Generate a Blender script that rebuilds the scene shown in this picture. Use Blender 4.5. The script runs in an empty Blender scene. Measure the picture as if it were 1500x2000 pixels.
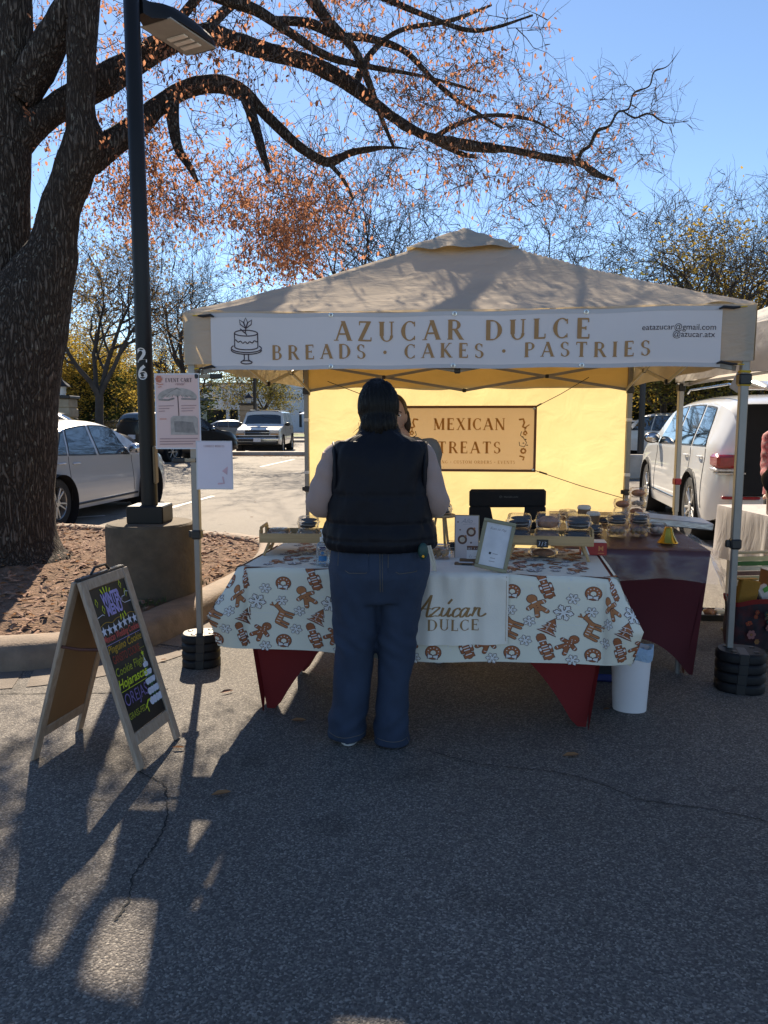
import bpy, bmesh, math, random
import numpy as np
from mathutils import Vector, Matrix, noise, geometry
from mathutils.bvhtree import BVHTree
R = math.radians
sc = bpy.context.scene
C = sc.collection

# ------------------------------------------------------------ camera, sky, sun, exposure
CAM_H = 1.45
PITCH = R(6.84)
cam_d = bpy.data.cameras.new('camera')
cam = bpy.data.objects.new('camera', cam_d); C.objects.link(cam)
cam.location = (0, 0, CAM_H); cam.rotation_euler = (R(90) - PITCH, 0, 0)
cam_d.sensor_fit = 'VERTICAL'; cam_d.sensor_height = 32; cam_d.lens = 24
cam_d.clip_start = 0.05; cam_d.clip_end = 2000
sc.camera = cam

SUN_EL = R(37.4); SUN_AZ = math.atan2(-0.191, 0.98)          # azimuth from +Y towards +X
sdir = Vector((math.sin(SUN_AZ) * math.cos(SUN_EL), math.cos(SUN_AZ) * math.cos(SUN_EL), math.sin(SUN_EL)))
world = bpy.data.worlds.new('World'); sc.world = world; world.use_nodes = True
wn = world.node_tree.nodes; wl = world.node_tree.links
sky = wn.new('ShaderNodeTexSky'); sky.sky_type = 'NISHITA'; sky.sun_disc = False
sky.sun_elevation = SUN_EL; sky.sun_rotation = SUN_AZ
sky.altitude = 200; sky.air_density = 0.85; sky.dust_density = 0.05; sky.ozone_density = 6.5
wl.new(sky.outputs[0], wn['Background'].inputs[0]); wn['Background'].inputs[1].default_value = 0.09
sun_d = bpy.data.lights.new('sun', 'SUN'); sun_d.energy = 4.6; sun_d.angle = R(0.53); sun_d.color = (1.0, 0.93, 0.83)
sun = bpy.data.objects.new('sun', sun_d); C.objects.link(sun)
sun.rotation_euler = sdir.to_track_quat('Z', 'Y').to_euler(); sun.location = (0, 0, 30)
sc.view_settings.view_transform = 'Standard'; sc.view_settings.look = 'None'
sc.view_settings.exposure = 1.22; sc.view_settings.gamma = 1.0
try: sc.view_settings.use_curve_mapping = False
except Exception: pass
try:
    sc.view_settings.use_white_balance = True; sc.view_settings.white_balance_temperature = 7700; sc.view_settings.white_balance_tint = 10
except Exception: pass
sc.cycles.max_bounces = 8; sc.cycles.transparent_max_bounces = 24
sc.cycles.caustics_reflective = False; sc.cycles.caustics_refractive = False
sc.cycles.sample_clamp_indirect = 6

# ------------------------------------------------------------ survey helpers: photo pixel -> place
cP, sP = math.cos(PITCH), math.sin(PITCH)
def ray(px, py):
    xn = (px - 750) / 1500; yn = (1000 - py) / 1500
    return Vector((xn, cP + sP * yn, -sP + cP * yn))
def G(px, py, z=0.0):
    d = ray(px, py); t = (z - CAM_H) / d.z
    return Vector((d.x * t, d.y * t, z))
def P(px, py, Y):
    d = ray(px, py); t = Y / d.y
    return Vector((d.x * t, Y, CAM_H + d.z * t))

# ------------------------------------------------------------ materials
MATS = {}
def new_mat(name):
    m = bpy.data.materials.new(name); m.use_nodes = True
    return m, m.node_tree.nodes, m.node_tree.links, m.node_tree.nodes['Principled BSDF']
def pmat(name, col, rough=0.6, var=0.12, scale=12, bump=0.0, bscale=60, metal=0.0, spec=0.5, coat=0.0,
         stretch=(1, 1, 1), dirt=None, dirt_amt=0.5, dirt_scale=2.5, sheen=0.0, bdist=0.01):
    if name in MATS: return MATS[name]
    m, n, l, b = new_mat(name)
    tc = n.new('ShaderNodeTexCoord'); mp = n.new('ShaderNodeMapping'); mp.inputs['Scale'].default_value = stretch
    l.new(tc.outputs['Object'], mp.inputs[0])
    nz = n.new('ShaderNodeTexNoise'); nz.inputs['Scale'].default_value = scale; nz.inputs['Detail'].default_value = 6
    l.new(mp.outputs[0], nz.inputs['Vector'])
    mr = n.new('ShaderNodeMapRange'); mr.inputs[1].default_value = 0.3; mr.inputs[2].default_value = 0.7
    mr.inputs[3].default_value = 1 - var; mr.inputs[4].default_value = 1 + var
    l.new(nz.outputs[0], mr.inputs[0])
    mx = n.new('ShaderNodeVectorMath'); mx.operation = 'SCALE'; mx.inputs[0].default_value = col[:3]
    l.new(mr.outputs[0], mx.inputs['Scale'])
    out = mx.outputs[0]
    if dirt:
        n2 = n.new('ShaderNodeTexNoise'); n2.inputs['Scale'].default_value = dirt_scale; n2.inputs['Detail'].default_value = 8
        n2.inputs['Roughness'].default_value = 0.65
        l.new(tc.outputs['Object'], n2.inputs['Vector'])
        r2 = n.new('ShaderNodeMapRange'); r2.inputs[1].default_value = 0.45; r2.inputs[2].default_value = 0.7
        r2.inputs[3].default_value = 0; r2.inputs[4].default_value = dirt_amt
        l.new(n2.outputs[0], r2.inputs[0])
        mm = n.new('ShaderNodeMix'); mm.data_type = 'RGBA'
        l.new(r2.outputs[0], mm.inputs[0]); l.new(out, mm.inputs[6]); mm.inputs[7].default_value = (*dirt, 1)
        out = mm.outputs[2]
    l.new(out, b.inputs['Base Color'])
    b.inputs['Roughness'].default_value = rough; b.inputs['Metallic'].default_value = metal
    b.inputs['Specular IOR Level'].default_value = spec
    if coat: b.inputs['Coat Weight'].default_value = coat; b.inputs['Coat Roughness'].default_value = 0.03
    if sheen: b.inputs['Sheen Weight'].default_value = sheen
    if bump:
        nb = n.new('ShaderNodeTexNoise'); nb.inputs['Scale'].default_value = bscale; nb.inputs['Detail'].default_value = 5
        l.new(mp.outputs[0], nb.inputs['Vector'])
        bp = n.new('ShaderNodeBump'); bp.inputs['Strength'].default_value = bump; bp.inputs['Distance'].default_value = bdist
        l.new(nb.outputs[0], bp.inputs['Height']); l.new(bp.outputs[0], b.inputs['Normal'])
    MATS[name] = m
    return m
def cloth_mat(name, col, tcol, mix=0.5, scale=4, var=0.08, weave=900, folds=0.0, fscale=3.0, fstretch=(1, 1, 1)):
    """woven cloth that lets some light through"""
    if name in MATS: return MATS[name]
    m, n, l, b = new_mat(name)
    tc = n.new('ShaderNodeTexCoord')
    nz = n.new('ShaderNodeTexNoise'); nz.inputs['Scale'].default_value = scale; nz.inputs['Detail'].default_value = 5
    l.new(tc.outputs['Object'], nz.inputs['Vector'])
    mr = n.new('ShaderNodeMapRange'); mr.inputs[1].default_value = 0.3; mr.inputs[2].default_value = 0.7
    mr.inputs[3].default_value = 1 - var; mr.inputs[4].default_value = 1 + var
    l.new(nz.outputs[0], mr.inputs[0])
    def sc_(c):
        v = n.new('ShaderNodeVectorMath'); v.operation = 'SCALE'; v.inputs[0].default_value = c
        l.new(mr.outputs[0], v.inputs['Scale']); return v.outputs[0]
    d = n.new('ShaderNodeBsdfDiffuse'); t = n.new('ShaderNodeBsdfTranslucent'); ms = n.new('ShaderNodeMixShader')
    l.new(sc_(col), d.inputs[0]); l.new(sc_(tcol), t.inputs[0])
    ms.inputs[0].default_value = mix
    l.new(d.outputs[0], ms.inputs[1]); l.new(t.outputs[0], ms.inputs[2])
    mp = n.new('ShaderNodeMapping'); mp.inputs['Scale'].default_value = fstretch
    l.new(tc.outputs['Object'], mp.inputs[0])
    nf = n.new('ShaderNodeTexNoise'); nf.inputs['Scale'].default_value = fscale; nf.inputs['Detail'].default_value = 4
    nf.inputs['Distortion'].default_value = 0.6
    l.new(mp.outputs[0], nf.inputs['Vector'])
    bp = n.new('ShaderNodeBump'); bp.inputs['Strength'].default_value = folds; bp.inputs['Distance'].default_value = 0.03
    l.new(nf.outputs[0], bp.inputs['Height'])
    l.new(bp.outputs[0], d.inputs['Normal']); l.new(bp.outputs[0], t.inputs['Normal'])
    n.remove(b); l.new(ms.outputs[0], n['Material Output'].inputs[0])
    MATS[name] = m
    return m
def clear_mat(name, tint=(1, 1, 1), alpha=0.8, rough=0.08, gloss=0.7):
    """thin clear plastic: mostly see-through, glossy at grazing angles"""
    if name in MATS: return MATS[name]
    m, n, l, b = new_mat(name); n.remove(b)
    tr = n.new('ShaderNodeBsdfTransparent'); tr.inputs[0].default_value = (*tint, 1)
    gl = n.new('ShaderNodeBsdfGlossy'); gl.inputs['Roughness'].default_value = rough
    df = n.new('ShaderNodeBsdfDiffuse'); df.inputs[0].default_value = (0.75, 0.76, 0.78, 1)
    fr = n.new('ShaderNodeFresnel'); fr.inputs[0].default_value = 1.5
    tc = n.new('ShaderNodeTexCoord'); nz = n.new('ShaderNodeTexNoise'); nz.inputs['Scale'].default_value = 30
    l.new(tc.outputs['Object'], nz.inputs['Vector'])
    bp = n.new('ShaderNodeBump'); bp.inputs['Strength'].default_value = 0.25; bp.inputs['Distance'].default_value = 0.01
    l.new(nz.outputs[0], bp.inputs['Height']); l.new(bp.outputs[0], gl.inputs['Normal'])
    ml = n.new('ShaderNodeMath'); ml.operation = 'MULTIPLY_ADD'; ml.inputs[1].default_value = gloss; ml.inputs[2].default_value = 0.04
    l.new(fr.outputs[0], ml.inputs[0])
    m1 = n.new('ShaderNodeMixShader'); m1.inputs[0].default_value = 1 - alpha
    l.new(tr.outputs[0], m1.inputs[1]); l.new(df.outputs[0], m1.inputs[2])
    m2 = n.new('ShaderNodeMixShader'); l.new(ml.outputs[0], m2.inputs[0])
    l.new(m1.outputs[0], m2.inputs[1]); l.new(gl.outputs[0], m2.inputs[2])
    l.new(m2.outputs[0], n['Material Output'].inputs[0])
    MATS[name] = m
    return m
def leaf_mat(name, c1, c2, tmix=0.55):
    if name in MATS: return MATS[name]
    m, n, l, b = new_mat(name); n.remove(b)
    tc = n.new('ShaderNodeTexCoord'); nz = n.new('ShaderNodeTexNoise'); nz.inputs['Scale'].default_value = 5.0
    nz.inputs['Detail'].default_value = 3
    l.new(tc.outputs['Object'], nz.inputs['Vector'])
    mr = n.new('ShaderNodeMapRange'); mr.inputs[1].default_value = 0.35; mr.inputs[2].default_value = 0.65
    l.new(nz.outputs[0], mr.inputs[0])
    mx = n.new('ShaderNodeMix'); mx.data_type = 'RGBA'; l.new(mr.outputs[0], mx.inputs[0])
    mx.inputs[6].default_value = (*c1, 1); mx.inputs[7].default_value = (*c2, 1)
    d = n.new('ShaderNodeBsdfDiffuse'); t = n.new('ShaderNodeBsdfTranslucent'); ms = n.new('ShaderNodeMixShader')
    l.new(mx.outputs[2], d.inputs[0]); l.new(mx.outputs[2], t.inputs[0]); ms.inputs[0].default_value = tmix
    l.new(d.outputs[0], ms.inputs[1]); l.new(t.outputs[0], ms.inputs[2]); l.new(ms.outputs[0], n['Material Output'].inputs[0])
    MATS[name] = m
    return m

def asphalt_mat():
    m, n, l, b = new_mat('asphalt')
    tc = n.new('ShaderNodeTexCoord')
    vo = n.new('ShaderNodeTexVoronoi'); vo.inputs['Scale'].default_value = 165; vo.inputs['Randomness'].default_value = 1
    l.new(tc.outputs['Object'], vo.inputs['Vector'])
    sep = n.new('ShaderNodeSeparateColor'); l.new(vo.outputs['Color'], sep.inputs[0])
    cr = n.new('ShaderNodeValToRGB'); e = cr.color_ramp.elements
    e[0].position = 0.0; e[0].color = (0.075, 0.068, 0.064, 1); e[1].position = 1.0; e[1].color = (0.34, 0.31, 0.27, 1)
    x = e.new(0.5); x.color = (0.125, 0.112, 0.104, 1); x = e.new(0.8); x.color = (0.2, 0.178, 0.16, 1); x = e.new(0.93); x.color = (0.26, 0.235, 0.21, 1)
    l.new(sep.outputs[0], cr.inputs[0])
    big = n.new('ShaderNodeTexNoise'); big.inputs['Scale'].default_value = 0.7; big.inputs['Detail'].default_value = 7
    l.new(tc.outputs['Object'], big.inputs['Vector'])
    mr = n.new('ShaderNodeMapRange'); mr.inputs[1].default_value = 0.3; mr.inputs[2].default_value = 0.7
    mr.inputs[3].default_value = 0.7; mr.inputs[4].default_value = 1.05; l.new(big.outputs[0], mr.inputs[0])
    mul = n.new('ShaderNodeVectorMath'); mul.operation = 'SCALE'
    l.new(cr.outputs[0], mul.inputs[0]); l.new(mr.outputs[0], mul.inputs['Scale'])
    # the lot behind the bed is paler
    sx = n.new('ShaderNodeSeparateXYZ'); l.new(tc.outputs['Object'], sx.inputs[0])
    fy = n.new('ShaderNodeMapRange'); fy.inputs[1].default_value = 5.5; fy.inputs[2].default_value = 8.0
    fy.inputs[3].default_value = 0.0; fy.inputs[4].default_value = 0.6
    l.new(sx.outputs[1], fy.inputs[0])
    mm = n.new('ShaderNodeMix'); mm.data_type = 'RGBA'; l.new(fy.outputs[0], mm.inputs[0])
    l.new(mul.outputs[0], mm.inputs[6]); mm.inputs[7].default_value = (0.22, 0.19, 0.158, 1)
    st = n.new('ShaderNodeTexNoise'); st.inputs['Scale'].default_value = 2.6; st.inputs['Detail'].default_value = 4; st.inputs['Roughness'].default_value = 0.4
    l.new(tc.outputs['Object'], st.inputs['Vector'])
    sr = n.new('ShaderNodeMapRange'); sr.inputs[1].default_value = 0.62; sr.inputs[2].default_value = 0.74; sr.inputs[3].default_value = 1.0; sr.inputs[4].default_value = 0.55
    l.new(st.outputs[0], sr.inputs[0])
    s2 = n.new('ShaderNodeVectorMath'); s2.operation = 'SCALE'; l.new(mm.outputs[2], s2.inputs[0]); l.new(sr.outputs[0], s2.inputs['Scale'])
    l.new(s2.outputs[0], b.inputs['Base Color'])
    b.inputs['Roughness'].default_value = 0.82; b.inputs['Specular IOR Level'].default_value = 0.35
    nb = n.new('ShaderNodeTexNoise'); nb.inputs['Scale'].default_value = 45; nb.inputs['Detail'].default_value = 6
    l.new(tc.outputs['Object'], nb.inputs['Vector'])
    inv = n.new('ShaderNodeMath'); inv.operation = 'MULTIPLY_ADD'; inv.inputs[1].default_value = -1.6; l.new(vo.outputs['Distance'], inv.inputs[0])
    l.new(nb.outputs[0], inv.inputs[2])
    bp = n.new('ShaderNodeBump'); bp.inputs['Strength'].default_value = 0.6; bp.inputs['Distance'].default_value = 0.004
    l.new(inv.outputs[0], bp.inputs['Height']); l.new(bp.outputs[0], b.inputs['Normal'])
    return m
def bark_mat(name, dark=(0.035, 0.026, 0.022), light=(0.125, 0.102, 0.088), lichen=(0.3, 0.29, 0.25), sc_=1.0, lich=0.62):
    if name in MATS: return MATS[name]
    m, n, l, b = new_mat(name)
    tc = n.new('ShaderNodeTexCoord'); mp = n.new('ShaderNodeMapping'); mp.inputs['Scale'].default_value = (1, 1, 0.22)
    l.new(tc.outputs['Object'], mp.inputs[0])
    vo = n.new('ShaderNodeTexVoronoi'); vo.inputs['Scale'].default_value = 33 * sc_; vo.feature = 'DISTANCE_TO_EDGE'
    nd = n.new('ShaderNodeTexNoise'); nd.inputs['Scale'].default_value = 14 * sc_; nd.inputs['Detail'].default_value = 6
    l.new(mp.outputs[0], nd.inputs['Vector'])
    ad = n.new('ShaderNodeVectorMath'); ad.operation = 'MULTIPLY_ADD'; ad.inputs[1].default_value = (0.11, 0.11, 0.2)
    l.new(nd.outputs[1], ad.inputs[0]); l.new(mp.outputs[0], ad.inputs[2]); l.new(ad.outputs[0], vo.inputs['Vector'])
    mr = n.new('ShaderNodeMapRange'); mr.inputs[1].default_value = 0.0; mr.inputs[2].default_value = 0.28
    l.new(vo.outputs['Distance'], mr.inputs[0])
    mx = n.new('ShaderNodeMix'); mx.data_type = 'RGBA'; l.new(mr.outputs[0], mx.inputs[0])
    mx.inputs[6].default_value = (*dark, 1); mx.inputs[7].default_value = (*light, 1)
    nl = n.new('ShaderNodeTexNoise'); nl.inputs['Scale'].default_value = 26 * sc_; nl.inputs['Detail'].default_value = 3
    mp2 = n.new('ShaderNodeMapping'); mp2.inputs['Scale'].default_value = (1.4, 1.4, 0.55); mp2.inputs['Location'].default_value = (4, 7, 2)
    l.new(tc.outputs['Object'], mp2.inputs[0]); l.new(mp2.outputs[0], nl.inputs['Vector'])
    rl = n.new('ShaderNodeMapRange'); rl.inputs[1].default_value = lich; rl.inputs[2].default_value = lich + 0.05; rl.inputs[4].default_value = 0.75
    l.new(nl.outputs[0], rl.inputs[0])
    m2 = n.new('ShaderNodeMix'); m2.data_type = 'RGBA'; l.new(rl.outputs[0], m2.inputs[0]); l.new(mx.outputs[2], m2.inputs[6])
    m2.inputs[7].default_value = (*lichen, 1)
    l.new(m2.outputs[2], b.inputs['Base Color']); b.inputs['Roughness'].default_value = 0.9; b.inputs['Specular IOR Level'].default_value = 0.15
    bp = n.new('ShaderNodeBump'); bp.inputs['Strength'].default_value = 1.0; bp.inputs['Distance'].default_value = 0.025 / sc_
    hs = n.new('ShaderNodeMath'); hs.operation = 'MULTIPLY_ADD'; hs.inputs[1].default_value = 0.5
    l.new(nd.outputs[0], hs.inputs[0]); l.new(mr.outputs[0], hs.inputs[2])
    l.new(hs.outputs[0], bp.inputs['Height']); l.new(bp.outputs[0], b.inputs['Normal'])
    MATS[name] = m
    return m
def wood_mat(name, c1, c2, axis='X', scale=1.0, rough=0.55):
    if name in MATS: return MATS[name]
    m, n, l, b = new_mat(name)
    tc = n.new('ShaderNodeTexCoord'); mp = n.new('ShaderNodeMapping')
    s = {'X': (1.5, 30, 30), 'Y': (30, 1.5, 30), 'Z': (30, 30, 1.5)}[axis]
    mp.inputs['Scale'].default_value = tuple(v * scale for v in s); l.new(tc.outputs['Object'], mp.inputs[0])
    nz = n.new('ShaderNodeTexNoise'); nz.inputs['Scale'].default_value = 2.5; nz.inputs['Detail'].default_value = 6; nz.inputs['Distortion'].default_value = 0.8
    l.new(mp.outputs[0], nz.inputs['Vector'])
    mr = n.new('ShaderNodeMapRange'); mr.inputs[1].default_value = 0.3; mr.inputs[2].default_value = 0.7; l.new(nz.outputs[0], mr.inputs[0])
    mx = n.new('ShaderNodeMix'); mx.data_type = 'RGBA'; l.new(mr.outputs[0], mx.inputs[0])
    mx.inputs[6].default_value = (*c1, 1); mx.inputs[7].default_value = (*c2, 1)
    l.new(mx.outputs[2], b.inputs['Base Color']); b.inputs['Roughness'].default_value = rough
    bp = n.new('ShaderNodeBump'); bp.inputs['Strength'].default_value = 0.25; bp.inputs['Distance'].default_value = 0.002
    l.new(nz.outputs[0], bp.inputs['Height']); l.new(bp.outputs[0], b.inputs['Normal'])
    MATS[name] = m
    return m

# ------------------------------------------------------------ mesh builder
class MB:
    def __init__(s): s.v = []; s.f = []; s.m = []; s.mats = []; s.cur = 0; s.X = None
    def use(s, mat):
        if mat not in s.mats: s.mats.append(mat)
        s.cur = s.mats.index(mat); return s
    def add(s, verts, faces):
        o = len(s.v)
        if s.X is not None: verts = [s.X @ Vector(p) for p in verts]
        s.v.extend([tuple(p) for p in verts])
        for f in faces: s.f.append(tuple(i + o for i in f)); s.m.append(s.cur)
    def box(s, c, d, bev=0.0, rot=None):
        hx, hy, hz = d[0] / 2, d[1] / 2, d[2] / 2
        b = min(bev, hx * .9, hy * .9, hz * .9)
        M_ = Matrix.Translation(Vector(c)) @ (rot.to_4x4() if rot is not None else Matrix.Identity(4))
        if b <= 0:
            vs = [M_ @ Vector((x * hx, y * hy, z * hz)) for z in (-1, 1) for y in (-1, 1) for x in (-1, 1)]
            s.add(vs, [(0, 2, 3, 1), (4, 5, 7, 6), (0, 1, 5, 4), (2, 6, 7, 3), (0, 4, 6, 2), (1, 3, 7, 5)]); return s
        vs = []; idx = {}
        for sx in (-1, 1):
            for sy in (-1, 1):
                for sz in (-1, 1):
                    for a in range(3):
                        p = [sx * (hx - b), sy * (hy - b), sz * (hz - b)]
                        p[a] = (sx, sy, sz)[a] * (hx, hy, hz)[a]
                        idx[(sx, sy, sz, a)] = len(vs); vs.append(M_ @ Vector(p))
        F = []
        I = lambda sx, sy, sz, a: idx[(sx, sy, sz, a)]
        for q in (-1, 1):
            F.append((I(q, -1, -1, 0), I(q, 1, -1, 0), I(q, 1, 1, 0), I(q, -1, 1, 0)))
            F.append((I(-1, q, -1, 1), I(1, q, -1, 1), I(1, q, 1, 1), I(-1, q, 1, 1)))
            F.append((I(-1, -1, q, 2), I(1, -1, q, 2), I(1, 1, q, 2), I(-1, 1, q, 2)))
        for p in (-1, 1):
            for q in (-1, 1):
                F.append((I(p, q, -1, 0), I(p, q, 1, 0), I(p, q, 1, 1), I(p, q, -1, 1)))
                F.append((I(p, -1, q, 0), I(p, 1, q, 0), I(p, 1, q, 2), I(p, -1, q, 2)))
                F.append((I(-1, p, q, 1), I(1, p, q, 1), I(1, p, q, 2), I(-1, p, q, 2)))
        for sx in (-1, 1):
            for sy in (-1, 1):
                for sz in (-1, 1): F.append((I(sx, sy, sz, 0), I(sx, sy, sz, 1), I(sx, sy, sz, 2)))
        s.add(vs, F); return s
    def bar(s, a, b, w, h=None, bev=0.0, up=Vector((0, 0, 1))):
        a = Vector(a); b = Vector(b); h = h or w; z = (b - a); L = z.length; z = z.normalized()
        x = up.cross(z)
        if x.length < 1e-4: x = Vector((1, 0, 0)).cross(z)
        x.normalize(); y = z.cross(x)
        s.box((a + b) / 2, (w, h, L), bev, Matrix((x, y, z)).transposed()); return s
    def tube(s, pts, rad, n=8, cap=True, flat=1.0):
        pts = [Vector(p) for p in pts]
        if not hasattr(rad, '__len__'): rad = [rad] * len(pts)
        t0 = (pts[1] - pts[0]).normalized(); nrm = t0.orthogonal().normalized(); vs = []; T = t0
        for i, p in enumerate(pts):
            t = (pts[min(i + 1, len(pts) - 1)] - pts[max(i - 1, 0)])
            t = t.normalized() if t.length > 1e-9 else T
            q = T.rotation_difference(t); nrm = q @ nrm; T = t
            bn = T.cross(nrm)
            for k in range(n):
                a = 2 * math.pi * k / n
                vs.append(p + rad[i] * (math.cos(a) * nrm + math.sin(a) * flat * bn))
        F = []
        for i in range(len(pts) - 1):
            for k in range(n):
                k2 = (k + 1) % n
                F.append((i * n + k, i * n + k2, (i + 1) * n + k2, (i + 1) * n + k))
        if cap: F.append(tuple(range(n - 1, -1, -1))); F.append(tuple((len(pts) - 1) * n + k for k in range(n)))
        s.add(vs, F); return s
    def lathe(s, prof, n=24, c=(0, 0, 0), axis='Z', sx=1.0, sy=1.0, cap=True, a0=0.0, rot=None):
        vs = []; c = Vector(c)
        for (r, z) in prof:
            for k in range(n):
                a = 2 * math.pi * k / n + a0
                p = Vector((r * math.cos(a) * sx, r * math.sin(a) * sy, z))
                if axis == 'Y': p = Vector((p.x, p.z, p.y))
                elif axis == 'X': p = Vector((p.z, p.x, p.y))
                if rot is not None: p = rot @ p
                vs.append(c + p)
        F = []
        for i in range(len(prof) - 1):
            for k in range(n):
                k2 = (k + 1) % n; F.append((i * n + k, i * n + k2, (i + 1) * n + k2, (i + 1) * n + k))
        if cap:
            if prof[0][0] > 1e-6: F.append(tuple(range(n - 1, -1, -1)))
            if prof[-1][0] > 1e-6: F.append(tuple((len(prof) - 1) * n + k for k in range(n)))
        s.add(vs, F); return s
    def rings(s, rings, cap=True):
        n = len(rings[0]); vs = [p for r in rings for p in r]; F = []
        for i in range(len(rings) - 1):
            for k in range(n):
                k2 = (k + 1) % n; F.append((i * n + k, i * n + k2, (i + 1) * n + k2, (i + 1) * n + k))
        if cap: F.append(tuple(range(n - 1, -1, -1))); F.append(tuple((len(rings) - 1) * n + k for k in range(n)))
        s.add(vs, F); return s
    def grid(s, fn, nu, nv):
        vs = [fn(i / nu, j / nv) for j in range(nv + 1) for i in range(nu + 1)]
        F = [(j * (nu + 1) + i, j * (nu + 1) + i + 1, (j + 1) * (nu + 1) + i + 1, (j + 1) * (nu + 1) + i) for j in range(nv) for i in range(nu)]
        s.add(vs, F); return s
    def prism(s, poly, h, fn=None):
        """poly: 2D outline; extruded by h along local z, then mapped by fn"""
        fn = fn or (lambda x, y, z: Vector((x, y, z)))
        n = len(poly)
        vs = [fn(x, y, 0) for x, y in poly] + [fn(x, y, h) for x, y in poly]
        tris = geometry.tessellate_polygon([[Vector((x, y, 0)) for x, y in poly]])
        F = [tuple(t) for t in tris] + [tuple(i + n for i in reversed(t)) for t in tris]
        F += [(i, (i + 1) % n, (i + 1) % n + n, i + n) for i in range(n)]
        s.add(vs, F); return s
    def ellipsoid(s, c, r, n=16, m=10, rot=None):
        prof = [(math.sin(math.pi * i / m), -math.cos(math.pi * i / m)) for i in range(m + 1)]
        c = Vector(c); vs = []
        for (rr, z) in prof:
            for k in range(n):
                a = 2 * math.pi * k / n
                p = Vector((max(rr, 1e-4) * math.cos(a) * r[0], max(rr, 1e-4) * math.sin(a) * r[1], z * r[2]))
                if rot is not None: p = rot @ p
                vs.append(c + p)
        F = [(i * n + k, i * n + (k + 1) % n, (i + 1) * n + (k + 1) % n, (i + 1) * n + k) for i in range(m) for k in range(n)]
        F.append(tuple(range(n - 1, -1, -1))); F.append(tuple(m * n + k for k in range(n)))
        s.add(vs, F); return s
    def mesh(s, name, smooth=40):
        me = bpy.data.meshes.new(name); me.from_pydata(s.v, [], s.f)
        for m in s.mats: me.materials.append(m)
        if len(s.mats) > 1: me.polygons.foreach_set('material_index', s.m)
        if smooth:
            me.polygons.foreach_set('use_smooth', [True] * len(me.polygons))
            try: me.set_sharp_from_angle(angle=R(smooth))
            except Exception: pass
        me.update()
        return me
    def obj(s, name, parent=None, world=False, smooth=40, mat=None, label=None, fixn=False):
        if mat is not None and not s.mats: s.mats = [mat]
        me = s.mesh(name, smooth)
        if fixn: fix_normals(me)
        return link(name, me, parent, world, label)
XF = {}
def xf(o): return XF.get(o.name, Matrix.Identity(4))
def link(name, me, parent=None, world=False, label=None):
    if parent is not None and world: me.transform(xf(parent).inverted())
    o = bpy.data.objects.new(name, me); C.objects.link(o)
    if parent is not None: o.parent = parent; XF[o.name] = xf(parent)
    if label: o['label'] = label
    return o
def fix_normals(me):
    bm = bmesh.new(); bm.from_mesh(me); bmesh.ops.remove_doubles(bm, verts=bm.verts, dist=1e-5)
    bmesh.ops.recalc_face_normals(bm, faces=bm.faces); bm.to_mesh(me); bm.free()
def tag(o, label, cat, group=None):
    o['label'] = label; o['category'] = cat
    if group: o['group'] = group
    return o
def thing(name, label, cat, loc=(0, 0, 0), rz=0.0, group=None):
    o = bpy.data.objects.new(name, None); C.objects.link(o); o.location = loc; o.rotation_euler = (0, 0, rz)
    o.empty_display_size = 0.1
    XF[o.name] = Matrix.Translation(Vector(loc)) @ Matrix.Rotation(rz, 4, 'Z')
    return tag(o, label, cat, group)
def solo(name, mb, label, cat, loc, group=None, mat=None, smooth=40, rz=0.0, world=False, fixn=False):
    """a thing that is one mesh; geometry local to loc unless world"""
    if mat is not None and not mb.mats: mb.mats = [mat]
    me = mb.mesh(name, smooth)
    Mx = Matrix.Translation(Vector(loc)) @ Matrix.Rotation(rz, 4, 'Z')
    if world: me.transform(Mx.inverted())
    if fixn: fix_normals(me)
    o = bpy.data.objects.new(name, me); C.objects.link(o); o.location = loc; o.rotation_euler = (0, 0, rz); XF[o.name] = Mx
    return tag(o, label, cat, group)
def struct(name, mb, mat=None, smooth=40):
    o = mb.obj(name, mat=mat, smooth=smooth); o['kind'] = 'structure'; return o
def dup(root, loc, rz, label, group=None, scale=None):
    r = root.copy(); C.objects.link(r); r.location = loc; r.rotation_euler = (0, 0, rz); r['label'] = label
    if scale: r.scale = scale if hasattr(scale, '__len__') else (scale,) * 3
    if group: r['group'] = group
    XF[r.name] = Matrix.Translation(Vector(loc)) @ Matrix.Rotation(rz, 4, 'Z')
    for ch in list(root.children):
        c = ch.copy(); C.objects.link(c); c.parent = r; XF[c.name] = XF[r.name]
        for g in ch.children:
            d = g.copy(); C.objects.link(d); d.parent = c
    return r
def evaluated(me, mods):
    """run modifiers on a mesh through a temporary object"""
    o = bpy.data.objects.new('tmp', me); C.objects.link(o)
    for typ, props in mods:
        md = o.modifiers.new(typ, typ)
        for k, v in props.items(): setattr(md, k, v)
    dg = bpy.context.evaluated_depsgraph_get()
    out = bpy.data.meshes.new_from_object(o.evaluated_get(dg))
    bpy.data.objects.remove(o)
    return out
def remeshed(mb, voxel, smooth=2, name='body'):
    me = mb.mesh(name, 0)
    out = evaluated(me, [('REMESH', dict(mode='VOXEL', voxel_size=voxel)), ('SMOOTH', dict(iterations=smooth, factor=0.5))])
    out.polygons.foreach_set('use_smooth', [True] * len(out.polygons)); out.name = name
    out.materials.clear()
    for m in mb.mats[:1]: out.materials.append(m)
    return out
def displace(me, fn):
    n = len(me.vertices); co = np.empty(n * 3, np.float32); me.vertices.foreach_get('co', co); co = co.reshape(-1, 3)
    no = np.empty(n * 3, np.float32); me.vertex_normals.foreach_get('vector', no); no = no.reshape(-1, 3)
    for i in range(n):
        co[i] += no[i] * fn(co[i])
    me.vertices.foreach_set('co', co.ravel()); me.update()
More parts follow.
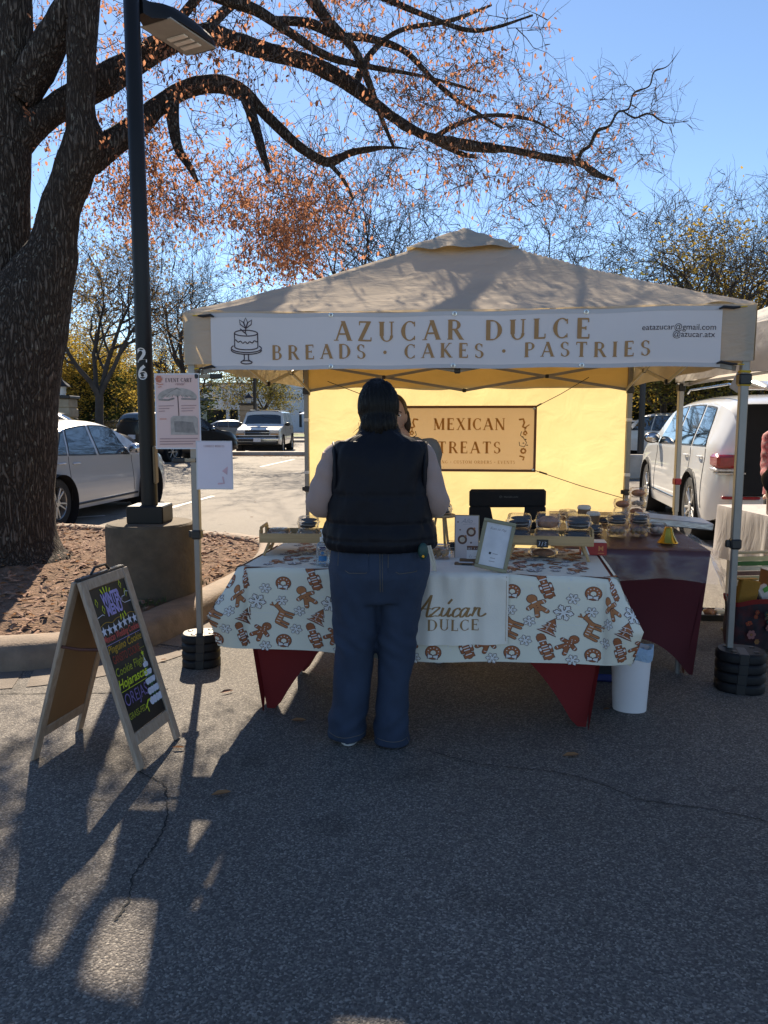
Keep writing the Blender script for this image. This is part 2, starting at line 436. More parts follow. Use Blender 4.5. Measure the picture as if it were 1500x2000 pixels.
def smoothpath(pts, k=6):
    """Catmull-Rom through points (tuples of any length)"""
    P_ = [np.array(p, float) for p in pts]; out = []
    for i in range(len(P_) - 1):
        p0 = P_[max(i - 1, 0)]; p1 = P_[i]; p2 = P_[i + 1]; p3 = P_[min(i + 2, len(P_) - 1)]
        for j in range(k):
            t = j / k
            out.append(0.5 * ((2 * p1) + (-p0 + p2) * t + (2 * p0 - 5 * p1 + 4 * p2 - p3) * t * t + (-p0 + 3 * p1 - 3 * p2 + p3) * t ** 3))
    out.append(P_[-1]); return [tuple(float(x) for x in p) for p in out]

# ------------------------------------------------------------ flat print (lettering, pictures) laid on a surface
class Print:
    """flat 2D shapes mapped onto a surface through f(u, v, lift); every shape lies a hair above the last"""
    def __init__(s, f, base=0.0008, step=0.00004, cyc=60, invert=False): s.f = f; s.mb = MB(); s.n = 0; s.base = base; s.step = step; s.cyc = cyc
    def poly(s, pts, mat):
        s.n += 1; h = s.base + s.step * (s.n % s.cyc)
        s.mb.use(mat)
        vs = [s.f(x, y, h) for x, y in pts]
        if len(pts) <= 4: F = [tuple(range(len(pts)))]
        else: F = [tuple(t) for t in geometry.tessellate_polygon([[Vector((x, y, 0)) for x, y in pts]])]
        s.mb.add(vs, F)
    def line(s, pts, w, mat, ends=True):
        pts = [Vector(p) for p in pts]; h = w / 2; L = []; Rr = []
        for i, p in enumerate(pts):
            t = pts[min(i + 1, len(pts) - 1)] - pts[max(i - 1, 0)]
            if t.length < 1e-9: t = Vector((1, 0))
            t.normalize(); n_ = Vector((-t.y, t.x)) * h; L.append(p + n_); Rr.append(p - n_)
        s.n += 1; hh = s.base + s.step * (s.n % s.cyc); s.mb.use(mat)
        vs = [s.f(q.x, q.y, hh) for q in L] + [s.f(q.x, q.y, hh) for q in Rr]; k = len(pts)
        s.mb.add(vs, [(i, i + 1, k + i + 1, k + i) for i in range(k - 1)])
        if ends and w > 0.004:
            for p in (pts[0], pts[-1]): s.disc(p.x, p.y, h, mat, 8)
    def disc(s, x, y, r, mat, n=14, ry=None):
        ry = ry or r
        s.n += 1; h = s.base + s.step * (s.n % s.cyc); s.mb.use(mat)
        vs = [s.f(x, y, h)] + [s.f(x + r * math.cos(2 * math.pi * k / n), y + ry * math.sin(2 * math.pi * k / n), h) for k in range(n)]
        s.mb.add(vs, [(0, k + 1, (k + 1) % n + 1) for k in range(n)])
    def text(s, txt, x, y, h, mat, align='C', sp=0.12, wscale=1.0, bold=1.0):
        """serif capitals drawn from thick and thin strokes; y = baseline"""
        ws = [(SERIF[c][0] if c in SERIF else 0.4) for c in txt]
        tot = sum(w * wscale + sp for w in ws) * h - sp * h
        cx = x - tot / 2 if align == 'C' else (x if align == 'L' else x - tot)
        for c, w in zip(txt, ws):
            if c in SERIF:
                for st in SERIF[c][1]:
                    k = st[0]
                    if k == 'L':
                        _, x0, y0, x1, y1, lw = st
                        x0 *= wscale; x1 *= wscale
                        hw = lw * bold / 2
                        if abs(y1 - y0) > 0.05:      # near vertical: horizontal cut ends
                            q = [(x0 - hw, y0), (x0 + hw, y0), (x1 + hw, y1), (x1 - hw, y1)]
                        else: q = [(x0, y0 - hw), (x1, y0 - hw), (x1, y1 + hw), (x0, y1 + hw)]
                        s.poly([(cx + a * h, y + b * h) for a, b in q], mat)
                    elif k == 'A':
                        _, ax, ay, rx, ry, a0, a1, tn, tk = st
                        N = max(4, int(abs(a1 - a0) / 18)); out = []; inn = []
                        for i in range(N + 1):
                            a = R(a0 + (a1 - a0) * i / N); wd = (tn + (tk - tn) * abs(math.cos(a)) ** 1.5) * bold / 2
                            out.append((cx + (ax * wscale + (rx * wscale + wd) * math.cos(a)) * h, y + (ay + (ry + tn / 2) * math.sin(a)) * h))
                            inn.append((cx + (ax * wscale + (rx * wscale - wd) * math.cos(a)) * h, y + (ay + (ry - tn / 2) * math.sin(a)) * h))
                        s.n += 1; hh = s.base + s.step * (s.n % s.cyc); s.mb.use(mat)
                        s.mb.add([s.f(a, b, hh) for a, b in out + inn], [(i, i + 1, N + 1 + i + 1, N + 1 + i) for i in range(N)])
                    elif k == 'S':
                        _, sx_, sy_, sw = st
                        sx_ *= wscale; hs = 0.045
                        y0 = 0 if sy_ < 0.5 else 1 - hs
                        s.poly([(cx + (sx_ - sw / 2) * h, y + y0 * h), (cx + (sx_ + sw / 2) * h, y + y0 * h), (cx + (sx_ + sw / 2) * h, y + (y0 + hs) * h), (cx + (sx_ - sw / 2) * h, y + (y0 + hs) * h)], mat)
                    elif k == 'D': s.disc(cx + st[1] * wscale * h, y + st[2] * h, st[3] * h, mat)
            cx += (w * wscale + sp) * h
        return tot
    def font(s, txt, x, y, h, mat, align='C', shear=0.0, wscale=1.0, weight=0.0, rot=0.0):
        """Blender's own lettering turned into flat shapes"""
        cu = bpy.data.curves.new('t', 'FONT'); cu.body = txt; cu.size = 1; cu.shear = shear; cu.offset = weight
        cu.resolution_u = 3
        o = bpy.data.objects.new('t', cu); C.objects.link(o)
        me = bpy.data.meshes.new_from_object(o.evaluated_get(bpy.context.evaluated_depsgraph_get()))
        bpy.data.objects.remove(o)
        if not me.vertices: return
        xs = [v.co.x for v in me.vertices]; x0, x1 = min(xs), max(xs); k = h / 0.72
        off = {'C': -(x0 + x1) / 2, 'L': -x0, 'R': -x1}[align]
        s.n += 1; hh = s.base + s.step * (s.n % s.cyc); s.mb.use(mat)
        cr, sr = math.cos(rot), math.sin(rot)
        vs = []
        for v in me.vertices:
            a = (v.co.x + off) * k * wscale; b = v.co.y * k
            vs.append(s.f(x + a * cr - b * sr, y + a * sr + b * cr, hh))
        s.mb.add(vs, [tuple(p.vertices) for p in me.polygons])
        bpy.data.meshes.remove(me)
    def obj(s, name, parent, world=False): return s.mb.obj(name, parent, world, smooth=0)
T_, t_ = 0.15, 0.06
SERIF = {
 'A': (0.86, [('L', .08, 0, .42, 1, t_), ('L', .42, 1, .76, 0, T_), ('L', .2, .34, .62, .34, t_), ('S', .08, 0, .24), ('S', .76, 0, .28)]),
 'Z': (0.7, [('L', .06, .97, .64, .97, t_), ('L', .56, 1, .08, 0, T_), ('L', .06, .03, .66, .03, t_), ('L', .07, .8, .07, .98, .04), ('L', .65, .02, .65, .2, .04)]),
 'U': (0.82, [('L', .16, .28, .16, 1, T_), ('A', .41, .3, .25, .29, 180, 360, t_, .11), ('L', .66, .28, .66, 1, t_), ('S', .16, 1, .3), ('S', .66, 1, .24)]),
 'C': (0.76, [('A', .42, .5, .33, .48, 48, 312, t_, T_), ('L', .66, .72, .66, .96, .04), ('L', .66, .04, .66, .24, .04)]),
 'R': (0.8, [('L', .16, 0, .16, 1, T_), ('L', .1, .97, .38, .97, t_), ('A', .36, .74, .22, .23, -90, 90, t_, .13), ('L', .16, .51, .38, .51, t_), ('L', .4, .52, .72, 0, T_), ('S', .16, 0, .3), ('S', .74, 0, .2), ('S', .14, 1, .2)]),
 'D': (0.86, [('L', .16, 0, .16, 1, T_), ('L', .06, .975, .4, .975, .05), ('L', .06, .025, .4, .025, .05), ('A', .36, .5, .37, .475, -90, 90, .05, T_)]),
 'L': (0.64, [('L', .16, 0, .16, 1, T_), ('L', .06, .03, .58, .03, t_), ('L', .58, .02, .58, .24, .04), ('S', .16, 1, .3)]),
 'E': (0.68, [('L', .16, 0, .16, 1, T_), ('L', .06, .97, .58, .97, t_), ('L', .06, .03, .62, .03, t_), ('L', .16, .52, .46, .52, t_), ('L', .58, .8, .58, .98, .04), ('L', .61, .02, .61, .22, .04), ('L', .46, .43, .46, .61, .04)]),
 'B': (0.74, [('L', .16, 0, .16, 1, T_), ('L', .06, .97, .38, .97, t_), ('L', .06, .03, .4, .03, t_), ('A', .36, .75, .2, .22, -90, 90, t_, .13), ('A', .38, .28, .24, .25, -90, 90, t_, .14), ('L', .16, .53, .38, .53, t_)]),
 'S': (0.6, [('A', .3, .745, .2, .23, 30, 270, t_, .12), ('A', .3, .26, .22, .24, -150, 90, t_, .13), ('L', .49, .74, .49, .95, .04), ('L', .09, .05, .09, .26, .04)]),
 'K': (0.82, [('L', .16, 0, .16, 1, T_), ('L', .2, .42, .64, 1, t_), ('L', .3, .56, .7, 0, T_), ('S', .16, 0, .3), ('S', .16, 1, .3), ('S', .66, 1, .22), ('S', .72, 0, .24)]),
 'P': (0.7, [('L', .16, 0, .16, 1, T_), ('L', .06, .97, .38, .97, t_), ('A', .36, .73, .23, .24, -90, 90, t_, .13), ('L', .16, .49, .38, .49, t_), ('S', .16, 0, .32)]),
 'T': (0.76, [('L', .38, 0, .38, 1, T_), ('L', .05, .97, .71, .97, t_), ('L', .06, .8, .06, .98, .04), ('L', .7, .8, .7, .98, .04), ('S', .38, 0, .32)]),
 'I': (0.32, [('L', .16, 0, .16, 1, T_), ('S', .16, 0, .3), ('S', .16, 1, .3)]),
 'M': (1.02, [('L', .14, 0, .14, 1, t_), ('L', .14, 1, .48, .05, T_), ('L', .48, .05, .82, 1, t_), ('L', .84, 0, .84, 1, T_), ('S', .14, 0, .22), ('S', .84, 0, .28), ('S', .1, 1, .16), ('S', .88, 1, .16)]),
 'X': (0.84, [('L', .14, 1, .68, 0, T_), ('L', .66, 1, .14, 0, t_), ('S', .14, 1, .26), ('S', .68, 0, .26), ('S', .66, 1, .22), ('S', .14, 0, .22)]),
 'N': (0.9, [('L', .14, 0, .14, 1, t_), ('L', .14, 1, .74, 0, T_), ('L', .76, 0, .76, 1, t_), ('S', .14, 0, .22), ('S', .1, 1, .18), ('S', .76, 1, .22)]),
 'O': (0.86, [('A', .43, .5, .33, .48, 0, 360, t_, T_)]),
 'G': (0.84, [('A', .42, .5, .33, .48, 48, 300, t_, T_), ('L', .66, .1, .66, .44, .12), ('S', .66, 0, .0), ('L', .54, .44, .76, .44, .05)]),
 'V': (0.84, [('L', .12, 1, .44, 0, T_), ('L', .44, 0, .72, 1, t_), ('S', .12, 1, .26), ('S', .72, 1, .22)]),
 'W': (1.16, [('L', .12, 1, .36, 0, T_), ('L', .36, 0, .58, 1, t_), ('L', .58, 1, .8, 0, T_), ('L', .8, 0, 1.04, 1, t_), ('S', .12, 1, .24), ('S', .58, 1, .22), ('S', 1.04, 1, .2)]),
 'H': (0.86, [('L', .16, 0, .16, 1, T_), ('L', .7, 0, .7, 1, T_), ('L', .16, .52, .7, .52, t_), ('S', .16, 0, .3), ('S', .7, 0, .3), ('S', .16, 1, .3), ('S', .7, 1, .3)]),
 '.': (0.2, [('D', .1, .07, .08)]), '*': (0.3, [('D', .15, .48, .12)]),
}
def flat_on(o, x, y):
    """surface map: origin o, unit vectors x and y, lift along x cross y"""
    o = Vector(o); x = Vector(x).normalized(); y = Vector(y).normalized(); n = x.cross(y)
    return lambda u, v, h: o + x * u + y * v + n * h

# ============================================================ THE SETTING
rng = random.Random(7)
M_asph = asphalt_mat()
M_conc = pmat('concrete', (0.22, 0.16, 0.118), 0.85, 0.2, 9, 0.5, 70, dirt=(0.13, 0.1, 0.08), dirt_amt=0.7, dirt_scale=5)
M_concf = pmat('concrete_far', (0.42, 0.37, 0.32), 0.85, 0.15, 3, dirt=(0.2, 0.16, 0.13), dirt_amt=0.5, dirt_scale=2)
M_soil = pmat('mulch_soil', (0.18, 0.12, 0.088), 0.95, 0.45, 14, 1.0, 55, dirt=(0.32, 0.2, 0.14), dirt_amt=0.7, dirt_scale=9, spec=0.1, bdist=0.03)
M_chip = pmat('bark_chips', (0.27, 0.15, 0.1), 0.9, 0.5, 30)
M_dryleaf = leaf_mat('dry_leaves_ground', (0.32, 0.17, 0.09), (0.2, 0.1, 0.05), 0.15)
M_paint = pmat('road_paint_white', (0.7, 0.69, 0.66), 0.7, 0.15, 6, dirt=(0.3, 0.28, 0.26), dirt_amt=0.6, dirt_scale=12)
M_crack = pmat('tar_crack', (0.02, 0.019, 0.018), 0.9)
M_grass = pmat('grass', (0.09, 0.13, 0.03), 0.9, 0.35, 3, 0.6, 30, dirt=(0.2, 0.17, 0.06), dirt_amt=0.6)
M_moss = pmat('moss', (0.06, 0.085, 0.03), 0.95, 0.3, 30, 0.8, 60)

mb = MB()
xs = [-300, -60, -20, -8, 0, 8, 20, 60, 300]; ys = [-40, -8, 0, 8, 16, 30, 60, 120, 600]
mb.add([(x, y, 0) for y in ys for x in xs], [(j * 9 + i, j * 9 + i + 1, (j + 1) * 9 + i + 1, (j + 1) * 9 + i) for j in range(8) for i in range(8)])
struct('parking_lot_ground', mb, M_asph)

# planting bed with its kerb
bed = [(-9.5, 4.0), (-5, 4.12), (-3.2, 4.2), (-2.3, 4.28), (-1.85, 4.42), (-1.52, 4.75), (-1.34, 5.25), (-1.16, 5.9), (-1.02, 6.7),
       (-1.0, 7.6), (-1.15, 8.35), (-1.65, 8.83), (-2.6, 9.2), (-4.1, 9.72), (-9.5, 11.6)]
bedc = [Vector((p[0], p[1])) for p in smoothpath(bed, 8)]
def off2(path, d):
    out = []
    for i, p in enumerate(path):
        t = (path[min(i + 1, len(path) - 1)] - path[max(i - 1, 0)]).normalized(); out.append(p + Vector((t.y, -t.x)) * d)
    return out
kprof = [(0.0, 0.0), (-0.015, 0.09), (-0.035, 0.13), (-0.075, 0.152), (-0.2, 0.158), (-0.25, 0.15), (-0.27, 0.13), (-0.275, 0.05)]
mb = MB(); n_ = len(kprof)
lines = [off2(bedc, a) for a, _ in kprof]
vs = []
for i in range(len(bedc)):
    for k, (a, z) in enumerate(kprof):
        w_ = noise.noise(Vector((lines[k][i].x * 3, lines[k][i].y * 3, k))) * 0.012
        vs.append((lines[k][i].x + w_, lines[k][i].y + w_, z + w_ * 0.6 if k else -0.01))
mb.add(vs, [(i * n_ + k, i * n_ + k + 1, (i + 1) * n_ + k + 1, (i + 1) * n_ + k) for i in range(len(bedc) - 1) for k in range(n_ - 1)])
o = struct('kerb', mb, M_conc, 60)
# concrete gutter sheet along the kerb (cut in lengths by joints)
mb = MB(); ga = off2(bedc, 0.002); gb = off2(bedc, 0.30)
for i in range(len(bedc) - 1):
    if i % 14 == 13: continue
    mb.add([(*ga[i], 0.004), (*gb[i], 0.004), (*gb[i + 1], 0.004), (*ga[i + 1], 0.004)], [(0, 1, 2, 3)])
struct('gutter', mb, pmat('gutter_concrete', (0.2, 0.165, 0.14), .9, .25, 8, .6, 90, dirt=(0.11, 0.09, 0.075), dirt_amt=.9, dirt_scale=4))
# soil
inner = off2(bedc, -0.26); cen = Vector((-4.6, 6.9))
loop = inner + [Vector((-9.5, y)) for y in np.linspace(11.2, 4.4, 14)]
K = 34; mb = MB(); vs = []
for k in range(K + 1):
    s_ = 1 - k / K * 0.999
    for p in loop:
        q = cen + (p - cen) * s_
        e = min(1, (1 - s_) * 6)
        z = 0.11 + 0.05 * e + 0.03 * noise.noise(Vector((q.x * 1.7, q.y * 1.7, 0))) * e + 0.018 * noise.noise(Vector((q.x * 9, q.y * 9, 3)))
        dtr = (q - Vector((-3.15, 6.75))).length
        z += 0.09 * math.exp(-(dtr / 0.75) ** 2)
        vs.append((q.x, q.y, z))
n_ = len(loop)
mb.add(vs, [(k * n_ + i, k * n_ + (i + 1) % n_, (k + 1) * n_ + (i + 1) % n_, (k + 1) * n_ + i) for k in range(K) for i in range(n_)])
struct('planting_bed_soil', mb, M_soil, 180)
def inside(p, poly):
    c = False; j = len(poly) - 1
    for i in range(len(poly)):
        if (poly[i].y > p.y) != (poly[j].y > p.y) and p.x < (poly[j].x - poly[i].x) * (p.y - poly[i].y) / (poly[j].y - poly[i].y) + poly[i].x: c = not c
        j = i
    return c
mb = MB()
for i in range(5200):
    p = Vector((rng.uniform(-6.5, -1.2), rng.uniform(4.4, 10)))
    if not inside(p, loop): continue
    a = rng.uniform(0, 6.28); L = rng.uniform(0.012, 0.05); w = L * rng.uniform(0.2, 0.5); z = 0.175 + rng.uniform(-0.012, 0.012)
    d = (p - Vector((-3.15, 6.75))).length; z += 0.09 * math.exp(-(d / 0.75) ** 2)
    if p.y < 4.75: z -= 0.03
    rot = Matrix.Rotation(a, 3, 'Z') @ Matrix.Rotation(rng.uniform(-.5, .5), 3, 'X') @ Matrix.Rotation(rng.uniform(-.4, .4), 3, 'Y')
    vv = [Vector(v) for v in ((-L, -w, 0), (L * .8, -w * .7, 0), (L, w, 0), (-L * .7, w * .8, 0), (0, 0, w * 0.7))]
    mb.add([Vector((p.x, p.y, z)) + rot @ v for v in vv], [(0, 1, 4), (1, 2, 4), (2, 3, 4), (3, 0, 4)])
o = mb.obj('mulch_chips', mat=M_chip, smooth=0); o['kind'] = 'stuff'
def leaf_quad(mb, c, rot, L, W):
    vv = [(-L, 0, 0), (-L * .3, -W, L * .15), (L * .5, -W * .8, L * .1), (L, 0, 0), (L * .5, W * .8, L * .12), (-L * .3, W, L * .15)]
    mb.add([c + rot @ Vector(v) for v in vv], [(0, 1, 2, 3), (0, 3, 4, 5)])
mb = MB()
for i in range(900):
    p = Vector((rng.uniform(-7, -1.1), rng.uniform(4.3, 10.4)))
    if not inside(p, loop): continue
    z = 0.19 + 0.09 * math.exp(-(((p - Vector((-3.15, 6.75))).length) / 0.75) ** 2)
    leaf_quad(mb, Vector((p.x, p.y, z)), Matrix.Rotation(rng.uniform(0, 6.28), 3, 'Z') @ Matrix.Rotation(rng.uniform(-.6, .6), 3, 'X'), rng.uniform(.018, .035), rng.uniform(.008, .015))
for i in range(500):    # drifted along the far kerb strip
    x = rng.uniform(-8.5, -2); leaf_quad(mb, Vector((x, 31.0 + rng.uniform(-.35, .1), .02)), Matrix.Rotation(rng.uniform(0, 6.28), 3, 'Z'), .05, .025)
for i in range(60):
    p = Vector((rng.uniform(-2.5, 2.5), rng.uniform(3.0, 30)))
    leaf_quad(mb, Vector((p.x, p.y, .012)), Matrix.Rotation(rng.uniform(0, 6.28), 3, 'Z'), rng.uniform(.015, .03), rng.uniform(.006, .012))
o = mb.obj('leaf_litter', mat=M_dryleaf, smooth=0); o['kind'] = 'stuff'
# moss round the lamp base
mb = MB()
for i in range(700):
    a = rng.uniform(0, 6.28); r = 0.34 + abs(rng.gauss(0, .13)); x, y = -1.79 + r * math.cos(a), 5.7 + r * math.sin(a)
    h = rng.uniform(.01, .035); b = rng.uniform(0, 3.14)
    if not inside(Vector((x, y)), loop): continue
    dx, dy = .006 * math.cos(b), .006 * math.sin(b)
    mb.add([(x - dx, y - dy, .15), (x + dx, y + dy, .15), (x + rng.uniform(-.01, .01), y, .165 + h)], [(0, 1, 2)])
o = mb.obj('moss_and_weeds', mat=M_moss, smooth=0); o['kind'] = 'stuff'
# four fallen leaves lying by themselves on the asphalt
for k, (px, py, lab) in enumerate([(583, 1408, 'small brown fallen leaf on the asphalt just left of the customer'), (1115, 1476, 'pale tan fallen leaf on the shaded asphalt below the red table leg'),
                                   (432, 1551, 'dark curled fallen leaf on the asphalt below the tent pole shadow'), (443, 1352, 'pale fallen leaf on sunlit asphalt beside the left weight plates')]):
    mb = MB(); leaf_quad(mb, Vector((0, 0, .004)), Matrix.Rotation(.2 * k, 3, 'Z') @ Matrix.Rotation(.3, 3, 'X'), .04, .012)
    solo('fallen_leaf', mb, lab, 'leaf', tuple(G(px, py, .006)), 'single fallen leaves on the asphalt', mat=M_dryleaf if k != 3 else M_chip)
# cracks in the asphalt
mb = MB()
def crack(pts, w):
    fine = smoothpath([tuple(G(a, b))[:2] for a, b in pts], 10); q = []
    for i, p in enumerate(fine): q.append(Vector((p[0] + rng.uniform(-.006, .006), p[1] + rng.uniform(-.006, .006))))
    ww = [w * rng.uniform(.35, 1.0) for _ in q]; L = []; Rr = []
    for i, p in enumerate(q):
        t = (q[min(i + 1, len(q) - 1)] - q[max(0, i - 1)]).normalized(); nn = Vector((-t.y, t.x)) * ww[i] / 2; L.append(p + nn); Rr.append(p - nn)
    k = len(q); mb.add([(a.x, a.y, .003) for a in L] + [(a.x, a.y, .003) for a in Rr], [(i, i + 1, k + i + 1, k + i) for i in range(k - 1)])
crack([(270, 1507), (318, 1532), (325, 1560), (326, 1600), (310, 1640), (288, 1675), (262, 1710), (250, 1760), (225, 1800)], .009)
crack([(178, 1563), (205, 1565)], .006)
crack([(0, 1356), (120, 1355), (250, 1352), (330, 1345)], .012)
crack([(830, 1464), (920, 1490), (1010, 1500), (1100, 1512), (1180, 1535), (1260, 1565), (1380, 1580), (1500, 1605)], .006)
struct('asphalt_cracks', mb, M_crack)

# painted bay lines in the far lot
def strip(mb, a, b, w, z=.004):
    a = Vector(a).to_2d(); b = Vector(b).to_2d(); t = (b - a).normalized(); nn = Vector((-t.y, t.x)) * w / 2
    mb.add([(*(a - nn), z), (*(b - nn), z), (*(b + nn), z), (*(a + nn), z)], [(0, 1, 2, 3)])
mb = MB()
for a, b in [((330, 993), (416, 969)), ((508, 912), (575, 897)), ((120, 1013), (205, 1007)), ((455, 890), (612, 900))][:3]:
    strip(mb, G(*a), G(*b), .1)
for k in range(6): strip(mb, (3.2 + k * 2.75, 12.0), (4.2 + k * 2.75, 17.0), .1)
struct('painted_bay_lines', mb, M_paint)
# far kerbs, islands and grass
def kerb_block(mb, x0, x1, y0, y1, h=.15): mb.box(((x0 + x1) / 2, (y0 + y1) / 2, h / 2 - .01), (x1 - x0, y1 - y0, h + .02), .03)
mb = MB(); kerb_block(mb, -8.0, 6, 31.2, 31.9, .16)
kerb_block(mb, -30, 30, 49.6, 50.0); kerb_block(mb, -40, 40, 60.2, 60.6)
kerb_block(mb, 6.5, 16, 20.2, 20.6, .16)
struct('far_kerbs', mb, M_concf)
mb = MB(); mb.box((0, 68, .04), (90, 15.2, .16)); struct('grass_strip', mb, M_grass)
mb = MB(); mb.box((0, 80.5, .06), (90, 9.4, .16)); struct('pavement', mb, M_concf)

# ------------------------------------------------------------ the shop and its neighbour
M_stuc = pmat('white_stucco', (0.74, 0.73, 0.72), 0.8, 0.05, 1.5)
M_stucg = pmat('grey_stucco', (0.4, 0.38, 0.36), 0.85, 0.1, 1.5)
M_glassd = pmat('shop_glass', (0.02, 0.025, 0.03), 0.06, 0.3, 1.0, spec=0.9)
M_black = pmat('black_paint', (0.012, 0.012, 0.014), 0.45, 0.1)
M_white = pmat('white_paint', (0.78, 0.77, 0.75), 0.5, 0.04)
X85 = lambda px: (px - 750) / 1500 * 85
store = thing('shop_building', 'long white stucco shop building with dark glass front and black letters behind the lot', 'building', (X85(500), 85, 0))
mb = MB(); x0, x1 = X85(388), 13
mb.use(M_stuc); mb.box(((x0 + x1) / 2, 91, 3.98), (x1 - x0, 12, 2.8), .05)
mb.obj('wall', store, True)
for a, b in [(388, 400), (444, 450), (467, 480), (560, 600), (613, 640), (700, 730)]:
    mb = MB().use(M_stuc); mb.box(((X85(a) + X85(b)) / 2, 85.3, 1.36), (X85(b) - X85(a), .5, 2.45)); mb.obj('pier', store, True)
mb = MB().use(M_stucg); mb.box(((x0 + x1) / 2, 90.9, 5.43), (x1 - x0 + .3, 12.3, .12)); mb.obj('roof', store, True)
mb = MB().use(M_stucg); mb.box(((x0 + x1) / 2, 95, 1.3), (x1 - x0 - .4, 3, 2.5)); mb.obj('rear_wall', store, True)
for a, b in [(400, 444), (450, 467), (480, 560), (600, 613), (640, 700)]:
    mb = MB().use(M_black); xa, xb = X85(a), X85(b)
    for x in (xa + .06, (xa + xb) / 2, xb - .06): mb.box((x, 85.4, 1.36), (.1, .14, 2.4))
    mb.box(((xa + xb) / 2, 85.4, 2.5), (xb - xa - .2, .15, .1)); mb.box(((xa + xb) / 2, 85.4, .22), (xb - xa - .2, .15, .14))
    f = mb.obj('window', store, True)
    mb = MB().use(M_glassd); mb.box(((xa + xb) / 2, 85.45, 1.35), (xb - xa, .03, 2.35)); mb.obj('pane', f, True)
mb = MB().use(M_black); mb.box((X85(588), 85.03, 1.5), (.28, .02, 1.7)); mb.obj('vent_slot', store, True)
pr = Print(flat_on((0, 84.99, 0), (1, 0, 0), (0, 0, 1)), .01, .0005)
for tx, xx in (('BA', 470), ('S', 530), ('DESIGNS', 569)):
    pr = Print(flat_on((0, 84.99, 0), (1, 0, 0), (0, 0, 1)), .01, .0005); pr.text(tx, X85(xx), 3.62, .66, M_black, sp=.1); pr.obj('lettering', store, True)
b2 = thing('low_building', 'low grey building in tree shade far left behind the parked dark cars', 'building', (-25, 62, 0))
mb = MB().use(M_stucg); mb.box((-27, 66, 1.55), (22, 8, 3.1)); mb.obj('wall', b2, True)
mb = MB().use(M_black); mb.box((-27, 65.5, 3.2), (23, 9.6, .22)); mb.obj('roof', b2, True)
for k in range(5):
    mb = MB().use(M_glassd); mb.box((-35 + k * 3.6, 61.96, 1.3), (2.0, .06, 2.0)); mb.obj('window', b2, True)
    mb = MB().use(M_stucg); mb.box((-36.8 + k * 3.6, 61.0, 1.55), (.35, .35, 3.1)); mb.obj('column', b2, True)
b3 = thing('brown_building', 'brown building glimpsed between the trunks right of the tent', 'building', (26, 50, 0))
mb = MB().use(pmat('brown_brick', (0.2, 0.12, 0.08), .9, .2, 4)); mb.box((27, 54, 1.7), (24, 8, 3.4)); mb.obj('wall', b3, True)
mb = MB().use(M_black); mb.box((27, 53.4, 3.5), (25, 9.8, .24)); mb.obj('roof', b3, True)

# stone gate pillars with lanterns
M_lime = pmat('limestone', (0.42, 0.33, 0.23), .85, .2, 3, .4, 20)
def stone_pillar(px, Y, z_top, w, lab):
    t = thing('stone_pillar', lab, 'pillar', (P(px, 800, Y).x, Y, 0), 0, 'stone pillars with lanterns')
    n = 7; h = z_top / n
    for k in range(n):
        mb = MB().use(M_lime); s = w + (.03 if k % 2 else 0)
        mb.box((0, 0, h * (k + .5)), (s, s, h - .03), .025); mb.obj('stone', t)
    mb = MB().use(M_lime); mb.box((0, 0, z_top / 2), (w - .08, w - .08, z_top)); mb.obj('mortar_core', t)
    mb = MB().use(M_black); mb.box((0, 0, z_top + .05), (w + .14, w + .14, .1), .02); mb.obj('cap', t)
    l = MB().use(M_white).lathe([(.04, .1), (.13, .12), (.16, .4), (.12, .42)], 10, (0, 0, z_top)).obj('lantern', t)
    MB().use(M_black).lathe([(.3, .4), (.26, .46), (.06, .62), (.02, .72)], 10, (0, 0, z_top)).obj('hood', l)
    return t
stone_pillar(122, 26, 2.15, .75, 'stone pillar with a white lantern beside the big oak trunk')
stone_pillar(486, 45, 2.3, .9, 'stone pillar with a lantern in front of the shop letters')
# distant parking lot lamp posts
def far_lamp(px, Y, h, lab):
    t = thing('lamp_post', lab, 'lamp post', (P(px, 800, Y).x, Y, 0), 0, 'distant parking lot lamps')
    MB().use(M_black).tube([(0, 0, 0), (0, 0, h)], [.1, .07], 8).obj('pole', t)
    MB().use(M_black).box((0, 0, h + .12), (.75, .45, .28), .05).obj('lamp_head', t)
far_lamp(313, 42, 4.3, 'distant dark lamp post with a box head above the pink poster')
far_lamp(498, 40, 5.6, 'thin dark lamp post in front of the shop letters')
far_lamp(1254, 22, 4.1, 'dark lamp post standing just right of the tent back leg')

# ============================================================ TREES
M_bark = bark_mat('oak_bark', sc_=1.0, lich=0.64)
M_barkf = pmat('far_bark', (0.05, 0.042, 0.037), .95, .35, 4)
M_twig = pmat('twig', (0.07, 0.052, 0.045), .9, .3, 8)
M_rust = leaf_mat('rust_leaves', (0.5, 0.24, 0.14), (0.36, 0.15, 0.085), .6)
M_yel = leaf_mat('yellow_leaves', (0.48, 0.32, 0.06), (0.3, 0.23, 0.055), .5)
M_olive = leaf_mat('olive_leaves', (0.12, 0.13, 0.04), (0.26, 0.2, 0.06), .5)
M_dark = leaf_mat('dark_green_leaves', (0.035, 0.055, 0.022), (0.07, 0.09, 0.035), .35)
M_tan = leaf_mat('tan_leaves', (0.3, 0.2, 0.1), (0.22, 0.15, 0.08), .5)

